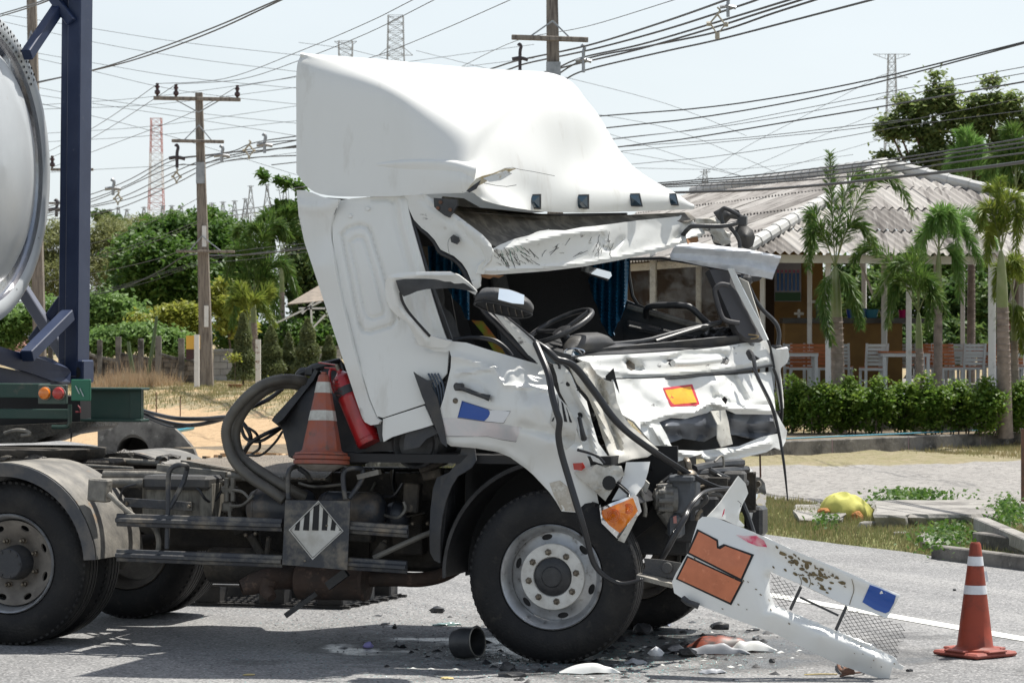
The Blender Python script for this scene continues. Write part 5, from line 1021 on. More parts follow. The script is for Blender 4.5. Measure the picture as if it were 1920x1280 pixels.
S_v = sfun([(1262, 475, 2.0), (1350, 480, 2.1), (1460, 500, 2.25)], ridges=[([(1262, 462), (1400, 472), (1462, 484)], -.05, 8), ([(1262, 484), (1330, 492), (1400, 500), (1450, 512)], -.03, 9)], crumple=[(.014, 30, 2), (.003, 10, 2)], seed=50)
panel([(1266, 460), (1285, 456), (1307, 455), (1350, 461), (1400, 467), (1435, 474), (1465, 480), (1461, 492), (1457, 500), (1452, 512), (1448, 524), (1430, 520), (1393, 513), (1350, 504), (1310, 497), (1280, 490), (1258, 487), (1256, 478)], S_v, step=5, thick=.015).build('sun_visor', mat('visor_white', (.62, .64, .67), .45, col2=(.5, .52, .55), sc=12), truck, smooth=True, angle=35)
shard([(1287, 447, 2.05), (1308, 443, 2.1), (1310, 452, 2.1), (1298, 460, 2.05), (1290, 458, 2.0)], 2.0, mat('torn_brown_board', (.22, .11, .05)), 'torn_board', truck)
panel([(1300, 410), (1330, 410), (1348, 418), (1362, 436), (1372, 455), (1355, 462), (1342, 448), (1325, 430), (1308, 420)], sfun([(1310, 412, 2.35), (1365, 450, 2.35)], crumple=[(.02, 20, 1)]), step=6, thick=.03).build('far_roof_corner', white_in, truck, smooth=True)
panel([(1335, 440), (1365, 448), (1372, 470), (1355, 470), (1340, 455)], [(0, 0, 2.4)], thick=.03).build('far_inner_trim', darkgrey, truck)
mm_ = thing('x', (0, 0, 0), None, None); bpy.data.objects.remove(mm_)
mb = MB(); mb.tube(TT([(1280, 442, 2.2), (1290, 430, 2.15), (1302, 424, 2.1), (1350, 424, 2.15), (1375, 420, 2.2), (1392, 414, 2.25)]), .016, 10, smooth_n=4)
mb.tube(TT([(1356, 422, 2.2), (1351, 400, 2.2), (1355, 392, 2.2), (1364, 392, 2.2), (1395, 410, 2.25)]), .014, 10, smooth_n=4)
mb.tube(TT([(1368, 425, 2.2), (1380, 440, 2.22), (1386, 452, 2.25), (1387, 465, 2.25)]), .013, 10, smooth_n=4); mb.tube(TT([(1392, 414, 2.25), (1378, 440, 2.28)]), .012, 8); mb.box(T(1392, 414, 2.25), (.06, .06, .07), ax=UAX, bev=.01)
P_('mirror_arm', mb, blackp, smooth=True)
mb = MB(); mb.tube(TT([(1400, 527, 2.4), (1408, 545, 2.42), (1418, 565, 2.44), (1432, 583, 2.46), (1448, 598, 2.48), (1457, 610, 2.48), (1461, 628, 2.48), (1458, 655, 2.46)]), .014, 10, smooth_n=4); mb.box(T(1456, 655, 2.46), (.07, .05, .06), ax=UAX, bev=.01); mb.box(T(1399, 525, 2.4), (.08, .08, .07), ax=UAX, bev=.02); P_('mirror_arm', mb, blackp, smooth=True)
def mhead(pts, s, name='far_mirror'):
    cx = sum(p[0] for p in pts) / len(pts); cy = sum(p[1] for p in pts) / len(pts)
    return panel(pts, sfun([(p[0], p[1], s + .04) for p in pts] + [(cx, cy, s - .05)]), step=5, thick=.04).build(name, darkgrey, truck, smooth=True, angle=60)
mhead([(1337, 398), (1350, 391), (1370, 390), (1385, 394), (1390, 405), (1384, 412), (1370, 410), (1360, 420), (1348, 415)], 2.35)
mhead([(1378, 426), (1390, 420), (1402, 424), (1412, 432), (1416, 445), (1412, 460), (1402, 468), (1390, 462), (1380, 448)], 2.42)
mhead([(1376, 512), (1400, 517), (1430, 519), (1424, 526), (1405, 530), (1385, 524)], 2.4)
mhead([(1333, 440), (1345, 430), (1356, 428), (1352, 445), (1345, 462), (1337, 455)], 2.4)
rows = [[T(x, y, s) for x, y, s in r] for r in (
    [(888, 570, -.30), (890, 562, -.33), (898, 549, -.34), (905, 541, -.28), (915, 539, -.20), (910, 545, -.12)],
    [(905, 564, -.34), (912, 555, -.37), (925, 545, -.37), (935, 540, -.30), (942, 541, -.20), (940, 548, -.12)],
    [(945, 571, -.36), (948, 560, -.39), (955, 552, -.38), (965, 547, -.30), (972, 549, -.20), (970, 556, -.12)],
    [(980, 581, -.36), (984, 570, -.38), (988, 563, -.36), (990, 560, -.28), (992, 563, -.20), (988, 568, -.14)],
    [(998, 590, -.30), (1000, 582, -.32), (1001, 577, -.30), (1000, 572, -.26), (998, 572, -.20), (995, 577, -.16)])]
mh = lat_mb(lattice(rows, 6, 5), thick=.005).build('mirror_housing', darkgrey, truck, smooth=True, angle=60)
panel([(889, 571), (905, 565), (945, 572), (980, 582), (998, 590), (992, 592), (981, 596), (955, 594), (917, 584), (895, 575)], sfun([(890, 571, -.28), (950, 573, -.34), (998, 590, -.28), (955, 592, -.16)]), thick=.02, step=5).build('mirror_backing', blackm, mh)
for k, x in enumerate((912, 925, 938, 952, 966, 978)):
    mb = MB(); mb.bar(T(x, 570 + (x - 912) * .2, -.37), T(x + 3, 582 + (x - 912) * .17, -.22), .004, .012); mb.build('backing_rib', steel, mh)
mb = MB(); mb.tube([T(x, y, s) for x, y, s in ((889, 571, -.30), (905, 565, -.345), (945, 571, -.365), (980, 581, -.365), (998, 590, -.30), (981, 596, -.2), (955, 594, -.17), (917, 584, -.2))], .004, 6, closed=True, smooth_n=4); mb.build('housing_rim', blackp, mh, smooth=True)
panel([(936, 541), (955, 543), (983, 553), (982, 570), (960, 568), (934, 561)], sfun([(940, 545, -.42), (980, 555, -.42), (940, 560, -.45), (980, 568, -.45)]), step=6, thick=.004).build('mirror_reflector', mat('pale_blue_plastic', (.62, .70, .78), .25), mh, smooth=True)
def sealrun(pts, r, name='hanging_seal', m=seal):
    mb = MB(); P = TT(pts); mb.tube(P, r, 10, smooth_n=8)
    mb.tube([p + Vector((.010, -.006, .004)) for p in P], [q * .5 if isinstance(r, list) else r * .55 for q in (r if isinstance(r, list) else [r] * len(P))], 8, smooth_n=8); return P_(name, mb, m, smooth=True, angle=180)
sealrun([(1004, 643, -.02), (1015, 668, -.10), (1028, 702, -.18), (1035, 740, -.22), (1043, 770, -.24), (1049, 790, -.24), (1047, 817, -.22), (1053, 851, -.2), (1067, 899, -.2), (1080, 942, -.22), (1090, 975, -.22), (1100, 1010, -.2), (1112, 1053, -.17), (1129, 1076, -.15), (1152, 1090, -.13), (1172, 1093, -.12), (1203, 1086, -.1)], [.019] * 11 + [.016, .015, .013, .012, .011, .01])
sealrun([(1007, 643, .0), (1026, 656, -.02), (1044, 673, -.02), (1064, 679, .0), (1084, 694, .05), (1119, 740, .1), (1146, 778, .12), (1178, 811, .15), (1226, 846, .25), (1266, 872, .4), (1306, 896, .5), (1345, 913, .6), (1369, 915, .7)], [.016, .018, .02, .02, .022, .022, .022, .02, .02, .018, .016, .014, .012])
sealrun([(1370, 916, .7), (1335, 918, .5), (1316, 925, .35), (1300, 941, .25), (1289, 958, .2), (1283, 972, .15), (1266, 1000, .1), (1252, 1026, .1), (1240, 1048, .12)], [.011, .012, .013, .015, .017, .018, .02, .02, .016])
mb = MB(); mb.tube(TT([(1003, 645, .02), (1012, 660, .04), (1025, 678, .04), (1050, 690, .03), (1036, 668, .03), (1018, 650, .02)]), .008, 8, closed=True, smooth_n=4); P_('quarter_light_frame', mb, seal, smooth=True)
panel([(1014, 655), (1035, 668), (1046, 685), (1028, 678)], [(0, 0, .03)], thick=.003).build('quarter_light', glassd, truck)
shard([(1174, 866, .1), (1219, 865, .15), (1215, 885, .12), (1208, 908, .1), (1192, 928, .05), (1170, 934, .05), (1147, 938, .02), (1160, 915, .05), (1170, 888, .1)], .1, white, 'bumper_shard', truck, crumple=.004, step=6, seed=60)
shard([(1076, 885, .0), (1095, 879, -.02), (1119, 870, .0), (1135, 876, .02), (1150, 872, .03), (1165, 873, .05), (1171, 890, .05), (1156, 903, .02), (1148, 917, .0), (1135, 939, .0), (1122, 927, .0), (1099, 907, -.02), (1085, 895, -.02)], .0, white_in, 'lamp_bracket', truck, crumple=.03, step=5, seed=61)
decal(ell(1142, 905, 13, 14, 16), sfun([(0, 0, -.07)]), 0, blackm, 'bracket_opening', truck)
shard([(1074, 868, -.04), (1092, 867, -.05), (1097, 876, -.05), (1090, 882, -.05), (1076, 880, -.04)], -.05, red_l, 'side_marker', truck, crumple=0)
shard([(1100, 842, .0), (1118, 858, .0), (1134, 866, .0), (1130, 870, .0), (1112, 864, .0)], -.02, white, 'bent_flange', truck, crumple=.01)
mb = MB(); mb.tube(TT([(1083, 843, -.03), (1105, 849, -.05), (1122, 856, -.05), (1133, 868, -.04)]), .008, 8, smooth_n=4); P_('loose_seal', mb, seal, smooth=True)
S_l = sfun([(1130, 960, -.05), (1190, 935, .0), (1195, 965, .02), (1160, 1000, -.02), (1155, 960, -.09)])
lamp = panel([(1124, 952), (1150, 941), (1190, 927), (1196, 931), (1203, 958), (1194, 970), (1164, 1010), (1156, 1008), (1140, 992), (1128, 980)], lambda P: S_l(P) + .012, step=6, thick=.05).build('front_lamp', chrome, truck, smooth=True, angle=40)
panel([(1128, 957), (1150, 947), (1187, 933), (1196, 957), (1187, 970), (1162, 999), (1142, 984), (1129, 968)], S_l, step=4, thick=.01).build('amber_lens', orange_l, lamp, smooth=True, angle=60)
for c0, r0 in (((1150, 966), 12), ((1178, 953), 9)):
    mb = MB()
    for k in range(3): mb.tube([T(c0[0] + r0 * (1 - k * .28) * math.cos(t), c0[1] + r0 * (1 - k * .28) * math.sin(t), float(S_l([c0])[0]) - .012) for t in np.linspace(0, 6.2, 20)], .0025, 5, closed=True)
    mb.build('lens_ring', mat('deep_amber', (.55, .10, .005), .15, coat=.8), lamp, smooth=True)
panel([(1158, 1012), (1170, 1017), (1195, 967), (1186, 970)], [(0, 0, -.03)], thick=.01).build('lamp_trim', white_in, lamp)
panel([(1200, 890), (1217, 906), (1210, 925), (1196, 945), (1190, 925)], [(0, 0, .35)], thick=.02).build('bumper_bracket', white_in, truck)
mb = MB(); mb.tube(TT([(1200, 915, .2), (1206, 935, .2), (1210, 955, .2), (1209, 968, .2)]), .012, 8, smooth_n=3); P_('bracket_strap', mb, dusty, smooth=True)
cast = mat('cast_aluminium', (.20, .195, .18), .65, .3, col2=(.12, .11, .10), sc=8, bump=.5, bsc=40)
sb_ = mat('grey_steering_box', (.11, .12, .135), .5, col2=(.07, .075, .08), sc=8)
mb = MB(); mb.box((T(1258, 895, .55) + T(1305, 965, .55)) / 2, (.17, .2, .22), ax=UAX, bev=.02); mb.box(T(1282, 896, .5), (.15, .18, .04), ax=UAX, bev=.01); mb.box(T(1268, 985, .5), (.08, .15, .14), ax=UAX, bev=.02)
sbx = P_('steering_box', mb, sb_, smooth=True)
mb = MB(); c0 = T(1243, 935, .45); mb.lathe(c0, (-U - V * .4), [(-.08, .08), (0, .085), (.02, .07), (.05, .06), (.06, .03), (.06, 0)], 20)
for k in range(9):
    t = 2 * math.pi * k / 9; d = (V * -.4 - U).normalized(); e = d.orthogonal().normalized(); f_ = d.cross(e); q = c0 + (e * math.cos(t) + f_ * math.sin(t)) * .078
    mb.tube([q - d * .05, q + d * .035], [.022, .014], 8)
mb.tube([T(1245, 955, .45), T(1262, 985, .5), T(1262, 1000, .5)], [.05, .04, .05], 12); mb.build('pump_housing', cast, sbx, smooth=True)
mb = MB(); mb.add(*(lambda b: (b.v, b.f))(blob_mb(T(1288, 888, .5), (.06, .06, .03), 3, 2))); mb.tube([T(1292, 884, .5), T(1290, 868, .5), T(1287, 862, .55)], .02, 10, smooth_n=3); mb.build('filler_neck', steel, sbx, smooth=True)
panel([(1262, 968), (1268, 966), (1269, 980), (1263, 981)], [(0, 0, .4)], thick=.002).build('red_tag', mat('faded_red_tag', (.55, .25, .22), .7), sbx)
rr = random.Random(77)
for k, (pts, r_, m_) in enumerate([([(1300, 880, .9), (1340, 872, 1.2), (1390, 868, 1.5)], .03, blackp), ([(1290, 890, .9), (1345, 884, 1.1), (1400, 880, 1.6)], .025, blackp), ([(1308, 905, .7), (1330, 900, .9), (1360, 905, 1.2)], .012, dusty), ([(1305, 915, .6), (1325, 910, .8), (1340, 916, .9)], .010, steel),
        ([(1340, 865, 1.1), (1355, 855, 1.2), (1357, 890, 1.2)], .007, dusty), ([(1395, 862, 1.7), (1393, 885, 1.7), (1396, 902, 1.7)], .008, dusty), ([(1318, 927, .4), (1325, 935, .4), (1312, 948, .4), (1300, 955, .4), (1297, 975, .4)], .016, darkgrey), ([(1325, 925, .5), (1345, 926, .6), (1358, 935, .7)], .014, darkgrey),
        ([(1316, 955, .4), (1310, 962, .4), (1306, 975, .4)], .012, steel), ([(1425, 852, 2.2), (1426, 895, 2.2)], .006, rust), ([(1250, 868, .6), (1262, 885, .6), (1240, 905, .5), (1236, 920, .5)], .010, dusty), ([(1205, 870, .5), (1225, 885, .6), (1228, 920, .6), (1215, 960, .5)], .009, seal),
        ([(1330, 880, 1.0), (1360, 895, 1.1), (1400, 905, 1.4)], .018, blackp), ([(1232, 895, .6), (1250, 900, .6), (1262, 896, .6)], [.003, .012, .006], mat('tan_plastic', (.35, .25, .12)))]):
    mb = MB(); mb.tube(TT(pts), r_, 8, smooth_n=4); P_('engine_pipe', mb, m_, smooth=True)
for k, (x, y, s, w_, h_) in enumerate([(1330, 955, .75, .13, .16), (1350, 945, .85, .12, .12), (1315, 900, .8, .09, .06), (1290, 985, .7, .2, .2), (1360, 895, 1.2, .25, .08), (1345, 985, .9, .2, .25), (1228, 892, 1.3, .2, .1), (1235, 1000, .9, .4, .25)]):
    mb = MB(); mb.box(T(x, y, s), (w_, .12, h_), ax=UAX, bev=.015); P_('engine_cover', mb, (blackp, darkgrey, grime)[k % 3] if k != 1 else white_in, smooth=True)
shard([(1340, 898, 1.0), (1345, 888, 1.0), (1352, 892, 1.0), (1354, 906, 1.0), (1346, 910, 1.0)], 1.0, blackp, 'broken_clip', truck, crumple=.04)
shard([(1352, 893, 1.2), (1372, 886, 1.4), (1400, 885, 1.7), (1404, 875, 1.8), (1412, 882, 1.8), (1419, 894, 1.9), (1408, 900, 1.8), (1394, 905, 1.6), (1370, 905, 1.4), (1355, 902, 1.2)], 1.5, white_s, 'crumpled_bumper_top', truck, crumple=.05, step=5, seed=70)
shard([(1404, 897, 1.9), (1425, 894, 2.1), (1434, 905, 2.2), (1437, 925, 2.2), (1432, 928, 2.2), (1404, 925, 1.95), (1400, 912, 1.9)], 2., blackp, 'far_lamp_housing', truck, thick=.15, crumple=.03, step=5, seed=71)
mb = MB()
for x, y in ((1410, 908), (1420, 907), (1415, 918)): mb.lathe(T(x, y, 1.9), V, [(0, .012), (.0, .02), (.03, .022)], 12)
P_('lamp_socket', mb, steel, smooth=True)
shard([(1404, 929, 1.9), (1428, 923, 2.1), (1437, 930, 2.2), (1436, 948, 2.2), (1428, 952, 2.1), (1418, 945, 2.), (1410, 938, 1.9)], 2., chrome, 'chrome_bumper_strip', truck, thick=.02, crumple=.02, step=5, seed=72)
shard([(1402, 930, 1.8), (1410, 940, 1.9), (1413, 955, 1.9), (1410, 972, 1.9), (1402, 985, 1.85), (1398, 960, 1.8)], 1.85, white_s, 'bent_bumper_strip', truck, crumple=.03, step=5, seed=73)
mb = MB(); mb.box((T(1407, 948, 2.0) + T(1428, 1004, 2.0)) / 2, (.12, .2, .19), ax=UAX, bev=.02); P_('far_step_frame', mb, blackp, smooth=True)
mb = MB(); mb.tube(TT([(1390, 940, 1.5), (1402, 970, 1.5), (1412, 1000, 1.5)]), .02, 8, smooth_n=3); P_('air_duct', mb, blackp, smooth=True)
shard([(1385, 892, .3), (1390, 897, .32), (1398, 906, .35), (1403, 924, .38), (1397, 936, .35), (1391, 948, .33), (1386, 964, .3), (1386, 974, .3), (1396, 984, .3), (1394, 988, .3), (1380, 984, .28), (1359, 974, .2), (1326, 968, .1), (1340, 954, .15), (1353, 938, .2), (1368, 916, .25)], .3, white, 'broken_corner_panel', truck, crumple=.006, step=5, seed=74)
mb = MB(); mb.tube(TT([(1383, 938, .27), (1390, 944, .27), (1388, 950, .27)]), .002, 4); P_('crack', mb, blackm)
decal([(1357, 955), (1359, 953), (1358, 962), (1353, 970), (1355, 962)], sfun([(0, 0, .12)]), 0, mat('red_smear', (.62, .02, .08), .5), 'red_smear', truck)
shard([(1207, 1046, -.02), (1240, 1049, -.02), (1276, 1055, -.02), (1270, 1066, -.02), (1262, 1084, -.02), (1203, 1076, -.02), (1210, 1062, -.02)], -.02, darkgrey, 'step_plate', truck, crumple=.0, thick=.02)
mb = MB(); mb.prism([T(1193, 1077, -.08), T(1200, 1073, -.02), T(1265, 1087, -.02), T(1260, 1094, -.08)], (0, 0, -.025)); P_('step_tread', mb, dusty)
mb = MB(); mb.lathe(T(1250, 1064, -.04), V, [(0, 0), (0, .028), (.004, .032), (.015, .032)], 20); P_('step_boss', mb, darkgrey, smooth=True)
for x0, x1, y0, y1, s_ in ((300, 480, 985, 1030, .85), (480, 700, 990, 1075, .75), (690, 870, 940, 1070, .70), (560, 830, 888, 960, .95), (405, 560, 900, 985, .98)):  # black boxes added to make the gaps under the lorry read dark
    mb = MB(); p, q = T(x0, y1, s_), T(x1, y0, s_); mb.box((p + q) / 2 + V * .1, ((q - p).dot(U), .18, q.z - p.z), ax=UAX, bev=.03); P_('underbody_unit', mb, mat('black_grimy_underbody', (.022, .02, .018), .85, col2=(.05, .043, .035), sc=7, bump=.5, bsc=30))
mb = MB(); mb.box(A(.30, 1.55, .95), (.2, 1.1, .5), ax=UAX, bev=.05); P_('radiator', mb, blackm)
# ================================================================== TRAILER AND TANK CONTAINER
green = mat('green_trailer_paint', (.012, .048, .036), .5, col2=(.025, .055, .042), sc=5, dirt=(.12, .10, .08), dsc=6, dlo=.6, dhi=.75)
blue = mat('dark_blue_frame_paint', (.010, .022, .065), .45, col2=(.018, .032, .08), sc=5, dirt=(.08, .09, .12), dsc=14, dlo=.64, dhi=.76)
tankw = mat('tank_white_cladding', (.50, .52, .53), .3, col2=(.45, .47, .48), sc=3, dirt=(.38, .36, .33), dsc=10, dlo=.68, dhi=.8)
trl = thing('trailer', A(-3.3, 1.2, 1.2), 'green trailer frame with amber and red lamps coupled behind the lorry', 'trailer')
def Bx(p, q, sy, name, m, par, ext, bev=.004):
    """box between pixel corners p (left, bottom) and q (right, top) at depth s, running ext behind it"""
    a, b = T(p[0], p[1], sy), T(q[0], q[1], sy); c = (a + b) / 2 + V * ext / 2
    mb = MB(); mb.box(c, (abs((b - a).dot(U)), ext, abs(b.z - a.z)), ax=UAX, bev=bev); return mb.build(name, m, par)
Bx((170, 787), (264, 728), 1.3, 'gooseneck_beam', green, trl, .02); Bx((150, 731), (265, 727), 1.22, 'beam_flange', green, trl, .14); Bx((150, 790), (264, 786), 1.22, 'beam_flange', green, trl, .14)
Bx((243, 787), (264, 731), 1.27, 'beam_end_plate', green, trl, .05)
Bx((-60, 745), (75, 719), 1.0, 'cross_bolster', green, trl, .16); Bx((-60, 800), (150, 742), 1.45, 'under_frame', blackm, trl, .3)
Bx((-60, 784), (128, 767), .95, 'lower_rail', green, trl, .06)
Bx((71, 757), (124, 721), .86, 'lamp_board', mat('dull_green_lamp_board', (.05, .085, .07), .6, col2=(.09, .10, .085), sc=9), trl, .03)
Bx((133, 751), (169, 711), .80, 'twistlock_plate', mat('bright_green_plate', (.02, .14, .08), .5), trl, .02)
for x in (142, 150):
    mb = MB(); mb.bar(T(x, 723 + (x - 142) * .6, .795), T(x + 7, 738 + (x - 142) * .6, .795), .002, .012, up=V); mb.build('white_dash', mat('white_sticker', (.75, .76, .78)), trl)
for (x, m_, n_) in ((86, orange_l, 'amber_lamp'), (112, red_l, 'red_lamp')):
    mb = MB(); mb.lathe(T(x, 737, .86), -V, [(0, .040), (.02, .040), (.035, .036), (.045, .02), (.047, 0)], 24); l_ = mb.build(n_, m_, trl, smooth=True)
    mb = MB(); mb.lathe(T(x, 737, .86), -V, [(0, .044), (.014, .044), (.014, .038)], 24); mb.build('lamp_bezel', dusty, l_, smooth=True)
mb = MB(); mb.tube(TT([(131, 758, .9), (131, 785, .9), (129, 797, .9), (120, 800, .9), (98, 800, .9)]), .014, 8, smooth_n=3); mb.build('stay_bracket', green, trl, smooth=True)
mb = MB(); mb.tube([T(146, 760 , 1.0), T(150, 765, 1.0), T(151, 772, 1.0), T(142, 772, 1.0)], .006, 6); mb.build('red_hook', mat('dull_red_hook', (.25, .04, .05), .6), trl)
panel([(-40, 800), (163, 790), (164, 800), (150, 806), (128, 812), (90, 818), (60, 830), (-40, 832)], [(0, 0, 1.2)], step=12, thick=.5).build('kingpin_plate', mat('black_grease', (.025, .022, .018)), trl)
mb = MB(); mb.tube(TT([(132, 803, .9), (134, 812, .9), (133, 828, .9)]), [.014, .008, .003], 6); mb.build('grease_drip', blackm, trl)
mb = MB(); mb.tube(TT([(8, 812, .8), (30, 806, .8), (50, 808, .8), (56, 814, .8), (40, 816, .8)]), .012, 8, smooth_n=3); mb.build('release_handle', dusty, trl, smooth=True)
cont = thing('tank_container', A(-3.3, 1.2, 1.45), 'white tank in a dark blue steel frame standing on the green trailer', 'tank container')
ps0 = 2.28
mb = MB(); b0 = T(144, 706, ps0); t0 = T(152, -60, ps0); mb.bar(b0, t0 + ZZ * .3, .20, .10, up=U, bev=.008); mb.build('corner_post', blue, cont)
mb = MB(); mb.bar(b0 - U * .082 - V * .04, t0 - U * .082 - V * .04, .06, .06, up=U, bev=.005); mb.build('post_stiffener', blue, cont)
mb = MB(); mb.box(T(143, 696, ps0), (.19, .18, .16), ax=UAX, bev=.01); cc = mb.build('corner_casting', blue, cont)
mb = MB(); mb.prism([T(146 + x, 698 + y, 2.185) for x, y in ell(0, 0, 5, 10, 12)], V * -.004); mb.build('casting_hole', blackm, cc)
for a, b, sa, sb, w_, h_, n_ in (((128, 590), (50, 668), 2.1, 1.5, .09, .08, 'brace'), ((120, 560), (62, 640), 2.35, 2.35, .07, .07, 'brace'), ((36, 532), (122, 668), 2.3, 2.3, .08, .08, 'brace'), ((112, 12), (50, 104), 2.2, 1.7, .07, .08, 'brace'), ((92, -15), (134, 42), 2.15, 2.15, .05, .07, 'gusset'), ((120, -15), (60, -30), 2.15, 1.6, .06, .08, 'brace')):
    mb = MB(); mb.bar(T(a[0], a[1], sa), T(b[0], b[1], sb), w_, h_, bev=.006); mb.build(n_, mat('light_worn_brace', (.14, .15, .19), .5) if a[0] == 36 else blue, cont)  # one brace gets a paler colour to look lit
panel([(-60, 640), (0, 649), (60, 668), (128, 690), (133, 697), (132, 716), (100, 714), (60, 700), (0, 683), (-60, 676)], [(-60, 660, .9), (130, 700, 2.1)], step=14, thick=.16).build('end_sill', blue, cont)
panel([(-60, 684), (0, 688), (70, 702), (120, 716), (118, 722), (-60, 720)], [(-60, 700, 1.0), (120, 718, 2.1)], step=14, thick=.1).build('lower_sill', blue, cont)
tcn_ = T(-36, 312, 1.2)
mb = MB(); mb.lathe(tcn_, -U, [(.0, .93), (-.015, .955), (-.012, 1.02), (.01, 1.06), (.06, 1.075), (2.2, 1.075)], 120, caps=False); tb = mb.build('tank_shell', tankw, cont, smooth=True)
mb = MB(); mb.lathe(tcn_, -U, [(.02, .932), (.0, .93), (.0, .93), (.03, .925), (.03, .81)], 120, caps=False); mb.build('steel_band', mat('polished_steel_band', (.55, .56, .58), .22, 1., bump=.2, bsc=9), tb, smooth=True)
mb = MB(); mb.lathe(tcn_, -U, [(.035, .83), (.01, .82), (-.02, .78), (-.12, .5), (-.16, .2), (-.17, .0)], 96, caps=False); mb.build('tank_end', tankw, tb, smooth=True)
mb = MB()
for i in range(4):
    for k in range(14):
        t = R(40 + k * 3.1 + (i % 2) * 1.5); r_ = .955 + i * .026; mb.lathe(tcn_ + U * .014 + (V * math.cos(t) + ZZ * math.sin(t)) * (r_ - .012), U, [(0, 0), (0, .010)], 8)
mb.build('perforation', blackm, tb, kind='stuff')
mb = MB();
for t in (-58, -28, 8, 44): mb.bar(tcn_ + U * .016 + (V * math.cos(R(t)) + ZZ * math.sin(R(t))) * .94, tcn_ + U * .0 + (V * math.cos(R(t)) + ZZ * math.sin(R(t))) * 1.05, .003, .002)
mb.build('cladding_seam', dusty, tb)
# ================================================================== FALLEN BUMPER
def BP(px, py, s):
    Y = 15.95 - (px - 1265) * .0006; return W(px, py, Y + s)
bump = thing('fallen_bumper', G(1560, 1262), 'torn white bumper panel with orange plates hanging from the lorry nose onto the road', 'bumper')
bmat_ = mat('mud_splashed_white', (.80, .80, .77), .3, col2=(.80, .80, .77), sc=1, coat=.3)
_n = bmat_.node_tree;
body_o = [(1317, 968), (1340, 969), (1363, 978), (1396, 990), (1429, 1004), (1488, 1031), (1540, 1052), (1586, 1071), (1652, 1100), (1688, 1114), (1682, 1127), (1675, 1139), (1662, 1158), (1636, 1147), (1586, 1134), (1554, 1119), (1514, 1100), (1480, 1086), (1445, 1072), (1442, 1090), (1444, 1113), (1452, 1132), (1478, 1145), (1504, 1155), (1570, 1183), (1636, 1211), (1678, 1232), (1686, 1244), (1695, 1249), (1690, 1255), (1674, 1250), (1670, 1262), (1667, 1275), (1652, 1272), (1610, 1258), (1570, 1244), (1521, 1221), (1455, 1188), (1390, 1165), (1324, 1139), (1281, 1122), (1264, 1111), (1260, 1090), (1268, 1073), (1280, 1052), (1291, 1034), (1298, 1010), (1304, 991), (1309, 975)]
S_b = sfun([(1320, 972, .12), (1265, 1100, .14), (1380, 1060, .0), (1440, 1010, .08), (1445, 1150, .0), (1530, 1060, .10), (1530, 1100, .10), (1640, 1105, .12), (1650, 1145, .10), (1540, 1190, .0), (1480, 1200, .08), (1600, 1250, .12), (1640, 1230, .02), (1690, 1250, .12), (1300, 1125, .12)],
           ridges=[([(1420, 1000), (1450, 1016), (1600, 1082), (1680, 1118)], -.05, 14), ([(1443, 1080), (1452, 1135), (1570, 1186), (1670, 1230)], .05, 7), ([(1428, 1000), (1435, 1080), (1440, 1140)], .02, 8)])
bb = panel(body_o, S_b, step=6, thick=.012, proj=BP, dirv=(0, 1, 0)).build('bumper_shell', bmat_, bump, smooth=True, angle=50)
def bd(pts, off, m, name, step=9): return panel(pts, lambda P: S_b(P) + off, step=step, thick=.0015, proj=BP).build(name, m, bb, smooth=True)
bd([(1307, 991), (1346, 1011), (1347, 1024), (1357, 1019), (1414, 1039), (1391, 1089), (1288, 1037)], -.004, blackm, 'plate_border')
bd([(1310, 996), (1328, 1005), (1343, 1014), (1344, 1027), (1350, 1029), (1360, 1023), (1408, 1041), (1389, 1084), (1292, 1035)], -.007, orange_st, 'orange_plate')
bd([(1288, 1041), (1394, 1090), (1371, 1134), (1267, 1085)], -.004, blackm, 'plate_border')
bd([(1290, 1045), (1389, 1091), (1369, 1129), (1271, 1084)], -.007, orange_st, 'orange_plate')
bd([(1631, 1096), (1646, 1101), (1680, 1116), (1676, 1130), (1667, 1146), (1660, 1149), (1640, 1142), (1617, 1128)], -.004, bluest, 'blue_plate')
bd([(1380, 1002), (1396, 1004), (1418, 1004), (1432, 1013), (1438, 1025), (1420, 1023), (1402, 1016)], -.004, mat('pink_red_paint', (.72, .06, .16), .5, col2=(.8, .55, .55), sc=16), 'red_paint_mark', 5)
rr = random.Random(3); mud = mat('dried_brown_mud', (.22, .17, .09), .95, col2=(.13, .10, .055), sc=20, bump=.6, bsc=50)
mb = MB()
for i in range(150):
    c = rr.random()
    if c < .72: x = rr.gauss(1520, 34); y = 1060 + (x - 1500) * .45 + rr.gauss(0, 14); r_ = rr.uniform(1, 5.5) * (1.15 if rr.random() < .3 else .7)
    else:
        t = rr.random(); x = 1300 + 380 * t; y = 1100 + 150 * t + rr.uniform(-60, 20); r_ = rr.uniform(.8, 2.2)
    ok = inpoly(np.array([[x - 6, y - 4], [x + 6, y + 4], [x - 4, y + 4], [x + 4, y - 5]]), body_o).all()
    if not ok or (x < 1420 and r_ > 2): continue
    a = R(rr.uniform(10, 60)); sh = [(x + (r_ * math.cos(t) * 1.3 * math.cos(a) - r_ * .6 * math.sin(t) * math.sin(a)) * rr.uniform(.75, 1.2), y + (r_ * math.cos(t) * 1.3 * math.sin(a) + r_ * .6 * math.sin(t) * math.cos(a)) * rr.uniform(.75, 1.2)) for t in np.linspace(0, 2 * math.pi, 9)[:-1]]
    sv = S_b(sh) - .004; cs = float(S_b([(x, y)])[0]) - .009
    mb.add([BP(p[0], p[1], s) for p, s in zip(sh, sv)] + [BP(x, y, cs)], [((k + 1) % 8, k, 8) for k in range(8)])
mb.build('mud_splashes', mud, bb, kind='stuff')
mb = MB()
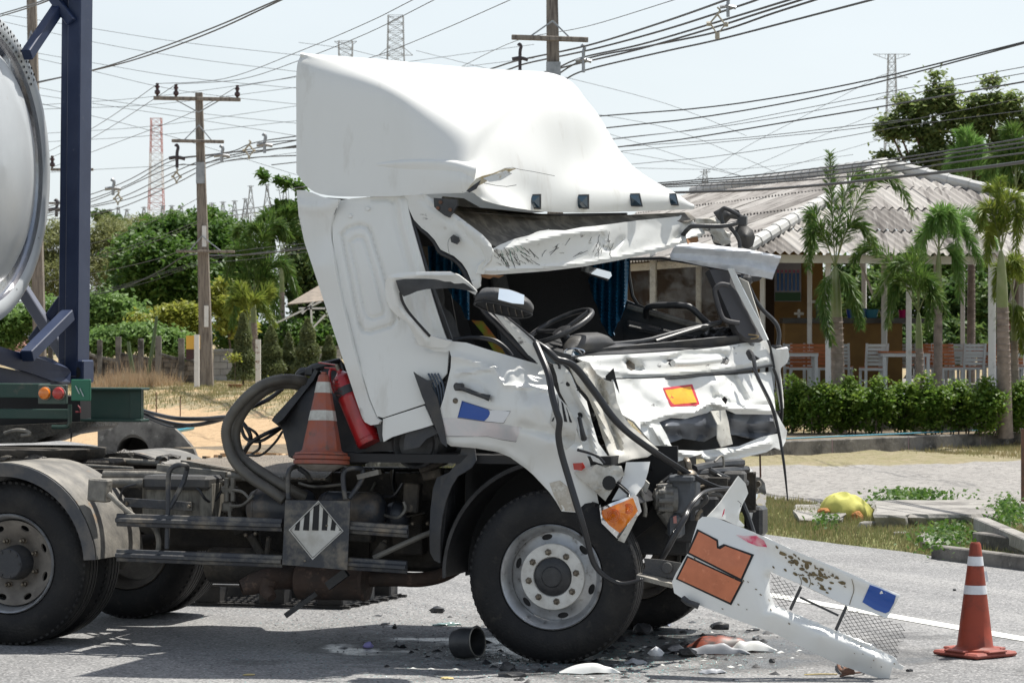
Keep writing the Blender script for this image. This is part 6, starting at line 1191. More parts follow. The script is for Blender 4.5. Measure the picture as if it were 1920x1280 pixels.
for x, dx in ((1497, 6), (1552, 3), (1515, 5)):
    pts = [(x, 1075), (x + dx, 1090), (x + dx - 3, 1100)] if x != 1552 else [(1597, 1085), (1601, 1105), (1596, 1122), (1593, 1133)]
    mb.tube([BP(a, b, float(S_b([(a, b)])[0]) - .003) for a, b in pts], .002, 4, smooth_n=3)
mb.build('mud_run', mud, bb)
for a, b, w_ in (((1502, 1099), (1482, 1142), .045), ((1587, 1136), (1566, 1183), .045), ((1500, 1119), (1572, 1153), .025)):
    mb = MB(); mb.bar(BP(a[0], a[1], .10), BP(b[0], b[1], .10), .012, w_, up=(0, 1, 0)); mb.build('grille_stay', darkgrey, bb)
def meshnet(poly, pitch=9.5, amp=.6, s0=.13):
    mb = MB(); xs_ = [p[0] for p in poly]; ys_ = [p[1] for p in poly]; rr = random.Random(1); ca, sa = math.cos(R(24)), math.sin(R(24)); cx, cy = xs_[0], ys_[0]
    R_ = 320
    for fam in (1, -1):
        k = -R_
        while k < R_:
            prev = None
            for j in np.arange(-R_, R_, 7.0):
                u_ = j; v_ = k + fam * j * .62; x = cx + u_ * ca - v_ * sa; y = cy + u_ * sa + v_ * ca
                ins = inpoly(np.array([[x, y]]), poly)[0]
                p = BP(x + rr.uniform(-.3, .3), y + rr.uniform(-.3, .3), s0 + .02 * noise.noise(Vector((x / 30, y / 30, 0)))) if ins else None
                if p is not None and prev is not None: mb.tube([prev, p], .0016, 3, cap=False)
                prev = p
            k += pitch * .82
    return mb
meshnet([(1443, 1072), (1500, 1098), (1480, 1146), (1452, 1133), (1444, 1113)]).build('wire_mesh', darkgrey, bb, kind='stuff')
meshnet([(1584, 1136), (1662, 1158), (1690, 1167), (1704, 1176), (1697, 1200), (1688, 1210), (1684, 1236), (1636, 1212), (1567, 1184)]).build('wire_mesh', darkgrey, bb, kind='stuff')
mb = MB(); mb.tube([BP(*p) for p in ((1281, 1121, .1), (1290, 1129, .08), (1305, 1134, .08), (1310, 1136, .08))], .018, 8); mb.build('bumper_bracket', blackp, bb, smooth=True)
# ================================================================== CONES, EXTINGUISHER
cone_o = mat('sunned_orange_cone', (.30, .045, .018), .6, col2=(.24, .035, .014), sc=6, dirt=(.09, .03, .02), dsc=6, dlo=.48, dhi=.72, damt=.75)
cone_f = mat('faded_dirty_cone', (.27, .105, .085), .7, col2=(.34, .085, .04), sc=9, dirt=(.13, .09, .075), dsc=12, dlo=.55, dhi=.7)
refl = mat('white_reflective_band', (.72, .73, .75), .4, col2=(.62, .63, .66), sc=20); refl_d = mat('dirty_white_band', (.55, .55, .50), .6, col2=(.40, .38, .34), sc=14)
def cone(base, top, r0, r1, m, mband, bands, label, sq, name='traffic_cone', n=48, baserot=0., bh=.03):
    base = Vector(base); ax_ = (Vector(top) - base); H = ax_.length; ax_.normalize(); c = thing(name, base, label, 'traffic cone')
    ref = Vector((math.cos(baserot), math.sin(baserot), 0)); ref = (ref - ax_ * ref.dot(ax_)).normalized(); rf2 = ax_.cross(ref)
    mb = MB(); mb.lathe(base, ax_, [(bh, r0 + .045), (bh + .012, r0 + .04), (bh + .018, r0 + .012), (bh + .03, r0)] + [(bh + .03 + (H - bh - .03) * t, r0 + (r1 - r0) * t) for t in (.25, .5, .75, .98)] + [(H, r1 * .8), (H, r1 * .6), (H - .05, r1 * .55)], n, ref=ref); mb.build('cone_body', m, c, smooth=True, angle=50 if n > 12 else 20)
    for t0, t1 in bands:
        f = lambda t: (bh + .03 + (H - bh - .03) * t, r0 + (r1 - r0) * t + .002)
        mb = MB(); mb.lathe(base, ax_, [f(t0), f((t0 + t1) / 2), f(t1)], n, ref=ref, caps=False); mb.build('reflective_band', mband, c, smooth=True, angle=50 if n > 12 else 20)
    if sq:
        mb = MB(); mb.box(base + ax_ * bh * .5, (sq, sq, bh), ax=(ref, rf2, ax_), bev=.012); b = mb.build('cone_base', mat('salmon_cone_base', (.34, .09, .065), .6, col2=(.26, .07, .05), sc=9), c)
        for k in range(4):
            a = k * math.pi / 2; d = ref * math.cos(a) + rf2 * math.sin(a); e = rf2 * math.cos(a) - ref * math.sin(a)
            mb = MB(); mb.box(base + ax_ * (bh + .006) + d * (r0 + .055), (.05, .16, .014), ax=(d, e, ax_), bev=.006); mb.build('base_rib', mat('salmon_cone_base', (.5, .13, .09)), b)
    return c
cb = G(1828, 1229); cb.z = .005
ctp = W(1829, 1016, cb.y)
cn = cone(cb, ctp, .107, .031, cone_o, refl, [(.50, .585), (.775, .865)], 'orange traffic cone with two white bands standing alone on the right of the road', .36, baserot=R(38))
mb = MB(); mb.prism([cb + Vector((.055, -.06, .0)) + (ctp - cb) * t + Vector((dx, 0, 0)) for t, dx in ((.76, .0), (.70, .01), (.66, .012), (.66, .002), (.74, -.012))], (0, -.002, 0)); mb.build('torn_tag', refl, cn)
c1 = T(603, 862, .02); t1 = T(607, 702, .06)
cn = cone(c1, t1, .118, .030, cone_f, refl_d, [(.385, .52), (.755, .90)], 'faded dirty cone wedged behind the crushed cab beside the extinguisher', 0, n=10, bh=.03)
mb = MB(); axn = (t1 - c1).normalized()
mb.lathe(c1, axn, [(-.03, .12), (-.025, .165), (-.005, .17), (.0, .158), (.004, .170), (.022, .172), (.028, .150), (.034, .13)], 32); mb.build('cone_base', cone_f, cn, smooth=True)
mb = MB(); mb.lathe(c1 - axn * .03, axn, [(-.035, .07), (-.008, .13), (0, .15)], 28); mb.build('base_underside', mat('grey_cone_underside', (.30, .27, .24), .8, col2=(.18, .16, .14), sc=8), cn, smooth=True)
mb = MB(); mb.lathe(t1, axn, [(0, .016), (.012, .018), (.016, .012)], 10); mb.build('cone_tip', cone_f, cn)
e0 = T(694, 832, .10); e1_ = T(640, 703, .16); exd = (e1_ - e0).normalized(); EL = (e1_ - e0).length
ext = thing('fire_extinguisher', e0, 'red fire extinguisher with a black strap leaning behind the cab', 'fire extinguisher')
mb = MB(); mb.lathe(e0, exd, [(0, .05), (0, .070), (.012, .076), (.03, .076), (.033, .0785), (.036, .076), (EL * .66, .076), (EL * .67, .078), (EL * .68, .076), (EL - .05, .076), (EL - .02, .066), (EL, .040), (EL + .02, .02), (EL + .03, .02)], 40); mb.build('cylinder', redp, ext, smooth=True)
mb = MB(); mb.lathe(e0, exd, [(EL * .70, .0765), (EL * .70, .079), (EL * .81, .079), (EL * .81, .0765)], 40, caps=False); mb.build('strap', blackp, ext, smooth=True)
vt = e1_ + exd * .03; mb = MB(); mb.tube([vt, vt + exd * .04], .017, 12); mb.tube([vt + exd * .02, vt + exd * .02 - U * .05], .008, 8); mb.build('valve', steel, ext, smooth=True)
mb = MB(); mb.bar(vt + exd * .035 + U * .01, vt + exd * .055 - U * .11 + ZZ * .0, .016, .008); mb.bar(vt + exd * .015, vt + exd * .02 - U * .085, .016, .008); mb.build('lever', redp, ext)
mb = MB(); mb.tube([vt, vt - U * .05 + exd * .01, vt - U * .085 - exd * .06, vt - U * .09 - exd * .15], .009, 8, smooth_n=4); mb.build('discharge_hose', redp, ext, smooth=True)
mb = MB(); rr = random.Random(6)
for r_ in range(5):
    for k in range(4):
        q = e0 + exd * (EL * (.93 - .055 * r_)) - V * .0775 + U * (-.012 - .013 * k); mb.box(q, (.008, .002, .006 + .004 * rr.random()), ax=(U, V, exd))
mb.build('worn_lettering', mat('faded_print', (.10, .02, .02), .7), ext, kind='stuff')
# ================================================================== DEBRIS ON THE ROAD
def GR(px, py, z=0): p = G(px, py); p.z = z; return p
def lump(name, px, py, size, m, label, cat, seed, z=.0, rot=0, n=2, amp=.4):
    p = GR(px, py); mb = blob_mb((0, 0, 0), size, seed, n, amp, 1.8, rot, -.5); mb.v = [(x + p.x, y + p.y, zz + size[2] * .5 + z) for x, y, zz in mb.v]
    return mb.build(name, m, smooth=True, angle=25, origin=p, label=label, cat=cat)
mc = GR(880, 1236); cup = thing('mirror_housing_cup', mc, 'black rubber cup shaped duct end lying by the front tyre', 'duct')
dcp = Vector((.80, -.50, .12)).normalized(); mb = MB(); c_ = mc + Vector((-.035, .02, .095))
mb.lathe(c_, dcp, [(-.06, .06), (-.05, .082), (.0, .093), (.09, .085), (.096, .089), (.10, .084), (.095, .078), (.0, .07), (-.03, .04), (-.03, 0)], 32); mb.build('cup', blackp, cup, smooth=True)
mb = MB(); mb.tube([c_ + dcp * .1 + (dcp.orthogonal().normalized() * math.cos(t) + dcp.cross(dcp.orthogonal().normalized()) * math.sin(t)) * .086 for t in np.linspace(0, 6.28, 26)[:-1]], .004, 6, closed=True); mb.build('rim_band', dusty, cup, smooth=True)
def arcpiece(px, py, L, w_, h_, m, name, label, cat, yaw, m2=None, seed=0, ends=.1):
    p = GR(px, py); d = Vector((math.cos(yaw), math.sin(yaw), 0)); e = Vector((-d.y, d.x, 0)); rows = []
    for i in range(9):
        t = i / 8; hh = h_ * (1 - (2 * t - 1) ** 2) * (1 + .5 * noise.noise(Vector((t * 6, seed, 1)))) + .004; ww = w_ * (ends + (1 - ends) * math.sin(math.pi * min(1, t * 1.15 + .05)) ** .6)
        rows.append([p + d * (t - .5) * L + e * ww * v + ZZ * (hh * (1 - (v * 1.1) ** 2 * .9) + .01 * noise.noise(Vector((t * 4, v * 3, seed)))) for v in (-.9, -.5, 0, .5, .9)])
    return lat_mb(lattice(rows, 3, 3), thick=-.006).build(name, m, smooth=True, angle=50, origin=p, label=label, cat=cat)
arcpiece(1106, 1262, .34, .06, .05, white, 'panel_fragment', 'curved white panel fragment lying in front of the front tyre', 'fragment', R(-2), seed=2)
arcpiece(1410, 1221, .30, .055, .055, white, 'panel_fragment', 'white curved strip at the right end of the orange fragment', 'fragment', R(-6), seed=4)
of_ = arcpiece(1352, 1216, .46, .12, .075, mat('scuffed_orange_plate', (.24, .05, .025), .5, col2=(.03, .02, .018), sc=11, lo=.44, hi=.56), 'panel_fragment', 'scuffed orange and grey fender fragment lying right of the front wheels', 'fragment', R(-8), seed=6)
arcpiece(1340, 1226, .42, .04, .05, mat('grey_torn_edge', (.30, .31, .33), .5), 'panel_fragment', 'grey curved strip lying against the scuffed orange fragment', 'fragment', R(-6), seed=7)
arcpiece(838, 1172, .19, .03, .01, mat('teal_glass_edge', (.20, .30, .29), .2), 'glass_rim', 'curved strip of teal tinted plastic behind the black cup', 'fragment', R(10), seed=8)
arcpiece(1192, 1244, .13, .03, .02, mat('grey_torn_edge', (.30, .31, .33)), 'panel_fragment', 'small grey bent strip right of the front tyre', 'fragment', R(-3), seed=9)
arcpiece(1336, 1262, .15, .035, .02, mat('grey_torn_edge', (.30, .31, .33)), 'panel_fragment', 'flat grey scrap nearest the viewer below the orange fragment', 'fragment', R(4), seed=10)
for i, (x, y, sz, m_, lb, z) in enumerate([
    (960, 1268, (.085, .035, .018), blackp, 'flat black plastic scrap in front of the tyre left of the white fragment', 0), (952, 1256, (.05, .03, .03), blackp, 'folded black scrap behind the flat black one', 0),
    (1205, 1188, (.085, .06, .045), blackp, 'round black lamp back lying behind the front tyre', 0), (1243, 1172, (.07, .05, .035), mat('crushed_chrome', (.75, .76, .8), .15, .8), 'crushed shiny lamp reflector glinting behind the wheels', 0),
    (1350, 1179, (.055, .03, .03), blackp, 'small black valve lying behind the orange fragment', 0), (1230, 1229, (.04, .02, .035), mat('white_sticker', (.75, .76, .78)), 'pale torn label standing among black scraps', 0),
    (1256, 1222, (.13, .06, .03), blackp, 'jagged black plastic heap left of the orange fragment', 0), (1290, 1228, (.09, .05, .03), darkgrey, 'dark grey crumpled bracket beside the jagged black heap', 0),
    (820, 1148, (.05, .03, .03), blackp, 'black plastic clip lying behind the teal strip', 0), (690, 1213, (.028, .028, .022), mat('crumpled_lilac_paper', (.33, .30, .62), .7), 'crumpled lilac paper ball on the shaded road', 0),
    (1412, 1182, (.05, .02, .012), blackp, 'thin black strip under the bumper', 0), (1417, 1198, (.05, .02, .012), blackp, 'second thin black strip below the first under the bumper', 0), (1448, 1241, (.018, .015, .015), blackp, 'tiny black lump right of the white curved strip', 0),
    (838, 1272, (.035, .025, .008), mat('dry_leaf', (.50, .40, .18), .8), 'dry yellow leaf on the road left of the front tyre', 0), (467, 1265, (.035, .02, .006), mat('dry_leaf', (.5, .4, .18)), 'dry tan leaf on the sunlit road at the lower left', 0),
    (722, 1170, (.06, .012, .008), blackp, 'thin black splinter under the middle of the lorry', 0), (740, 1178, (.015, .015, .02), blackp, 'small black chip beside the splinter under the lorry', 0),
    (1790, 1107, (.012, .012, .012), blackp, 'pebble on the road left of the standing cone', 0), (1705, 1258, (.02, .012, .01), blackp, 'black crumb right of the bumper tip', 0), (1831, 1216, (.0, .0, .0), None, '', 0)]):
    if m_: lump('debris', x, y, sz, m_, lb, 'debris', i + 3, rot=i * .7)
mb = MB(); mb.tube([GR(1508, 1266, .006), GR(1540, 1265, .007), GR(1570, 1265, .006)], .004, 6); mb.build('stick', mat('dry_leaf', (.5, .4, .18)), label='thin dry stick on the road under the bumper tip', cat='stick')
mb = MB(); P0 = [GR(1576, 1246, .06), GR(1572, 1255, .03), GR(1580, 1264, .02), GR(1588, 1258, .05), GR(1584, 1250, .06)]; mb.tube(P0, .010, 8, smooth_n=4, closed=True); mb.build('rusty_hook', rust, smooth=True, label='bent dark hook hanging below the bumper onto the road', cat='hook')
mb = MB(); mb.add(*(lambda b: (b.v, b.f))(blob_mb(GR(1590, 1268, .025), (.04, .03, .025), 3, 2))); mb.tube([GR(1575, 1270, .01), GR(1600, 1268, .02), GR(1622, 1262, .012), GR(1600, 1260, .02), GR(1580, 1266, .02)], .006, 6, smooth_n=4)
mb.build('wire_clump', rust, smooth=True, label='rusty clamp with looped wire on the road under the bumper', cat='clamp')
def scatter(name, n, fn, smin, smax, m, label, cat, seed, tall=.7):
    g = np.random.default_rng(seed); P = fn(g, n); k = len(P); s = g.uniform(smin, smax, k); a = g.uniform(0, 6.28, k); vs = np.zeros((k, 4, 3))
    for j in range(3):
        t = a + j * 2.094 + g.uniform(-.4, .4, k); vs[:, j, 0] = P[:, 0] + np.cos(t) * s; vs[:, j, 1] = P[:, 1] + np.sin(t) * s; vs[:, j, 2] = P[:, 2] + .001
    vs[:, 3, :] = P; vs[:, 3, 2] += s * tall * g.uniform(.4, 1.4, k)
    i = np.arange(k)[:, None] * 4; F = np.concatenate([i + [0, 1, 3], i + [1, 2, 3], i + [2, 0, 3]]).reshape(-1, 3)
    o = mesh_np(name, vs.reshape(-1, 3), F, m, kind='stuff'); tag(o, label, cat); return o
def gpx(x0, x1, y0, y1, gauss=None):
    def f(g, n):
        if gauss: x = g.normal(gauss[0], gauss[2], n); y = g.normal(gauss[1], gauss[3], n)
        else: x = g.uniform(x0, x1, n); y = g.uniform(y0, y1, n)
        k = (x > x0) & (x < x1) & (y > y0) & (y < y1); x, y = x[k], y[k]; Y = FPX * CZ / (y - 640); return np.stack([(x - 960) * Y / FPX, Y, np.full(len(Y), .001)], 1)
    return f
glassm = mat('teal_glass_crumbs', (.22, .42, .42), .12, spec=1., coat=.5)
scatter('broken_glass', 5200, gpx(250, 1500, 1130, 1300, (960, 1215, 300, 45)), .002, .0055, glassm, 'crumbs of teal safety glass strewn over the road', 'broken glass', 1)
scatter('broken_glass', 1500, gpx(900, 1400, 1180, 1300, (1150, 1225, 120, 30)), .003, .007, glassm, 'denser teal glass crumbs round the front wheels', 'broken glass', 2)
scatter('black_grit', 1300, gpx(500, 1500, 1130, 1300, (900, 1180, 320, 40)), .003, .010, blackp, 'black plastic grit strewn under and around the wreck', 'grit', 3)
scatter('plastic_shards', 260, gpx(560, 1500, 1150, 1290, (1150, 1215, 200, 32)), .010, .045, blackp, 'small jagged black plastic shards round the front wheels', 'shards', 7, .45)
scatter('white_shards', 110, gpx(700, 1500, 1160, 1290, (1200, 1225, 190, 30)), .008, .03, white, 'small white paint and plastic flakes round the front wheels', 'shards', 8, .3)
scatter('road_grit', 5000, gpx(0, 1920, 1020, 1300), .002, .005, concrete, 'pale loose grit on the road surface', 'grit', 4)
plm = mat('black_plastic_pallet', (.03, .03, .032), .6, col2=(.07, .065, .06), sc=6)
pa = GR(365, 1134); pbq = GR(640, 1141); pc_ = GR(746, 1119)
ex = (pbq - pa); ex.z = 0; PLL = 1.0; ex.normalize(); ey = Vector((-ex.y, ex.x, 0)); dirp = (GR(746, 1119) - GR(640, 1141));
pal = thing('plastic_pallet', pa, 'black plastic pallet lying on the road behind the lorry wheels', 'pallet')
Lp = (pbq - pa).length; ey = dirp.normalized(); Wp = dirp.length
for i, u_ in enumerate((.06, .5, .9)):
    for j, v_ in enumerate((.08, .5, .92)):
        mb = MB(); c = pa + ex * (u_ * Lp + .02) + ey * (v_ * Wp); mb.box(c + ZZ * .075, (.19, .14, .13), ax=(ex, ey, ZZ), bev=.01); mb.build('pallet_block', plm, pal)
for k in range(7):
    mb = MB(); c = pa + ey * (k / 6 * Wp) + ex * (Lp * .5); mb.box(c + ZZ * .012, (Lp * 1.12, .028, .018), ax=(ex, ey, ZZ)); mb.build('pallet_slat', plm, pal)
    mb = MB(); mb.box(c + ZZ * .146, (Lp * 1.12, .07, .016), ax=(ex, ey, ZZ)); mb.build('deck_slat', plm, pal)
for k in range(22):
    mb = MB(); c = pa + ex * (-.03 + k / 21 * Lp * 1.05) + ey * (Wp * .5); mb.box(c + ZZ * .026, (.008, Wp, .008), ax=(ex, ey, ZZ)); mb.build('cross_rib', plm, pal)
# ================================================================== VEGETATION HELPERS
def leafquads(C, size, g, up=.75, asp=.5):
    """diamond leaves at centres C"""
    n = len(C); N_ = g.normal(size=(n, 3)); N_[:, 2] = np.abs(N_[:, 2]) + up; N_ /= np.linalg.norm(N_, axis=1)[:, None]
    A_ = np.cross(N_, g.normal(size=(n, 3))); A_ /= np.linalg.norm(A_, axis=1)[:, None]; B_ = np.cross(N_, A_)
    s = (size * g.uniform(.6, 1.3, n))[:, None]; v = np.stack([C - A_ * s, C + B_ * s * asp + N_ * s * .12, C + A_ * s, C - B_ * s * asp + N_ * s * .12], 1)
    i = np.arange(n)[:, None] * 4
    return v.reshape(-1, 3), (i + [0, 1, 2, 3])
def crown_pts(blobs, n, g, cl=.28, k=26, shell=.45):
    """clusters of leaves: blobs = (x, y, z, rx, ry, rz)"""
    B = np.array(blobs, float); w = (B[:, 3] * B[:, 4] * B[:, 5]) ** (2 / 3); w /= w.sum(); m = max(4, n // k)
    b = B[g.choice(len(B), m, p=w)]; d = g.normal(size=(m, 3)); d /= np.linalg.norm(d, axis=1)[:, None]
    r = (shell + (1 - shell) * g.uniform(0, 1, m) ** .45)[:, None]; cc = b[:, :3] + d * b[:, 3:6] * r
    C = np.repeat(cc, k, 0); o = g.normal(size=C.shape) * cl * np.repeat(g.uniform(.5, 1.25, m), k)[:, None] * .55; o[:, 2] *= .6
    return C + o
def tree(name, label, cat, base, blobs, n, size, lm, trunk=None, seed=1, cl=.3, k=26, group=None, tm=None, asp=.5, limbs=5, shell=.45):
    g = np.random.default_rng(seed); t = thing(name, base, label, cat, group)
    C = crown_pts(blobs, n, g, cl, k, shell); v, q = leafquads(C, size, g, asp=asp); mesh_np('crown', v, q, lm, parent=t)
    mb = MB(); tb = Vector(base); B = np.array(blobs); top = Vector((float(np.average(B[:, 0])), float(np.average(B[:, 1])), float(B[:, 2].min())))
    r0 = trunk or .12; mid = tb.lerp(top, .55) + Vector((.1, 0, 0)); mb.tube([tb, mid, top], [r0, r0 * .8, r0 * .6], 8)
    for i in range(min(limbs, len(blobs))):
        p = Vector(B[i, :3]); mb.tube([mid.lerp(top, .3), mid.lerp(p, .55) + Vector((0, 0, .1)), p + Vector((0, 0, B[i, 5] * .4))], [r0 * .5, r0 * .32, r0 * .12], 6, smooth_n=3)
    mb.build('trunk', tm or bark, t, smooth=True); return t
bark = mat('grey_brown_bark', (.13, .105, .08), .9, col2=(.07, .055, .045), sc=9, bump=.5, bsc=30)
L_mango = leafmat('mango_leaves', (.055, .125, .022), (.095, .18, .032), (.17, .24, .06), tr=.42)
L_bush = leafmat('light_bush_leaves', (.14, .25, .06), (.20, .32, .09), (.28, .38, .15), tr=.4)
L_yel = leafmat('yellow_green_leaves', (.24, .29, .045), (.34, .36, .07), (.36, .30, .07), tr=.45)
L_willow = leafmat('feathery_olive_leaves', (.20, .23, .08), (.26, .28, .12), (.30, .29, .15), tr=.4)
L_hedge = leafmat('hedge_leaves', (.10, .19, .03), (.17, .26, .04), (.27, .34, .07), tr=.5)
L_dark = leafmat('dark_tree_leaves', (.055, .10, .03), (.085, .135, .04), (.20, .20, .06), tr=.4)
L_con = leafmat('cypress_foliage', (.12, .15, .06), (.17, .20, .085), (.22, .25, .11), tr=.4)
L_palm = leafmat('palm_leaflets', (.065, .135, .026), (.11, .19, .036), (.24, .30, .08), tr=.42)
L_palmy = leafmat('golden_palm_leaflets', (.14, .21, .035), (.24, .29, .05), (.36, .38, .09), tr=.45)
L_palml = leafmat('fresh_palm_leaflets', (.13, .26, .055), (.19, .33, .08), (.28, .40, .13), tr=.45)
def Wb(px, py, Y, rx, ry, dy=None):
    """blob from a pixel centre and pixel radii"""
    p = W(px, py, Y); k = Y / FPX; return (p.x, p.y, p.z, rx * k, (dy or rx) * k, ry * k)
def base_at(px, Y):
    x = (px - 960) * Y / FPX; return Vector((x, Y, float(gh(np.array(x), np.array(Y)))))
tree('mango_tree', 'large dense dark green tree left of the concrete pole with the double crossarm', 'tree', base_at(360, 96), [Wb(345, 450, 96, 85, 55), Wb(400, 430, 97, 45, 35), Wb(270, 480, 95, 60, 55), Wb(330, 540, 94, 95, 60), Wb(250, 560, 94, 55, 55), Wb(430, 500, 96, 60, 60), Wb(300, 500, 93, 70, 60), Wb(460, 540, 95, 60, 60)], 52000, .105, L_mango, .3, 3, cl=.40, k=34)
tree('dark_tree', 'dark leafy tree with yellow flecks directly behind the cab corner', 'tree', base_at(590, 88), [Wb(590, 470, 88, 45, 60), Wb(600, 560, 88, 55, 60), Wb(560, 420, 90, 28, 25), Wb(570, 520, 87, 40, 50), Wb(620, 620, 87, 60, 50)], 20000, .095, L_dark, .2, 4, cl=.35)
tree('slender_tree', 'wispy branch top with few leaves showing above the dark tree', 'tree', base_at(560, 92), [Wb(492, 328, 92, 12, 6), Wb(520, 338, 92, 10, 5), Wb(540, 345, 92, 12, 6), Wb(560, 350, 92, 12, 8), Wb(535, 385, 92, 22, 8), Wb(525, 400, 92, 16, 6)], 700, .13, L_mango, .05, 5, cl=.22, k=14, limbs=6)
tree('feathery_tree', 'pale olive feathery tree between the blue post and the mango tree', 'tree', base_at(205, 135), [Wb(205, 470, 135, 42, 60), Wb(190, 520, 134, 40, 40), Wb(235, 440, 136, 30, 25), Wb(265, 425, 137, 25, 18)], 15000, .13, L_willow, .12, 6, cl=.5, asp=.2, k=40)
tree('feathery_tree', 'pale olive feathery tree left of the blue post behind the tank', 'tree', base_at(100, 135), [Wb(100, 460, 135, 40, 45), Wb(95, 520, 134, 45, 40), Wb(130, 430, 136, 20, 25)], 12000, .13, L_willow, .12, 7, cl=.5, asp=.2, k=40)
tree('low_bush', 'leafy green bush between the blue post and the mango tree foot', 'bush', base_at(200, 84), [Wb(200, 585, 84, 45, 35), Wb(160, 600, 84, 50, 45), Wb(240, 600, 84, 40, 30)], 11000, .085, L_bush, .05, 8, cl=.33)
tree('yellow_bush', 'bright yellow green bush behind the post wall left of the pole', 'bush', base_at(330, 82), [Wb(340, 592, 82, 22, 26), Wb(290, 612, 82, 20, 18), Wb(365, 622, 82, 16, 35), Wb(312, 585, 82, 14, 12), Wb(262, 600, 82, 10, 10)], 5000, .075, L_yel, .05, 9, cl=.3)
tree('cassava_bush', 'pale green spreading bush directly behind the stained post wall', 'bush', base_at(250, 79), [Wb(210, 640, 79, 45, 22), Wb(270, 635, 79, 45, 26), Wb(320, 645, 79, 40, 26), Wb(170, 650, 79, 40, 22)], 11000, .08, L_bush, .04, 10, cl=.3)
tree('yellow_bush', 'yellow green leaves right of the concrete pole', 'bush', base_at(425, 83), [Wb(425, 570, 83, 35, 18), Wb(440, 600, 83, 30, 25), Wb(410, 540, 83, 16, 14)], 2500, .10, L_yel, .04, 11, cl=.3)
tree('low_bush', 'bush lit from above seen below the tank behind the far pole', 'bush', base_at(40, 84), [Wb(30, 600, 84, 50, 28), Wb(90, 590, 84, 40, 35), Wb(0, 630, 84, 40, 25), Wb(100, 630, 84, 30, 30)], 11000, .085, L_bush, .05, 12, cl=.33)
tree('low_bush', 'green undergrowth between the cypresses and the grey block wall', 'bush', base_at(480, 86), [Wb(450, 630, 86, 60, 30), Wb(540, 630, 86, 60, 30), Wb(610, 640, 86, 40, 35)], 9000, .085, L_mango, .05, 13, cl=.35)
tree('distant_tree', 'tiny dark tree crown on the skyline left of the mast', 'tree', base_at(193, 260), [Wb(193, 408, 260, 12, 9), Wb(210, 414, 260, 14, 6)], 1500, .3, L_dark, .2, 14, cl=.6)
def palm(label, base, top, fronds, m, Yc, r=.12, seed=1, leaf=.36, n=110, shaft=True, group='foxtail palms'):
    """top: crown point; fronds: list of (mid px, tip px, dy) in pixels"""
    g = np.random.default_rng(seed); t = thing('palm_tree', base, label, 'palm tree', group)
    b = Vector(base); c = W(top[0], top[1], Yc); H = c - b
    mb = MB(); mb.tube([b, b + H * .03, b + H * .3, b + H * (.7 if shaft else 1)], [r * 1.35, r * 1.2, r * 1.05, r * .9], 14, smooth_n=2)
    for k in range(int((H.length * .68) / .11)):
        q = b + H.normalized() * (.1 + k * .11); mb.lathe(q, H, [(-.006, r * 1.02), (0, r * 1.10), (.006, r * 1.02)], 12, caps=False)
    mb.build('trunk', mat('ringed_palm_trunk', (.27, .22, .19), .85, col2=(.16, .13, .11), sc=7, bump=.3), t, smooth=True)
    if shaft:
        mb = MB(); mb.tube([b + H * .69, b + H * .8, b + H * .94, c], [r * .88, r * .85, r * .6, r * .25], 12, smooth_n=3); mb.build('crownshaft', mat('green_crownshaft', (.16, .20, .07), .4, col2=(.22, .24, .12), sc=5), t, smooth=True)
    for fi, (mid, tip, dy) in enumerate(fronds):
        p0 = c; p1 = W(mid[0], mid[1], Yc + dy * .55); p2 = W(tip[0], tip[1], Yc + dy); pts = []
        for s in np.linspace(0, 1, n):
            pts.append(list(p0 * (1 - s) ** 2 + (p1 * 2 - (p0 + p2) * .5) * 2 * s * (1 - s) + p2 * s ** 2))
        P = np.array(pts); D = np.gradient(P, axis=0); D /= np.linalg.norm(D, axis=1)[:, None]
        mb = MB(); mb.tube([Vector(p) for p in pts[::12]] + [Vector(pts[-1])], .012, 5); fo = mb.build('frond', mat('green_crownshaft', (.16, .20, .07)), t, smooth=True)
        S_ = np.linspace(0, 1, n); k = 4; C = np.repeat(P[int(n * .14):], k, 0); DD = np.repeat(D[int(n * .14):], k, 0); SS = np.repeat(S_[int(n * .14):], k)
        m_ = len(C); rd = g.normal(size=(m_, 3)); rd -= DD * (rd * DD).sum(1)[:, None]; rd /= np.linalg.norm(rd, axis=1)[:, None]
        rd = rd * .8 + DD * .95; rd[:, 2] -= .18; rd /= np.linalg.norm(rd, axis=1)[:, None]
        L_ = (leaf * (1 - .55 * SS ** 2) * (.45 + .55 * np.minimum(1, SS * 5)) * g.uniform(.7, 1.15, m_))[:, None]
        sd = np.cross(rd, g.normal(size=(m_, 3))); sd /= np.linalg.norm(sd, axis=1)[:, None]; wdt = .0105 * Yc / 52
        e = C + rd * L_; e[:, 2] -= L_[:, 0] * .12
        v = np.stack([C - sd * wdt * .5, C + rd * L_ * .5 - sd * wdt, e, C + rd * L_ * .5 + sd * wdt], 1); i = np.arange(m_)[:, None] * 4
        mesh_np('leaflets', v.reshape(-1, 3), i + [0, 1, 2, 3], m, parent=fo if False else t)
    return t
palm('tall foxtail palm with an upright plume in front of the left half of the restaurant', (11.4 * .51, 50.5, .25), (1566, 500), [((1560, 390), (1556, 288), .0), ((1640, 335), (1712, 400), -.6), ((1530, 430), (1515, 500), -.5), ((1600, 420), (1645, 470), -.4), ((1545, 560), (1560, 640), -.6), ((1595, 540), (1612, 610), -.3), ((1590, 350), (1635, 340), .6), ((1525, 400), (1528, 470), .6)], L_palm, 50.3, .115, 2)
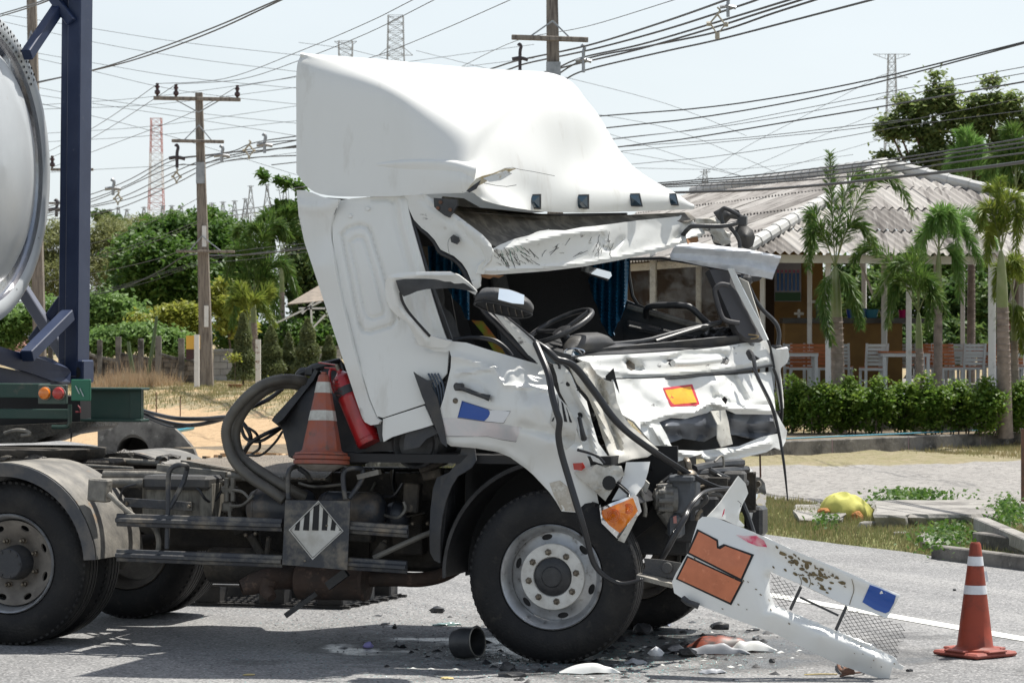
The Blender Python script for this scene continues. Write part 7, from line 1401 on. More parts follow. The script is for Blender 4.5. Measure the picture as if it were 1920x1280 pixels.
palm('foxtail palm with drooping dark fronds in front of the counter', (W(1727, 800, 51).x, 51, .25), (1722, 585), [((1700, 490), (1640, 560), -.4), ((1690, 520), (1665, 610), .3), ((1735, 520), (1775, 590), -.3), ((1720, 480), (1690, 500), .5), ((1650, 470), (1600, 490), .2), ((1745, 545), (1740, 620), -.5)], L_palm, 50.9, .075, 3)
palm('palm with fresh bright green drooping plume right of the counter', (W(1758, 780, 53).x, 53, .3), (1760, 470), [((1755, 410), (1725, 470), -.3), ((1775, 395), (1800, 470), -.2), ((1760, 400), (1765, 440), -.4), ((1800, 430), (1840, 500), .3), ((1735, 440), (1720, 520), .2), ((1790, 480), (1800, 560), .1), ((1815, 400), (1870, 460), .6)], L_palml, 52.8, .08, 4)
palm('thick trunked palm with golden green plumes near the right edge', (W(1885, 812, 49.5).x, 49.5, .2), (1877, 470), [((1872, 400), (1876, 335), .0), ((1895, 370), (1925, 420), -.3), ((1855, 390), (1835, 430), -.3), ((1880, 380), (1850, 350), .3), ((1905, 400), (1905, 470), -.4), ((1862, 430), (1852, 490), .2)], L_palmy, 49.2, .115, 5, leaf=.34)
palm('golden lower palm crown touching the right frame edge', (W(1905, 800, 50.5).x, 50.5, .2), (1900, 560), [((1880, 500), (1865, 560), -.3), ((1900, 490), (1915, 520), -.3), ((1925, 510), (1935, 580), .2), ((1885, 590), (1880, 640), -.2), ((1915, 600), (1918, 660), -.2)], L_palmy, 50.0, .07, 6, leaf=.3)
palm('dark palm crown high above the roof at the right edge', (W(1905, 700, 62).x, 62, .3), (1905, 350), [((1880, 290), (1850, 330), 0), ((1910, 270), (1925, 320), 0), ((1895, 300), (1880, 380), 0), ((1930, 300), (1950, 380), 0), ((1900, 260), (1890, 250), 0)], L_palm, 62, .09, 7, leaf=.5)
palm('palm crown behind the roof hip below the sparse tree', (W(1820, 700, 64).x, 64, .3), (1822, 360), [((1800, 290), (1775, 330), 0), ((1825, 270), (1840, 300), 0), ((1790, 320), (1780, 400), 0), ((1850, 300), (1870, 360), 0), ((1812, 260), (1805, 265), 0)], L_palml, 64, .09, 8, leaf=.45)
palm('dark fan of palm fronds right of the concrete pole', base_at(478, 80), (475, 560), [((450, 470), (425, 520), 0), ((470, 440), (440, 440), .6), ((500, 430), (540, 440), .3), ((490, 450), (470, 430), 0), ((520, 490), (560, 560), -.4), ((450, 530), (435, 610), -.3), ((500, 520), (520, 600), -.4)], L_palm, 80, .10, 9, leaf=.55, n=130)
palm('palm fronds with golden tips behind the dark cypresses', base_at(470, 77), (468, 600), [((480, 560), (515, 610), -.2), ((445, 560), (425, 590), 0), ((500, 545), (500, 560), .3), ((455, 545), (450, 540), .2)], L_palmy, 77, .06, 10, leaf=.42, n=110)
palm('palm crown in front of the mango tree right side', base_at(530, 86), (528, 480), [((510, 410), (480, 430), 0), ((540, 400), (575, 410), 0), ((555, 440), (590, 500), 0), ((515, 440), (500, 510), 0), ((535, 420), (530, 400), 0)], L_palm, 86, .09, 11, leaf=.6, n=120)
def cypress(px, ytop, Y, w_, label, seed):
    b = base_at(px, Y); g = np.random.default_rng(seed); t = thing('cypress', b, label, 'cypress', 'young cypresses by the grey wall'); H = W(px, ytop, Y).z - b.z; n = 6500; w_ *= 1.45
    h = g.uniform(.06, 1, n) ** .85; rad = w_ * (1 - h) ** .65 * (.9 + .14 * np.sin(h * 23 + g.uniform(0, 6))) * g.uniform(.2, 1, n) ** .5; a = g.uniform(0, 6.28, n)
    C = np.stack([b.x + rad * np.cos(a), b.y + rad * np.sin(a), b.z + h * H], 1); v, q = leafquads(C, .055, g, up=-.2, asp=.3); mesh_np('foliage', v, q, L_con, parent=t)
    mb = MB(); mb.tube([b, b + ZZ * H * .8], [.03, .01], 6); mb.build('stem', bark, t)
for a_ in ((456, 588, 70.5, .30, 'densest cypress standing just right of the concrete pole', 1), (508, 612, 72, .34, 'cypress right of the white rusty post', 2), (541, 625, 73, .26, 'slim cypress third from the concrete pole', 3), (577, 598, 72, .36, 'loose open cypress in front of the grey wall', 4), (617, 630, 73, .28, 'cypress partly hidden by the cab corner', 5)): cypress(*a_)
g_ = random.Random(5); blobs = []
for i in range(64):
    x = 1660 + g_.random() * 270; y = 165 + g_.random() * 170 + max(0, (1720 - x)) * .35 + abs(x - 1770) * .18; blobs.append(Wb(x, min(y, 345), 82, g_.uniform(12, 26), g_.uniform(9, 18)))
blobs += [Wb(1790 + 17 * i, 300 - 22 * (i % 5) - 6 * (i % 3), 82, 20, 15) for i in range(9)]
blobs += [Wb(1758, 140, 82, 10, 8), Wb(1770, 175, 82, 14, 10), Wb(1692, 190, 82, 10, 10), Wb(1860, 155, 82, 12, 8)]
tree('sparse_tree', 'tall open crowned tree rising behind the right end of the roof', 'tree', base_at(1775, 82), blobs, 30000, .095, leafmat('sparse_tree_leaves', (.13, .19, .06), (.20, .26, .09), (.32, .29, .12), tr=.6), .16, 20, cl=.30, k=16, limbs=30, tm=mat('reddish_bark', (.14, .085, .06), .9), shell=.1)
tree('garden_tree', 'sunlit foliage seen through the open sides of the restaurant', 'tree', base_at(1700, 76), [Wb(1650, 560, 76, 60, 50), Wb(1740, 580, 77, 70, 60), Wb(1820, 570, 76, 60, 60), Wb(1880, 600, 77, 60, 60), Wb(1780, 640, 75, 70, 40), Wb(1690, 640, 76, 60, 40), Wb(1940, 560, 76, 50, 70), Wb(1590, 540, 78, 45, 60), Wb(1560, 600, 78, 30, 60)], 26000, .11, leafmat('garden_leaves', (.055, .12, .03), (.12, .19, .05), (.24, .28, .08), tr=.45), .15, 21, cl=.32)
tree('backdrop_tree', 'darker trees closing the view behind the palms at the right', 'tree', base_at(1850, 98), [Wb(1880, 400, 98, 70, 70), Wb(1800, 440, 98, 60, 60), Wb(1900, 500, 98, 60, 70), Wb(1750, 500, 98, 60, 50), Wb(1680, 520, 98, 50, 50), Wb(1950, 420, 98, 50, 90)], 16000, .17, L_mango, .2, 22, cl=.4)
hl = ['hedge shrub left of the thick palm trunk touching it','hedge shrub directly right of the lorry nose', 'second hedge shrub from the lorry nose', 'hedge shrub in front of the tall palm trunk', 'hedge shrub between the tall palm and the slim palm', 'hedge shrub in front of the slim palm', 'hedge shrub with white flowers left of the thick palm', 'hedge shrub just left of the thick palm trunk', 'hedge shrub right of the thick palm trunk', 'hedge shrub cut by the right frame edge']
for i, x in enumerate((1848, 1492, 1540, 1588, 1640, 1692, 1745, 1798, 1908, 1955)):
    Y = 49.6 + (x - 1480) * -.001 + .3 * (i % 2) + (0 if x < 1860 else .6); b = Vector(((x - 960) * Y / FPX, Y, .24)); g = np.random.default_rng(60 + i); t = thing('hedge_shrub', b, hl[i], 'shrub', 'hedge in front of the restaurant')
    C = crown_pts([Wb(x, 776, Y, 32, 34, 26), Wb(x - 12, 755, Y, 24, 24, 26), Wb(x + 14, 752 + 8 * math.sin(i * 2), Y, 24, 24, 26), Wb(x + 10 * math.sin(i * 5), 722 + 8 * math.sin(i * 4), Y, 9, 12, 10), Wb(x + 4, 738 + 6 * math.cos(i * 3), Y, 16, 14, 20)], 5000, g, .15, 20, .35); v, q = leafquads(C, .040, g, asp=.55); mesh_np('foliage', v, q, L_hedge, parent=t)
    for k in range(5):
        mb = MB(); o = Vector((random.uniform(-.2, .2), random.uniform(-.1, .1), 0)); mb.tube([b + o, b + o * 1.2 + Vector((.03, 0, .4)), b + o * 1.4 + Vector((0, 0, .7))], [.014, .012, .006], 6); mb.build('stem', bark, t)
    if i in (2, 6, 7):
        Cf = C[g.choice(len(C), 40)]; v, q = leafquads(Cf, .028, g, up=2, asp=1); mesh_np('white_flowers', v, q, refl, parent=t, kind='stuff')
def grass(name, n, fq, hmin, hmax, m, label, seed, w_=.006, lean=.5):
    g = np.random.default_rng(seed); X, Y = fq(g, n); k = len(X); Z = gh(X, Y); h = g.uniform(hmin, hmax, k); a = g.uniform(0, 6.28, k); l_ = g.uniform(0, lean, k) * h; b = g.uniform(0, 6.28, k); ww = w_ * g.uniform(.6, 1.5, k)
    v = np.zeros((k, 3, 3)); v[:, 0] = np.stack([X - np.cos(a) * ww, Y - np.sin(a) * ww, Z - .01], 1); v[:, 1] = np.stack([X + np.cos(a) * ww, Y + np.sin(a) * ww, Z - .01], 1); v[:, 2] = np.stack([X + np.cos(b) * l_, Y + np.sin(b) * l_, Z + h], 1)
    o = mesh_np(name, v.reshape(-1, 3), np.arange(k)[:, None] * 3 + [0, 1, 2], m, kind='stuff'); tag(o, label, 'grass')
def fqp(q0, q1, p0, p1, tuft=.25, per=30):
    def f(g, n):
        m = n // per; q = g.uniform(q0, q1, m); p = g.uniform(p0, p1, m); q = np.repeat(q, per) + g.normal(size=m * per) * tuft * .5; p = np.repeat(p, per) + g.normal(size=m * per) * tuft
        q = np.maximum(q, .05); return E1[0] + MM[0] * q + EE[0] * p, E1[1] + MM[1] * q + EE[1] * p
    return f
G_dry = leafmat('dry_grass_blades', (.36, .29, .15), (.28, .26, .12), (.16, .18, .06), tr=.3); G_gr = leafmat('green_grass_blades', (.17, .20, .07), (.25, .26, .11), (.38, .33, .18), tr=.35)
grass('verge_grass', 46000, fqp(.05, 2.3, -9, 15), .02, .085, G_gr, 'green and straw grass on the verge beside the road', 1)
grass('dry_verge_grass', 36000, fqp(.1, 2.6, -9, 15, .2, 20), .02, .10, G_dry, 'straw coloured dry grass tufts on the right verge', 2)
grass('far_verge_grass', 26000, fqp(11.8, 16, 4, 19, .35), .03, .10, G_dry, 'dry grass strip below the planter kerb', 3)
grass('bank_grass', 42000, fqp(4.2, 13, 22, 50, .5), .02, .09, G_dry, 'dry grass on the bank left of the lorry', 4, .008)
grass('bank_green_grass', 8000, fqp(3.4, 12, 22, 50, .5), .03, .12, G_gr, 'green grass patches on the bank left of the lorry', 5, .008)
def fdry(g, n):
    px = g.normal(245, 38, n); Y = g.uniform(70, 74, n); px = px[(px > 150) & (px < 345)]; Y = Y[:len(px)]; return (px - 960) * Y / FPX, Y
G_red = leafmat('reddish_dry_grass', (.40, .26, .15), (.42, .33, .21), (.5, .42, .30), tr=.3)
grass('tall_dry_grass', 5200, fdry, .05, .42, G_red, 'tall reddish dry grass in front of the stained post wall', 6, .007, .8)
grass('tall_dry_grass', 700, lambda g, n: (lambda r: (r[0][:n // 2], r[1][:n // 2]))(fdry(g, n)), .4, .85, G_red, 'tallest dry stalks standing above the reddish grass', 7, .006, .5)
def creeper(px0, px1, py0, py1, n, name, label, seed, z=.12):
    g = np.random.default_rng(seed); px = (px0 + px1) / 2 + g.normal(size=n) * (px1 - px0) * .26; py = (py0 + py1) / 2 + g.normal(size=n) * (py1 - py0) * .26; Y = FPX * CZ / (py - 640); C = np.stack([(px - 960) * Y / FPX, Y, g.uniform(.02, z, n)], 1)
    v, q = leafquads(C, .03, g, asp=.7, up=.5); o = mesh_np(name, v, q, L_mango, kind='stuff'); tag(o, label, 'creeper')
creeper(1725, 1835, 985, 1040, 1500, 'creeper', 'green creeper spilling over the rubble behind the cone', 1); creeper(1640, 1790, 945, 958, 900, 'creeper', 'creeper along the back edge of the broken slab', 2, .2)
creeper(1850, 1925, 955, 1010, 900, 'creeper', 'creeper and weeds by the rusty pipe', 3, .2); creeper(1520, 1570, 975, 1000, 300, 'creeper', 'weeds at the foot of the yellow sack', 4)
kb0, kb1 = G(1480, 857), G(1920, 838); kd = (kb1 - kb0).normalized(); ks = kb0 - kd * 9
kerb = thing('planter_kerb', kb0, 'black stained low concrete kerb wall in front of the hedge', 'kerb wall')
for i in range(12):
    mb = MB(); a = ks + kd * (i * 2.0); mb.bar(a + ZZ * .10, a + kd * 1.985 + ZZ * .10, .16, .34, bev=.015); mb.build('kerb_block', conc_dark, kerb)
    mb = MB(); mb.bar(a + kd * 1.985 + ZZ * .1, a + kd * 2.0 + ZZ * .1, .15, .33); mb.build('mortar_joint', mat('pinkish_mortar', (.35, .25, .27), .9), kerb)
mb = MB(); q = kd.cross(ZZ) * -1; mb.add([ks + q * .08 + ZZ * .245, ks + kd * 26 + q * .08 + ZZ * .245, ks + kd * 26 + q * 4.5 + ZZ * .27, ks + q * 4.5 + ZZ * .27], [(0, 1, 2, 3)]); mb.build('planting_soil', mat('dark_planting_soil', (.12, .09, .06), .95, col2=(.2, .16, .1), sc=8, bump=.6), kind='structure')
mb = MB(); mb.tube([ks + kd * 9 + q * .25 + ZZ * .29, ks + kd * 14 + q * .3 + ZZ * .31, ks + kd * 24 + q * .3 + ZZ * .28], .012, 6); mb.build('blue_pipe', mat('blue_pvc', (.05, .28, .38), .4), label='thin blue water pipe lying along the back of the kerb wall', cat='pipe')
FZ = .93
rst = thing('restaurant', W(1405, 470, 52) - ZZ * 2.6, 'open sided restaurant with a weathered corrugated hip roof and white posts', 'restaurant')
e1r = Vector((.954, .30, 0)); e2r = Vector((-.30, .954, 0)); C0 = W(1400, 474, 52); EZ = C0.z; HW = 5.15; RISE = 1.95; RL = 16
roofm = {f: [mat('corrugated_roof_%s%d' % (f, i), c, .85, col2=(.075, .065, .058), sc=1.3, lo=.54 - .04 * i, hi=.66, dirt=(.42, .40, .37), dsc=2.1, dlo=.58, dhi=.7, stretch=st) for i, c in enumerate(((.38, .36, .335), (.29, .27, .25), (.19, .175, .16)))] for f, st in (('F', (6, .22, .22)), ('L', (.22, 6, .22)), ('R', (.22, 6, .22)))}
def roofpt(face, u_, v_, h=0.0):
    """u along the eave, v from eave (0) to ridge (1)"""
    if face == 'F': p = C0 + e1r * u_ + e2r * (HW * v_)
    elif face == 'L': p = C0 + e2r * u_ + e1r * (HW * v_)
    else: p = C0 + e1r * (2 * HW - HW * v_) + e2r * u_
    p = p.copy(); p.z = EZ + RISE * v_ + h; return p
SL = math.hypot(HW, RISE); rrf = random.Random(12)
for face, U0, U1 in (('F', 0, 2 * HW), ('L', 0, RL), ('R', 0, 9)):
    T_ = 4; dv = 1 / T_; wd_ = 1.02
    for t in range(T_):
        k = 0
        while U0 + k * wd_ < U1:
            ua, ub = U0 + k * wd_, U0 + (k + 1) * wd_ + .05; k += 1; v0, v1 = t * dv - .02, (t + 1) * dv + .012; lift = .012 * (T_ - t) * 0 + rrf.uniform(0, .02); nu = 25; vs = []; ok = 0
            for j in range(nu):
                uu = ua + (ub - ua) * j / (nu - 1)
                lim = uu / HW if face != 'F' else min(uu, 2 * HW - uu) / HW
                lim = max(-.02, min(1, lim)); a_v, b_v = min(v0, lim), min(v1, lim); ok += b_v > a_v + .01
                hgt = .036 * math.cos(2 * math.pi * uu / .177)
                for vv, hh in ((a_v, .035), (a_v + (b_v - a_v) * .5, .018), (b_v, .0)): vs.append(roofpt(face, uu, vv, hgt + hh + lift))
            if ok < 3: continue
            mb = MB(); fs = []
            for j in range(nu - 1):
                for i in range(2): fs.append((j * 3 + i, (j + 1) * 3 + i, (j + 1) * 3 + i + 1, j * 3 + i + 1))
            mb.add(vs, fs); mb.build('roof_sheet', roofm[face][rrf.choice((0, 0, 1, 1, 2))], rst, smooth=True, angle=180)
AP = roofpt('F', HW, 1, .08); capm = mat('white_ridge_cap', (.50, .50, .49), .7, col2=(.45, .44, .41), sc=5)
for a, b in ((roofpt('F', 0, 0, .09), AP), (roofpt('F', 2 * HW, 0, .09), AP), (AP, roofpt('L', RL, 1, .08))):
    d = (b - a); n = int(d.length / .45);
    for i in range(n):
        mb = MB(); p, q = a + d * (i / n), a + d * ((i + 1.12) / n); mb.tube([p, q], [.135, .115], 10); mb.build('ridge_cap', capm, rst, smooth=True)
def rpost(px, Y, w_, ytop, m=white_post, name='post', zb=None):
    mb = MB(); b = W(px, 640, Y); b.z = FZ if zb is None else zb; t = W(px, ytop, Y); mb.bar(b, t, w_, w_, up=U, bev=.005); mb.build(name, m, rst)
for px, Y, w_, yt in ((1553, 53.2, .095, 474), (1704, 54, .095, 478), (1860, 53.6, .13, 476), (1518, 57.5, .085, 470), (1658, 58.5, .11, 474), (1755, 60, .09, 474), (1620, 64, .10, 474), (1915, 60, .1, 480), (1430, 55.5, .09, 470), (1225, 57, .12, 460), (1310, 58, .10, 460), (1805, 64, .09, 474)):
    rpost(px, Y, w_, yt)
for a, b in ((C0 + e1r * .3 + e2r * .35, C0 + e1r * 10 + e2r * .35), (C0 + e1r * .35 + e2r * .3, C0 + e1r * .35 + e2r * RL)):
    mb = MB(); mb.bar(a - ZZ * .09, b - ZZ * .09, .06, .15); mb.build('eave_beam', white_post, rst)
mb = MB();
for p, q in (((1612, 490, 62), (1640, 560, 62)), ((1905, 500, 58), (1888, 600, 57))): mb = MB(); mb.bar(W(*p), W(*q), .05, .05); mb.build('brace', white_post, rst)
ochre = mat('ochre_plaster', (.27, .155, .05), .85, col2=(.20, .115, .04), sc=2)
def rbx(x0, y0, x1, y1, Y, d, name, m, par=rst, bev=0):
    a, b = W(x0, y1, Y), W(x1, y0, Y); mb = MB(); mb.box((a + b) / 2 + Vector((0, d / 2, 0)), (b.x - a.x, d, b.z - a.z), bev=bev); return mb.build(name, m, par)
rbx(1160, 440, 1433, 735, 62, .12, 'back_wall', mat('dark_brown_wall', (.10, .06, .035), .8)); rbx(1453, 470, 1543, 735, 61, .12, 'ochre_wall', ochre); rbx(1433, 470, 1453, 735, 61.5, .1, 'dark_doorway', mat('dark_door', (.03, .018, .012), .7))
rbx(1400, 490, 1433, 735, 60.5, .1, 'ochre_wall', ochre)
pst = rbx(1452, 486, 1502, 565, 60.9, .02, 'poster', mat('blue_violet_poster', (.30, .29, .38), .5, col2=(.36, .37, .42), sc=5))
for i in range(6): rbx(1457 + i * 7.5, 512, 1460.5 + i * 7.5, 545, 60.88, .01, 'poster_bottle', mat('poster_blue', (.03, .14, .42), .4), pst)
for i in range(6): rbx(1457 + i * 7.5, 506, 1460.5 + i * 7.5, 511, 60.88, .01, 'poster_cap', mat('poster_pink', (.45, .12, .25), .5), pst)
rbx(1453, 548, 1501, 564, 60.89, .01, 'poster_foot', mat('poster_green', (.03, .10, .04), .5), pst)
rbx(1523, 563, 1533, 568, 60.9, .05, 'switch_box', white_post)
ctr = rbx(1472, 606, 1692, 735, 59, .6, 'counter', ochre); rbx(1468, 596, 1736, 606, 58.9, .8, 'counter_top', mat('dark_stone_top', (.05, .045, .04), .3))
Zc = W(0, 596, 59.2).z
def basin(px, r_, h, m, label, name='basin', cat='basin'):
    p = W(px, 596, 59.2); p.z = Zc; mb = MB(); mb.lathe(p, ZZ, [(0, r_ * .75), (h, r_), (h + .01, r_ * 1.08), (h, r_ * .95), (.02, r_ * .7), (.02, 0)], 20); mb.build(name, m, smooth=True, label=label, cat=cat, origin=p)
bl_ = mat('blue_plastic', (.01, .06, .38), .3); tq = mat('teal_clear_plastic', (.06, .24, .34), .25); pk = mat('magenta_plastic', (.42, .01, .12), .35)
basin(1598, .13, .17, bl_, 'deep blue plastic basin left on the bar counter'); basin(1615, .13, .19, bl_, 'blue plastic basin standing right beside the deep blue one'); basin(1634, .15, .17, tq, 'large teal tinted crate bowl in the middle of the counter'); basin(1663, .15, .15, mat('dark_teal_plastic', (.02, .10, .13), .3), 'dark teal bowl behind the grey post on the counter')
basin(1692, .085, .16, pk, 'magenta cup standing on the counter right end', 'cup', 'cup'); basin(1701, .06, .15, mat('lilac_plastic', (.35, .22, .38), .3), 'lilac cup right beside the magenta cup', 'cup', 'cup')
p = W(1543, 580, 59.2); mb = MB(); mb.lathe(Vector((p.x, p.y, Zc)), ZZ, [(0, .14), (.3, .15), (.36, .10), (.37, 0)], 20); mb.build('rice_cooker', blackp, smooth=True, label='black rounded cooker at the left end of the counter', cat='cooker')
p = W(1498, 588, 59.2); mb = MB(); mb.box(Vector((p.x, p.y, Zc + .09)), (.2, .06, .05), bev=.01); mb.box(Vector((p.x, p.y, Zc + .09)), (.05, .06, .18), bev=.01); mb.build('white_fan_base', white_post, label='small white cross shaped stand on the counter before the poster', cat='stand')
mb = MB(); mb.add([Vector((1.5, 51.6, FZ)), Vector((16, 51.6, FZ)), Vector((16, 72, FZ)), Vector((1.5, 72, FZ))], [(0, 1, 2, 3)]); mb.add([Vector((1.5, 51.6, .2)), Vector((16, 51.6, .2)), Vector((16, 51.6, FZ)), Vector((1.5, 51.6, FZ))], [(0, 1, 2, 3)]); mb.build('terrace_floor', mat('grey_terrace', (.22, .20, .18), .8, col2=(.15, .14, .12), sc=2), rst)
wood_o = mat('orange_stained_wood', (.55, .17, .05), .5, col2=(.42, .12, .035), sc=6, stretch=(1, 1, 6)); wood_w = mat('white_painted_wood', (.66, .67, .67), .5)
def mk_chair():
    c = thing('slat_chair', (0, 0, 0), 'x', 'chair', 'slatted restaurant chairs')
    for x in (-.2, .2):
        mb = MB(); mb.bar((x, -.2, 0), (x, -.2, .42), .045, .045); mb.build('leg', wood_w, c)
        mb = MB(); mb.bar((x, .2, 0), (x, .22, .44), .045, .045); mb.bar((x, .22, .44), (x * 1.04, .32, .90), .045, .035); mb.build('rear_post', wood_w, c)
        mb = MB(); mb.bar((x, -.2, .18), (x, .2, .18), .03, .03); mb.build('stretcher', wood_w, c)
    mb = MB(); mb.box((0, 0, .40), (.44, .44, .05)); mb.build('seat_frame', wood_w, c)
    for i in range(5):
        mb = MB(); mb.box((0, -.18 + i * .09, .435), (.46, .078, .018)); mb.build('seat_slat', wood_o, c)
    for i in range(6):
        z = .50 + i * .072; y = .222 + (z - .44) * .217
        mb = MB(); mb.box((0, y - .022, z), (.46, .012, .058)); sl = mb.build('back_slat', wood_o, c)
        mb = MB(); mb.box((0, y - .010, z), (.455, .010, .056)); mb.build('slat_backing', wood_w, c)
    return c
ch0 = mk_chair(); first = True
for px, Y, rz, lb in [(1490, 58.5, 172, 'white backed chair farthest left near the lorry nose'), (1502, 56.5, -8, 'orange slat chair at the left table facing the road'), (1547, 56.5, 12, 'orange slat chair just left of the tall white post'), (1500, 61, -14, 'orange chair against the counter at the left'),
        (1576, 57.5, 165, 'white backed chair behind the tall palm trunk'), (1612, 60.5, -20, 'shaded orange chair in front of the counter middle'), (1637, 55.5, 188, 'white backed chair in front of the counter turned left'), (1700, 60, 168, 'white backed chair behind the square table'), (1745, 57.5, -10, 'orange slat chair left of the slim palm right'),
        (1778, 56.5, 14, 'orange slat chair leaning toward the white backed one'), (1800, 59, 170, 'white backed chair partly hidden between two others'), (1820, 57, 187, 'white backed chair left of the wide white post'), (1852, 61, -12, 'orange chair behind the wide white post'), (1905, 58, 10, 'orange chair at the right frame edge'), (1728, 62, 8, 'shaded orange chair far back beside the counter end'), (1735, 63, 185, 'pale bare wood chair far back by the garden')]:
    loc = Vector(((px - 960) * Y / FPX, Y, FZ))
    if first: c = ch0; c.location = loc; first = False
    else: c = copy_thing(ch0, loc - ch0.location)
    c.rotation_euler.z = R(rz); c['label'] = lb
def mk_table():
    t = thing('square_table', (0, 0, 0), 'x', 'table', 'white restaurant tables')
    for x in (-.42, .42):
        for y in (-.32, .32): mb = MB(); mb.bar((x, y, 0), (x, y, .70), .06, .06); mb.build('leg', wood_w, t)
    mb = MB(); mb.box((0, 0, .68), (.92, .72, .07)); mb.build('apron', wood_w, t); mb = MB(); mb.box((0, 0, .735), (1.0, .8, .03)); mb.build('tabletop', wood_o, t); return t
tb0 = mk_table(); first = True
for px, Y, lb in ((1487, 56, 'table with white legs right beside the lorry nose'), (1695, 55.2, 'table between the white backed chair and the slim palm'), (1925, 55.5, 'table cut by the right frame edge'), (1815, 61, 'table far back among the right hand chairs')):
    loc = Vector(((px - 960) * Y / FPX, Y, FZ))
    if first: c = tb0; c.location = loc; first = False
    else: c = copy_thing(tb0, loc - tb0.location)
    c['label'] = lb
redf = mat('dark_red_frame', (.16, .015, .015), .5); mb = MB(); mb.bar(W(1888, 592, 66), W(1925, 590, 66), .06, .06); mb.bar(W(1915, 560, 66), W(1915, 700, 66), .12, .12); mb.bar(W(1890, 600, 66), W(1908, 650, 66), .06, .06); mb.build('red_swing_frame', redf, label='dark red post and rail frame behind the thick palm', cat='frame')
# ================================================================== POLES, WIRES, FAR THINGS
brown_i = mat('brown_porcelain', (.05, .022, .02), .25); tanp = mat('tan_spacer', (.38, .34, .26), .6); dkm = mat('dark_spacer', (.05, .04, .045), .6)
def pole(label, x0, y0, x1, y1, Y, w0, w1, arms, ins=(), bands=()):
    t = thing('utility_pole', W(x1, y1, Y), label, 'utility pole'); k = Y / FPX
    mb = MB(); a, b = W(x1, y1, Y), W(x0, y0, Y); b_ = [a + Vector((sx * w1 * k / 2, sy * w1 * k / 2, 0)) for sx, sy in ((-1, -1), (1, -1), (1, 1), (-1, 1))]; t_ = [b + Vector((sx * w0 * k / 2, sy * w0 * k / 2, 0)) for sx, sy in ((-1, -1), (1, -1), (1, 1), (-1, 1))]
    mb.add(b_ + t_, [(4, 5, 6, 7), (3, 2, 1, 0)] + [(i, (i + 1) % 4, (i + 1) % 4 + 4, i + 4) for i in range(4)]); mb.build('pole_shaft', pole_conc, t)
    def at(y): return b.lerp(a, (y - y0) / (y1 - y0))
    for (ax0, ay0, ax1, ay1, h) in arms:
        p, q = W(ax0, ay0, Y - .3), W(ax1, ay1, Y - .3); mb = MB(); mb.bar(p, q, .10, h * k, bev=.01); mb.build('crossarm', pole_conc, t)
        for sgn, yy in ((-1, ay0 - 0), (1, ay1)):
            c = (p + q) / 2; e = c + (q - p) * .28 * sgn; dz = -1 if (ay0 > 70 and ay0 < 200) and ay0 > 150 else 1
            mb = MB(); mb.bar(e, at(ay0 + (28 if dz < 0 else -28)) - Vector((0, .2, 0)), .02, .025); mb.build('arm_brace', galv, t)
    for (ix, iy) in ins:
        p = W(ix, iy, Y - .3); mb = MB(); mb.lathe(p, ZZ, [(-4 * k, .03), (0, .03), (3 * k, 5.5 * k), (8 * k, 5 * k), (9 * k, 3 * k), (13 * k, 3 * k), (14 * k, 5 * k), (17 * k, 4 * k), (18 * k, 2.5 * k), (21 * k, 3.5 * k), (22 * k, 2 * k)], 12); mb.build('insulator', brown_i, t, smooth=True)
    for (by0, by1, dx, w_, m_) in bands:
        p = at((by0 + by1) / 2) + Vector((dx * k, -w1 * k * .5 - .012, 0)); mb = MB(); mb.box(p, (w_ * k, .02, (by1 - by0) * k)); mb.build('pole_plate', m_, t)
    return t
pl2 = pole('concrete pole with three brown insulators left of the cab', 373, 174, 388, 731, 70, 13, 25, [(288, 184, 451, 187, 7), (322, 264, 420, 266, 6), (330, 471, 440, 472, 5)], [(295, 178), (330, 180), (445, 182)], [(424, 463, 4, 8, white_post), (573, 613, 4, 8, white_post), (305, 345, 0, 16, galv)])
pole('tall pole rising behind the roof deflector with one crossarm', 1034, -80, 1046, 742, 47, 20, 36, [(959, 70, 1103, 75, 9)], (), [(118, 190, 0, 27, galv)])
pole('leaning concrete pole seen between the tank and the blue post', 58, -60, 76, 720, 76, 16, 22, [(45, 88, 70, 88, 4)], (), [(425, 452, 0, 21, galv)])
pole('far pole hidden behind the blue post with its crossarm ends showing', 140, 280, 146, 720, 98, 9, 16, [(95, 318, 175, 318, 5), (90, 381, 170, 381, 4)], [(98, 314)])
def spacer(px, py, Y, h, m, label, kind):
    p = W(px, py, Y); k = Y / FPX; mb = MB()
    if kind == 'hook': mb.tube([p + ZZ * 0, p + Vector((2 * k, 0, 3 * k)), p + Vector((5 * k, 0, -2 * k)), p + Vector((3 * k, 0, -12 * k)), p + Vector((3 * k, 0, -h * k))], .028 * Y / 47, 6, smooth_n=3); mb.tube([p + Vector((-12 * k, 0, -h * .55 * k)), p + Vector((3 * k, 0, -h * .5 * k)), p + Vector((18 * k, 0, -h * .58 * k))], .03 * Y / 47, 6, smooth_n=3)
    else: mb.tube([p + Vector((x * k * h / 40, 0, z * k * h / 40)) for x, z in ((0, 6), (4, 2), (0, -4), (-10, -16), (0, -32), (11, -18), (0, -4))], .022 * Y / 60, 6); mb.tube([p + Vector((-15 * k * h / 40, 0, -17 * k * h / 40)), p + Vector((-9 * k * h / 40, 0, -17 * k * h / 40))], .03, 6); mb.tube([p + Vector((9 * k * h / 40, 0, -18 * k * h / 40)), p + Vector((15 * k * h / 40, 0, -18 * k * h / 40))], .03, 6); mb.tube([p + Vector((0, 0, -30 * k * h / 40)), p + Vector((0, 0, -38 * k * h / 40))], .03, 6)
    mb.build('cable_spacer', m, smooth=True, label=label, cat='cable spacer', origin=p)
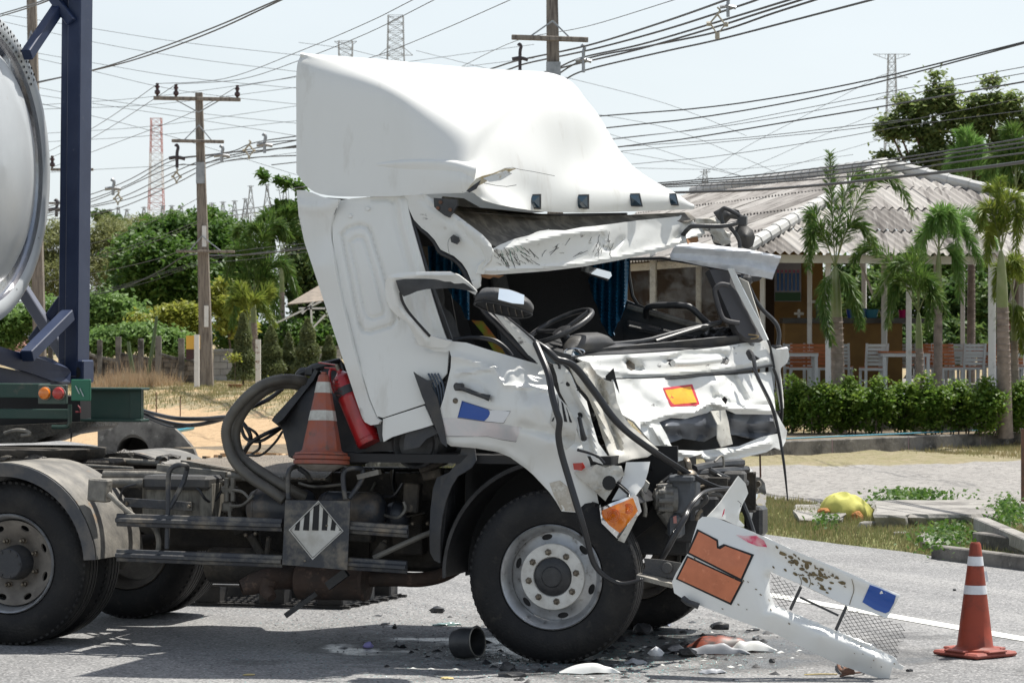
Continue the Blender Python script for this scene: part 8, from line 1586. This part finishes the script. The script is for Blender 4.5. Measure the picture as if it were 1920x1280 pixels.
for a in ((972, 86, 46.5, 46, dkm, 'brown hooked spacer hanging left of the tall pole', 'hook'), (1091, 88, 46.5, 48, galv, 'grey hooked spacer hanging right of the tall pole', 'hook'), (1345, 22, 36, 54, tanp, 'tan diamond spacer on the thick cables at the top', 'd'), (1362, -8, 36, 40, galv, 'grey spacer above the tan diamond at the top edge', 'hook'),
          (329, 275, 69.6, 40, dkm, 'dark hooked spacer left of the concrete pole', 'hook'), (331, 320, 69.6, 26, tanp, 'tan diamond spacer below the dark hook', 'd'), (413, 277, 69.6, 28, galv, 'grey spacer hanging just right of the concrete pole', 'hook'), (467, 268, 66, 32, tanp, 'tan diamond spacer right of the concrete pole', 'd'),
          (493, 255, 65, 32, galv, 'grey spacer nearest the roof deflector', 'hook'), (209, 340, 82, 26, galv, 'grey spacer just right of the blue post', 'hook'), (221, 362, 84, 24, tanp, 'pale spacer below the grey one by the blue post', 'd'), (103, 378, 97, 28, dkm, 'dark spacer left of the blue post', 'hook')): spacer(*a)
def wires(group, label, Ya, Yb, r, lines, ext=(14, 14)):
    OD = 'highest,second,third,fourth,fifth,sixth,seventh,eighth,ninth,tenth,eleventh,twelfth'.split(',')
    for k_, ln in enumerate(sorted(lines, key=lambda l: l[0][1])):
        if 555 < ln[-1][0] < 600: (xa, ya), (xb, yb) = ln[-2], ln[-1]; ln = ln[:-1] + [(xb + 50, yb + (yb - ya) * 50 / (xb - xa))]
        xs0, xs1 = ln[0][0], ln[-1][0]; P = [W(x, y, Ya + (Yb - Ya) * (x - xs0) / (xs1 - xs0)) for x, y in ln];
        if ext[0]: P = [P[0] + (P[0] - P[1]).normalized() * ext[0]] + P
        if ext[1]: P = P + [P[-1] + (P[-1] - P[-2]).normalized() * ext[1]]
        mb = MB(); mb.tube(P, r * 1.15, 5, smooth_n=6); mb.build('overhead_cable', wiremat, smooth=True, label=label if len(lines) == 1 else ('highest of the ' if not k_ else OD[k_] + ' from the top of the ') + label, cat='cable', group=group, origin=P[0])
wires('thick cables from the tall pole', 'thick cables rising right from the tall pole', 52, 34, .0135, [[(928, 127), (974, 113), (1100, 86), (1230, 46), (1345, 6), (1400, -16)], [(955, 130), (992, 118), (1105, 94), (1240, 58), (1390, 10), (1450, -12)], [(1000, 150), (1045, 128), (1092, 108), (1200, 84), (1330, 46), (1480, 0), (1520, -12)], [(1020, 158), (1093, 113), (1210, 88), (1345, 60), (1450, 25), (1560, -10)], [(1050, 155), (1097, 132), (1240, 98), (1345, 75), (1500, 35), (1680, -12)], [(950, 150), (1010, 138), (1090, 118), (1200, 92), (1345, 50), (1420, 26), (1540, -12)]], (2, 5))
wires('double line at the upper left', 'thick lines behind the blue post top', 60, 38, .011, [[(60, 158), (180, 130), (270, 101), (400, 52), (530, -4)], [(60, 156), (180, 131), (275, 105), (402, 58), (545, -8)], [(-10, 34), (50, 16), (110, -6)], [(-10, 30), (50, 12), (100, -6)]])
wires('lines on the brown insulators', 'thin lines rising right above the insulators', 69.5, 45, .0065, [[(295, 157), (420, 148), (560, 97), (690, 42), (790, -8)], [(330, 158), (450, 149), (560, 114), (690, 62), (830, -8)], [(445, 163), (560, 142), (690, 110), (820, 60), (975, -8)], [(860, 128), (970, 76), (1100, 50), (1290, -8)]], (0, 14))
wires('lines down left of the insulators', 'thin lines descending left from the insulators', 98, 69.5, .0075, [[(60, 300), (178, 238), (295, 158)], [(60, 312), (178, 256), (328, 160)], [(60, 328), (178, 283), (340, 220), (443, 164)]], (14, 0))
wires('spacer cables by the concrete pole', 'black spacer cables passing the concrete pole', 96, 60, .0125, [[(90, 388), (178, 362), (240, 338), (316, 297), (341, 295), (430, 285), (480, 267), (562, 255)], [(90, 398), (178, 371), (250, 342), (322, 302), (410, 290), (490, 276), (562, 262)], [(90, 400), (178, 384), (240, 365), (322, 325), (405, 291), (480, 283), (562, 274)], [(90, 404), (178, 387), (250, 370), (332, 332), (412, 297), (500, 281), (562, 277)], [(90, 412), (178, 401), (240, 384), (328, 345), (400, 309), (470, 296), (562, 292)], [(90, 395), (178, 376), (320, 314), (366, 309), (470, 288), (562, 272)]])
wires('telephone cables below the crossarm', 'sagging telephone cable below the lowest crossarm', 92, 62, .016, [[(0, 572), (90, 558), (178, 552), (240, 536), (300, 508), (350, 479), (400, 479), (470, 477), (590, 464)]])
wires('thin telephone wires', 'thin telephone wires by the sagging cable', 92, 62, .006, [[(0, 577), (178, 549), (260, 527), (375, 493), (400, 485), (590, 460)], [(0, 574), (178, 546), (260, 525), (375, 489), (450, 470), (590, 455)], [(60, 590), (178, 554), (280, 528), (375, 496), (470, 486), (590, 470)], [(178, 482), (280, 450), (372, 414)], [(178, 487), (280, 456), (375, 418)], [(80, 530), (178, 512), (300, 484), (375, 452)], [(80, 470), (178, 455), (280, 418), (375, 370)]], (14, 0))
wires('thin distant power lines', 'hair thin power lines across the left sky', 190, 190, .013, [[(10, 28), (180, 55), (345, 80), (562, 104)], [(15, 43), (180, 80), (360, 110), (562, 135)], [(70, 100), (180, 119), (350, 146), (562, 166)], [(70, 110), (180, 135), (350, 172), (562, 196)], [(75, 165), (180, 185), (370, 212), (562, 232)], [(80, 197), (300, 180), (562, 144)], [(80, 205), (300, 195), (562, 163)], [(90, 250), (300, 235), (562, 198)], [(90, 266), (300, 253), (562, 226)], [(180, 318), (400, 305), (562, 285)], [(180, 195), (380, 226), (562, 256)], [(100, 200), (300, 250), (562, 330)]])
wires('roofline cables at the right', 'black cables above the restaurant roof', 42, 30, .0085, [[(1110, 219), (1300, 204), (1450, 184), (1640, 148), (1940, 74)], [(1128, 241), (1300, 222), (1480, 192), (1640, 156), (1940, 76)], [(1158, 276), (1300, 258), (1500, 225), (1700, 192), (1940, 150)], [(1250, 342), (1400, 330), (1600, 308), (1750, 287), (1940, 256)], [(1252, 345), (1450, 331), (1650, 308), (1780, 288), (1940, 264)], [(1265, 350), (1450, 342), (1650, 325), (1800, 303), (1940, 284)], [(1260, 347), (1500, 333), (1700, 308), (1940, 272)]], (14, 2))
wires('thickest cable above the roof', 'thickest twisted cable sagging across the roof', 42, 30, .017, [[(1270, 361), (1400, 357), (1550, 346), (1700, 330), (1820, 317), (1940, 301)]], (14, 2))
wires('thin cables at the right', 'thin wires right of the deflector', 60, 40, .0055, [[(1147, 262), (1300, 243), (1500, 205), (1700, 166), (1940, 122)], [(1150, 260), (1350, 238), (1600, 195), (1940, 134)], [(1158, 276), (1400, 258), (1640, 231)], [(1162, 284), (1400, 262), (1640, 236), (1940, 180)], [(1186, 308), (1350, 292), (1550, 262), (1700, 236), (1940, 205)]], (14, 2))
wires('criss cross far lines', 'hair thin far lines crossing behind the cables', 160, 160, .010, [[(1110, 213), (1250, 240), (1380, 290), (1500, 345)], [(1135, 249), (1250, 285), (1350, 318), (1440, 345)], [(1160, 284), (1300, 310), (1420, 338)], [(1640, 148), (1500, 222), (1400, 275), (1290, 345)], [(1650, 212), (1540, 255), (1440, 300), (1350, 335)], [(1650, 262), (1520, 300), (1400, 335)], [(1180, 315), (1400, 316), (1600, 290)], [(560, 80), (650, 92), (730, 112)], [(780, 95), (870, 118), (960, 140)], [(1060, 145), (1250, 195), (1400, 255)]], (0, 0))
def lattice_tower(label, px, ytop, ybot, Y, w0, w1, nseg, arms, r, m, cat='pylon', name='pylon', reds=(), base=None):
    r *= .5; t = thing(name, W(px, base or ybot, Y), label, cat); k = Y / FPX; mb = MB(); mr_ = MB(); H = ybot - ytop
    def cor(y, i):
        f = (y - ytop) / H; w_ = (w0 + (w1 - w0) * f ** 1.3) * k / 2; p = W(px, y, Y); sx, sy = ((-1, -1), (1, -1), (1, 1), (-1, 1))[i]; return p + Vector((sx * w_, sy * w_, 0))
    ys_ = [ytop + H * (j / nseg) for j in range(nseg + 1)]
    for j in range(nseg):
        tgt = mr_ if any(a <= ys_[j] < b for a, b in reds) else mb
        for i in range(4):
            q = (i + 1) % 4; tgt.bar(cor(ys_[j], i), cor(ys_[j + 1], i), r, r); tgt.bar(cor(ys_[j], i), cor(ys_[j + 1], q), r * .6, r * .6); tgt.bar(cor(ys_[j], q), cor(ys_[j + 1], i), r * .6, r * .6); tgt.bar(cor(ys_[j], i), cor(ys_[j], q), r * .6, r * .6)
    for (ya, hw_, up_) in arms:
        for s in (-1, 1):
            tip = W(px + s * hw_, ya, Y); f = (ya - ytop) / H; wv_ = (w0 + (w1 - w0) * max(0, f) ** 1.3) * k / 2
            for yy in (ya, ya + up_): mb.bar(W(px, yy, Y) + Vector((s * wv_, 0, 0)), tip, r * .8, r * .8)
            for g2 in (.35, .65): a_ = W(px, ya, Y).lerp(tip, g2); b_ = W(px, ya + up_ * (1 - g2), Y); b_.x = a_.x; mb.bar(a_, b_, r * .5, r * .5)
    mb.build('lattice', m, t);
    if reds: mr_.build('red_section', mat('red_mast_paint', (.50, .26, .25), .6), t, kind='stuff')
galv_far = mat('pale_far_steel', (.36, .38, .40), .7)
lattice_tower('lattice pylon with wide arms behind the deflector top', 742, 30, 118, 240, 28, 32, 6, [(104, 32, -14), (32, 14, 4)], .12, galv_far)
lattice_tower('short headed pylon just left of the taller one above the deflector', 648, 78, 118, 260, 26, 24, 3, [(78, 21, 6)], .12, galv_far)
lattice_tower('tall slim pylon behind the sparse tree at the right', 1672, 102, 345, 260, 13, 32, 16, [(102, 35, 10), (146, 30, -8), (186, 30, -8), (262, 35, -8)], .12, galv_far)
lattice_tower('tiny far pylon above the roof left end', 1322, 318, 350, 420, 5, 14, 4, [(322, 10, 3), (334, 14, 3)], .16, galv_far)
lattice_tower('red and white lattice mast on the left skyline', 293, 222, 420, 330, 19, 30, 15, [(222, 12, 2)], .13, mat('white_mast_paint', (.62, .60, .60), .6), 'mast', 'radio_mast', reds=((222, 275), (350, 390)))
OD_ = 'first,second,third,fourth,fifth,sixth,seventh,eighth,ninth,tenth,eleventh,twelfth,thirteenth,fourteenth'.split(',')
for i, (px, yt, yb) in enumerate([(207, 392, 418), (222, 388, 418), (238, 392, 418), (270, 388, 418), (305, 385, 418), (322, 385, 418), (340, 386, 416), (398, 380, 412), (418, 378, 412), (440, 376, 410), (460, 372, 410), (470, 348, 408), (501, 346, 406), (534, 350, 406)]):
    lattice_tower('small steel switchyard peak in the row on the left skyline', px, yt, yb, 300, 3, 13 if yt > 355 else 18, 3, [(yt + 1, 6, 1)], .11, galv_far, 'switchyard peak', 'switchyard_peak')
for o in bpy.data.objects:
    if o.name.startswith('switchyard_peak') and not o.parent:
        o['group'] = 'row of switchyard peaks'; i = int(o.name[16:] or 0); o['label'] = 'small steel peak on the left skyline, ' + ('first' if not i else OD_[i]) + ' from the blue post'
gt = thing('switchyard_gantry', W(350, 420, 300), 'long horizontal steel gantry of the substation behind the trees', 'gantry')
mb = MB()
for (x0, y0, x1, y1) in ((180, 412, 372, 408), (180, 420, 372, 416), (390, 402, 562, 378), (390, 410, 562, 388), (380, 420, 500, 418)):
    mb.bar(W(x0, y0, 300), W(x1, y1, 300), .09, .09)
    n = int(abs(x1 - x0) / 7)
    for k in range(n):
        a = k / n; mb.bar(W(x0 + (x1 - x0) * a, y0 + (y1 - y0) * a, 300), W(x0 + (x1 - x0) * (a + 1 / n), y0 + (y1 - y0) * a + (8 if k % 2 else 0), 300), .05, .05)
for x in range(190, 562, 28): mb.bar(W(x, 404, 300), W(x, 450, 300), .14, .14)
mb.build('lattice', galv_far, gt)
blk = [mat('stained_block_%d' % i, c, .95, col2=(.05, .042, .036), sc=4, lo=.5, hi=.66, dirt=(.30, .26, .21), dsc=9, dlo=.58, dhi=.7, bump=.4, bsc=20) for i, c in enumerate(((.17, .145, .12), (.12, .10, .085), (.22, .19, .16)))]
blk2 = [mat('grey_block_%d' % i, c, .95, col2=(.30, .29, .28), sc=3, bump=.3, bsc=20) for i, c in enumerate(((.42, .41, .40), (.48, .47, .46)))]
def blockwall(segs, Y, posts, label, mats_, capm_, nm):
    t = thing(nm, W(segs[0][0], 722, Y), label, 'wall'); rr = random.Random(9); k = Y / FPX
    for (x0, yt0, x1, yt1, yb) in segs:
        a, b = W(x0, yt0, Y), W(x1, yt1, Y); mb = MB(); mb.bar(a - ZZ * .035, b - ZZ * .035, .16, .07); mb.build('coping', capm_, t)
        L = b.x - a.x; zb = W(0, yb, Y).z; zt = min(a.z, b.z); rows_ = 5; h = (zt + .05 - zb) / rows_; n = max(2, round(L / .4))
        for r_ in range(rows_):
            for c in range(n + (r_ % 2)):
                u0 = max(0, (c - .5 * (r_ % 2)) / n); u1 = min(1, (c + 1 - .5 * (r_ % 2)) / n)
                if u1 - u0 < .05: continue
                sh = (b.z - a.z) * ((u0 + u1) / 2); mb = MB(); mb.box((a.x + L * (u0 + u1) / 2, Y + .02 * rr.random(), zb + (r_ + .5) * h + (sh - (zt - a.z)) * 0 + max(0, sh if b.z > a.z else sh - (b.z - a.z)) * 0), (L * (u1 - u0) - .012, .12, h - .012)); mb.build('block', rr.choice(mats_), t)
        mb = MB(); mb.box((a.x + L / 2, Y + .03, (zb + zt) / 2), (L, .08, zt - zb)); mb.build('mortar', conc_dark, t)
    for (x, yt, w_) in posts:
        mb = MB(); p = W(x, 724, Y - .1); q = W(x, yt, Y - .1); mb.bar(p, q, w_ * k, w_ * k, up=Vector((1, 0, 0)), bev=.01); mb.build('wall_post', capm_, t)
blockwall([(120, 655, 170, 662, 722), (170, 662, 187, 668, 722), (187, 667, 222, 674, 722), (222, 660, 264, 668, 722), (264, 667, 297, 674, 722), (297, 661, 340, 672, 722), (340, 668, 386, 680, 722)], 75, [(95, 650, 9), (187, 637, 9), (222, 631, 10), (264, 635, 10), (297, 630, 11), (340, 634, 11)], 'black stained block wall with tall square posts behind the dry grass', blk, conc_dark, 'post_wall')
blockwall([(400, 657, 640, 648, 716)], 80, [], 'plain grey block wall behind the young cypresses', blk2, concrete, 'block_wall')
mb = MB(); mb.bar(W(369, 725, 67.5), W(369, 627, 67.5), .115, .115, up=Vector((1, 0, 0))); sg = thing('marker_sign', W(369, 725, 67.5), 'yellow and maroon board on a white post left of the concrete pole', 'sign'); mb.build('sign_post', white_post, sg)
mb = MB(); mb.box((W(349, 640, 67.6) + W(375, 640, 67.6)) / 2 + ZZ * -(2) * 67.6 / FPX, (.33, .02, 26 * 67.6 / FPX)); o = mb.build('yellow_board', mat('sign_yellow', (.72, .42, .06), .5), sg)
mb = MB(); mb.box((W(349, 664, 67.6) + W(375, 664, 67.6)) / 2, (.33, .02, 19 * 67.6 / FPX)); mb.build('maroon_board', mat('sign_maroon', (.045, .012, .012), .5), sg)
mb = MB(); mb.bar(W(484, 722, 69), W(484, 636, 69), .12, .12, up=Vector((1, 0, 0))); mb.build('rusty_white_post', mat('rusty_white_post', (.66, .64, .60), .6, col2=(.22, .10, .06), sc=6, lo=.56, hi=.62), label='white post with rust spots between the first two cypresses', cat='post')
for (px, py, Y, lb, c2) in ((441, 722, 68, 'brown clay pot with a yellowish seedling near the pole foot', 1), (527, 733, 66, 'brown clay pot behind the hose loop', 0)):
    p = W(px, py + 12, Y); t = thing('flower_pot', p, lb, 'flower pot'); mb = MB(); mb.lathe(p, ZZ, [(0, .12), (.14, .16), (.16, .18), (.18, .18), (.17, .15), (.12, .13), (.12, 0)], 16); mb.build('pot', mat('clay_pot', (.20, .10, .045), .7), t, smooth=True)
    g = np.random.default_rng(px); h_ = .62 if c2 else .2; C = np.array(p) + g.normal(size=(90, 3)) * [.10, .08, .06] + [0, 0, .2 + h_]; v, q = leafquads(C, .05, g, asp=.6); mesh_np('leaves', v, q, L_yel, parent=t); mb = MB(); mb.tube([p + ZZ * .1, p + ZZ * (.2 + h_)], .008, 5); mb.build('stem', bark, t)
tr = thing('awning', W(600, 590, 78), 'small corrugated awning on a white steel frame behind the cab corner', 'awning')
mb = MB(); mb.prism([W(538, 572, 77), W(600, 536, 79), W(660, 500, 79), W(660, 560, 77)], (0, .0, .03)); mb.build('awning_sheet', mat('brown_grey_sheet', (.30, .25, .20), .8, col2=(.2, .17, .14), sc=6), tr)
for a, b in (((517, 606), (602, 565)), ((583, 573), (585, 618)), ((585, 616), (610, 590)), ((566, 588), (588, 565)), ((560, 578), (610, 578))):
    mb = MB(); mb.bar(W(a[0], a[1], 77), W(b[0], b[1], 77), .05, .05); mb.build('frame_bar', white_post, tr)
mb = MB(); rp_ = [W(-40, 665, 88), W(112, 662, 88), W(112, 640, 92), W(-40, 636, 92)]; mb.prism(rp_, (0, 0, .1)); rr_ = thing('low_red_roof', W(40, 665, 88), 'low red tiled roof seen under the tank at the left edge', 'roof'); mb.build('roof_slab', mat('faded_red_tiles', (.34, .15, .11), .8, col2=(.42, .24, .19), sc=4), rr_)
for k in range(7):
    mb = MB(); mb.bar(W(-40, 664 - k * 3.6, 88 + k * .57) + ZZ * .12, W(112, 661 - k * 3.2, 88 + k * .57) + ZZ * .12, .03, .04); mb.build('tile_row', mat('faded_red_tiles', (.34, .15, .11)), rr_)
cv = thing('culvert', G(290, 868), 'stained concrete culvert headwall with a round pipe mouth behind the lorry frame', 'culvert')
Yc = 44.0
def CP(px, py, s): return W(px, py, Yc + s)
hole = [(218 + 31 - 31 * math.cos(t), 852 - 38 * math.sin(t)) for t in np.linspace(0, math.pi, 16)] + [(280, 875), (218, 875)]
panel([(183, 800), (192, 790), (205, 787), (262, 784), (300, 785), (318, 795), (340, 815), (362, 840), (372, 866), (372, 880), (183, 880)], [(0, 0, 0)], step=9, thick=.25, holes=[hole], proj=CP, dirv=(0, 1, 0)).build('headwall', conc_dark, cv, smooth=True)
mb = MB(); c = W(249, 852, Yc + .05); mb.lathe(c, Vector((0, 1, 0)), [(0, .27), (0, .315), (1.4, .315), (1.4, .0), (1.39, 0), (1.39, .27)], 32, closed=True); mb.build('pipe', mat('dark_pipe_concrete', (.14, .13, .115), .9), cv, smooth=True)
mb = MB(); mb.tube([W(318, 808, 46), W(324, 807.5, 46), W(360, 801, 47)], .045, 14); mb.build('blue_pipe', mat('blue_pvc', (.05, .28, .38)), smooth=True, label='short blue pipe end sticking out of the sand bank', cat='pipe')
for px, y0, y1, lb in ((293, 735, 774, 'thin rusty stake left of the pole on the bank'), (338, 742, 784, 'taller rusty stake nearer the pole on the bank')):
    mb = MB(); mb.bar(W(px, y1, 56), W(px, y0, 56), .02, .02); mb.build('stake', rust, label=lb, cat='stake')
for k, (pts, lb) in enumerate((([(272, 722), (285, 660), (293, 600), (294, 592)], 'tall green cactus stem leaning in front of the post wall'), ([(250, 700), (243, 660), (241, 640)], 'shorter dark cactus stem left of the tall one'))):
    mb = MB(); mb.tube([W(x, y, 72.5) for x, y in pts], [.055, .05, .04, .02][:len(pts)], 8, smooth_n=3); mb.build('cactus', mat('cactus_skin', (.09, .13, .06), .7), smooth=True, label=lb, cat='cactus')
rr = random.Random(8)
for i in range(14):
    x = 392 + i * 12 + rr.uniform(-5, 5); p = W(x, rr.uniform(830, 860), 46); p.z = float(gh(np.array(p.x), np.array(p.y))) + .01; rock('clod', p, (rr.uniform(.04, .12),) * 3, mat('sandy_clod', (.36, .25, .15), .95), 100 + i, 'dry sandy clod on the bank, ' + OD_[i] + ' of fourteen from the left', 'clod', 'clods on the sand bank', n=1)
bpy.context.view_layer.update()
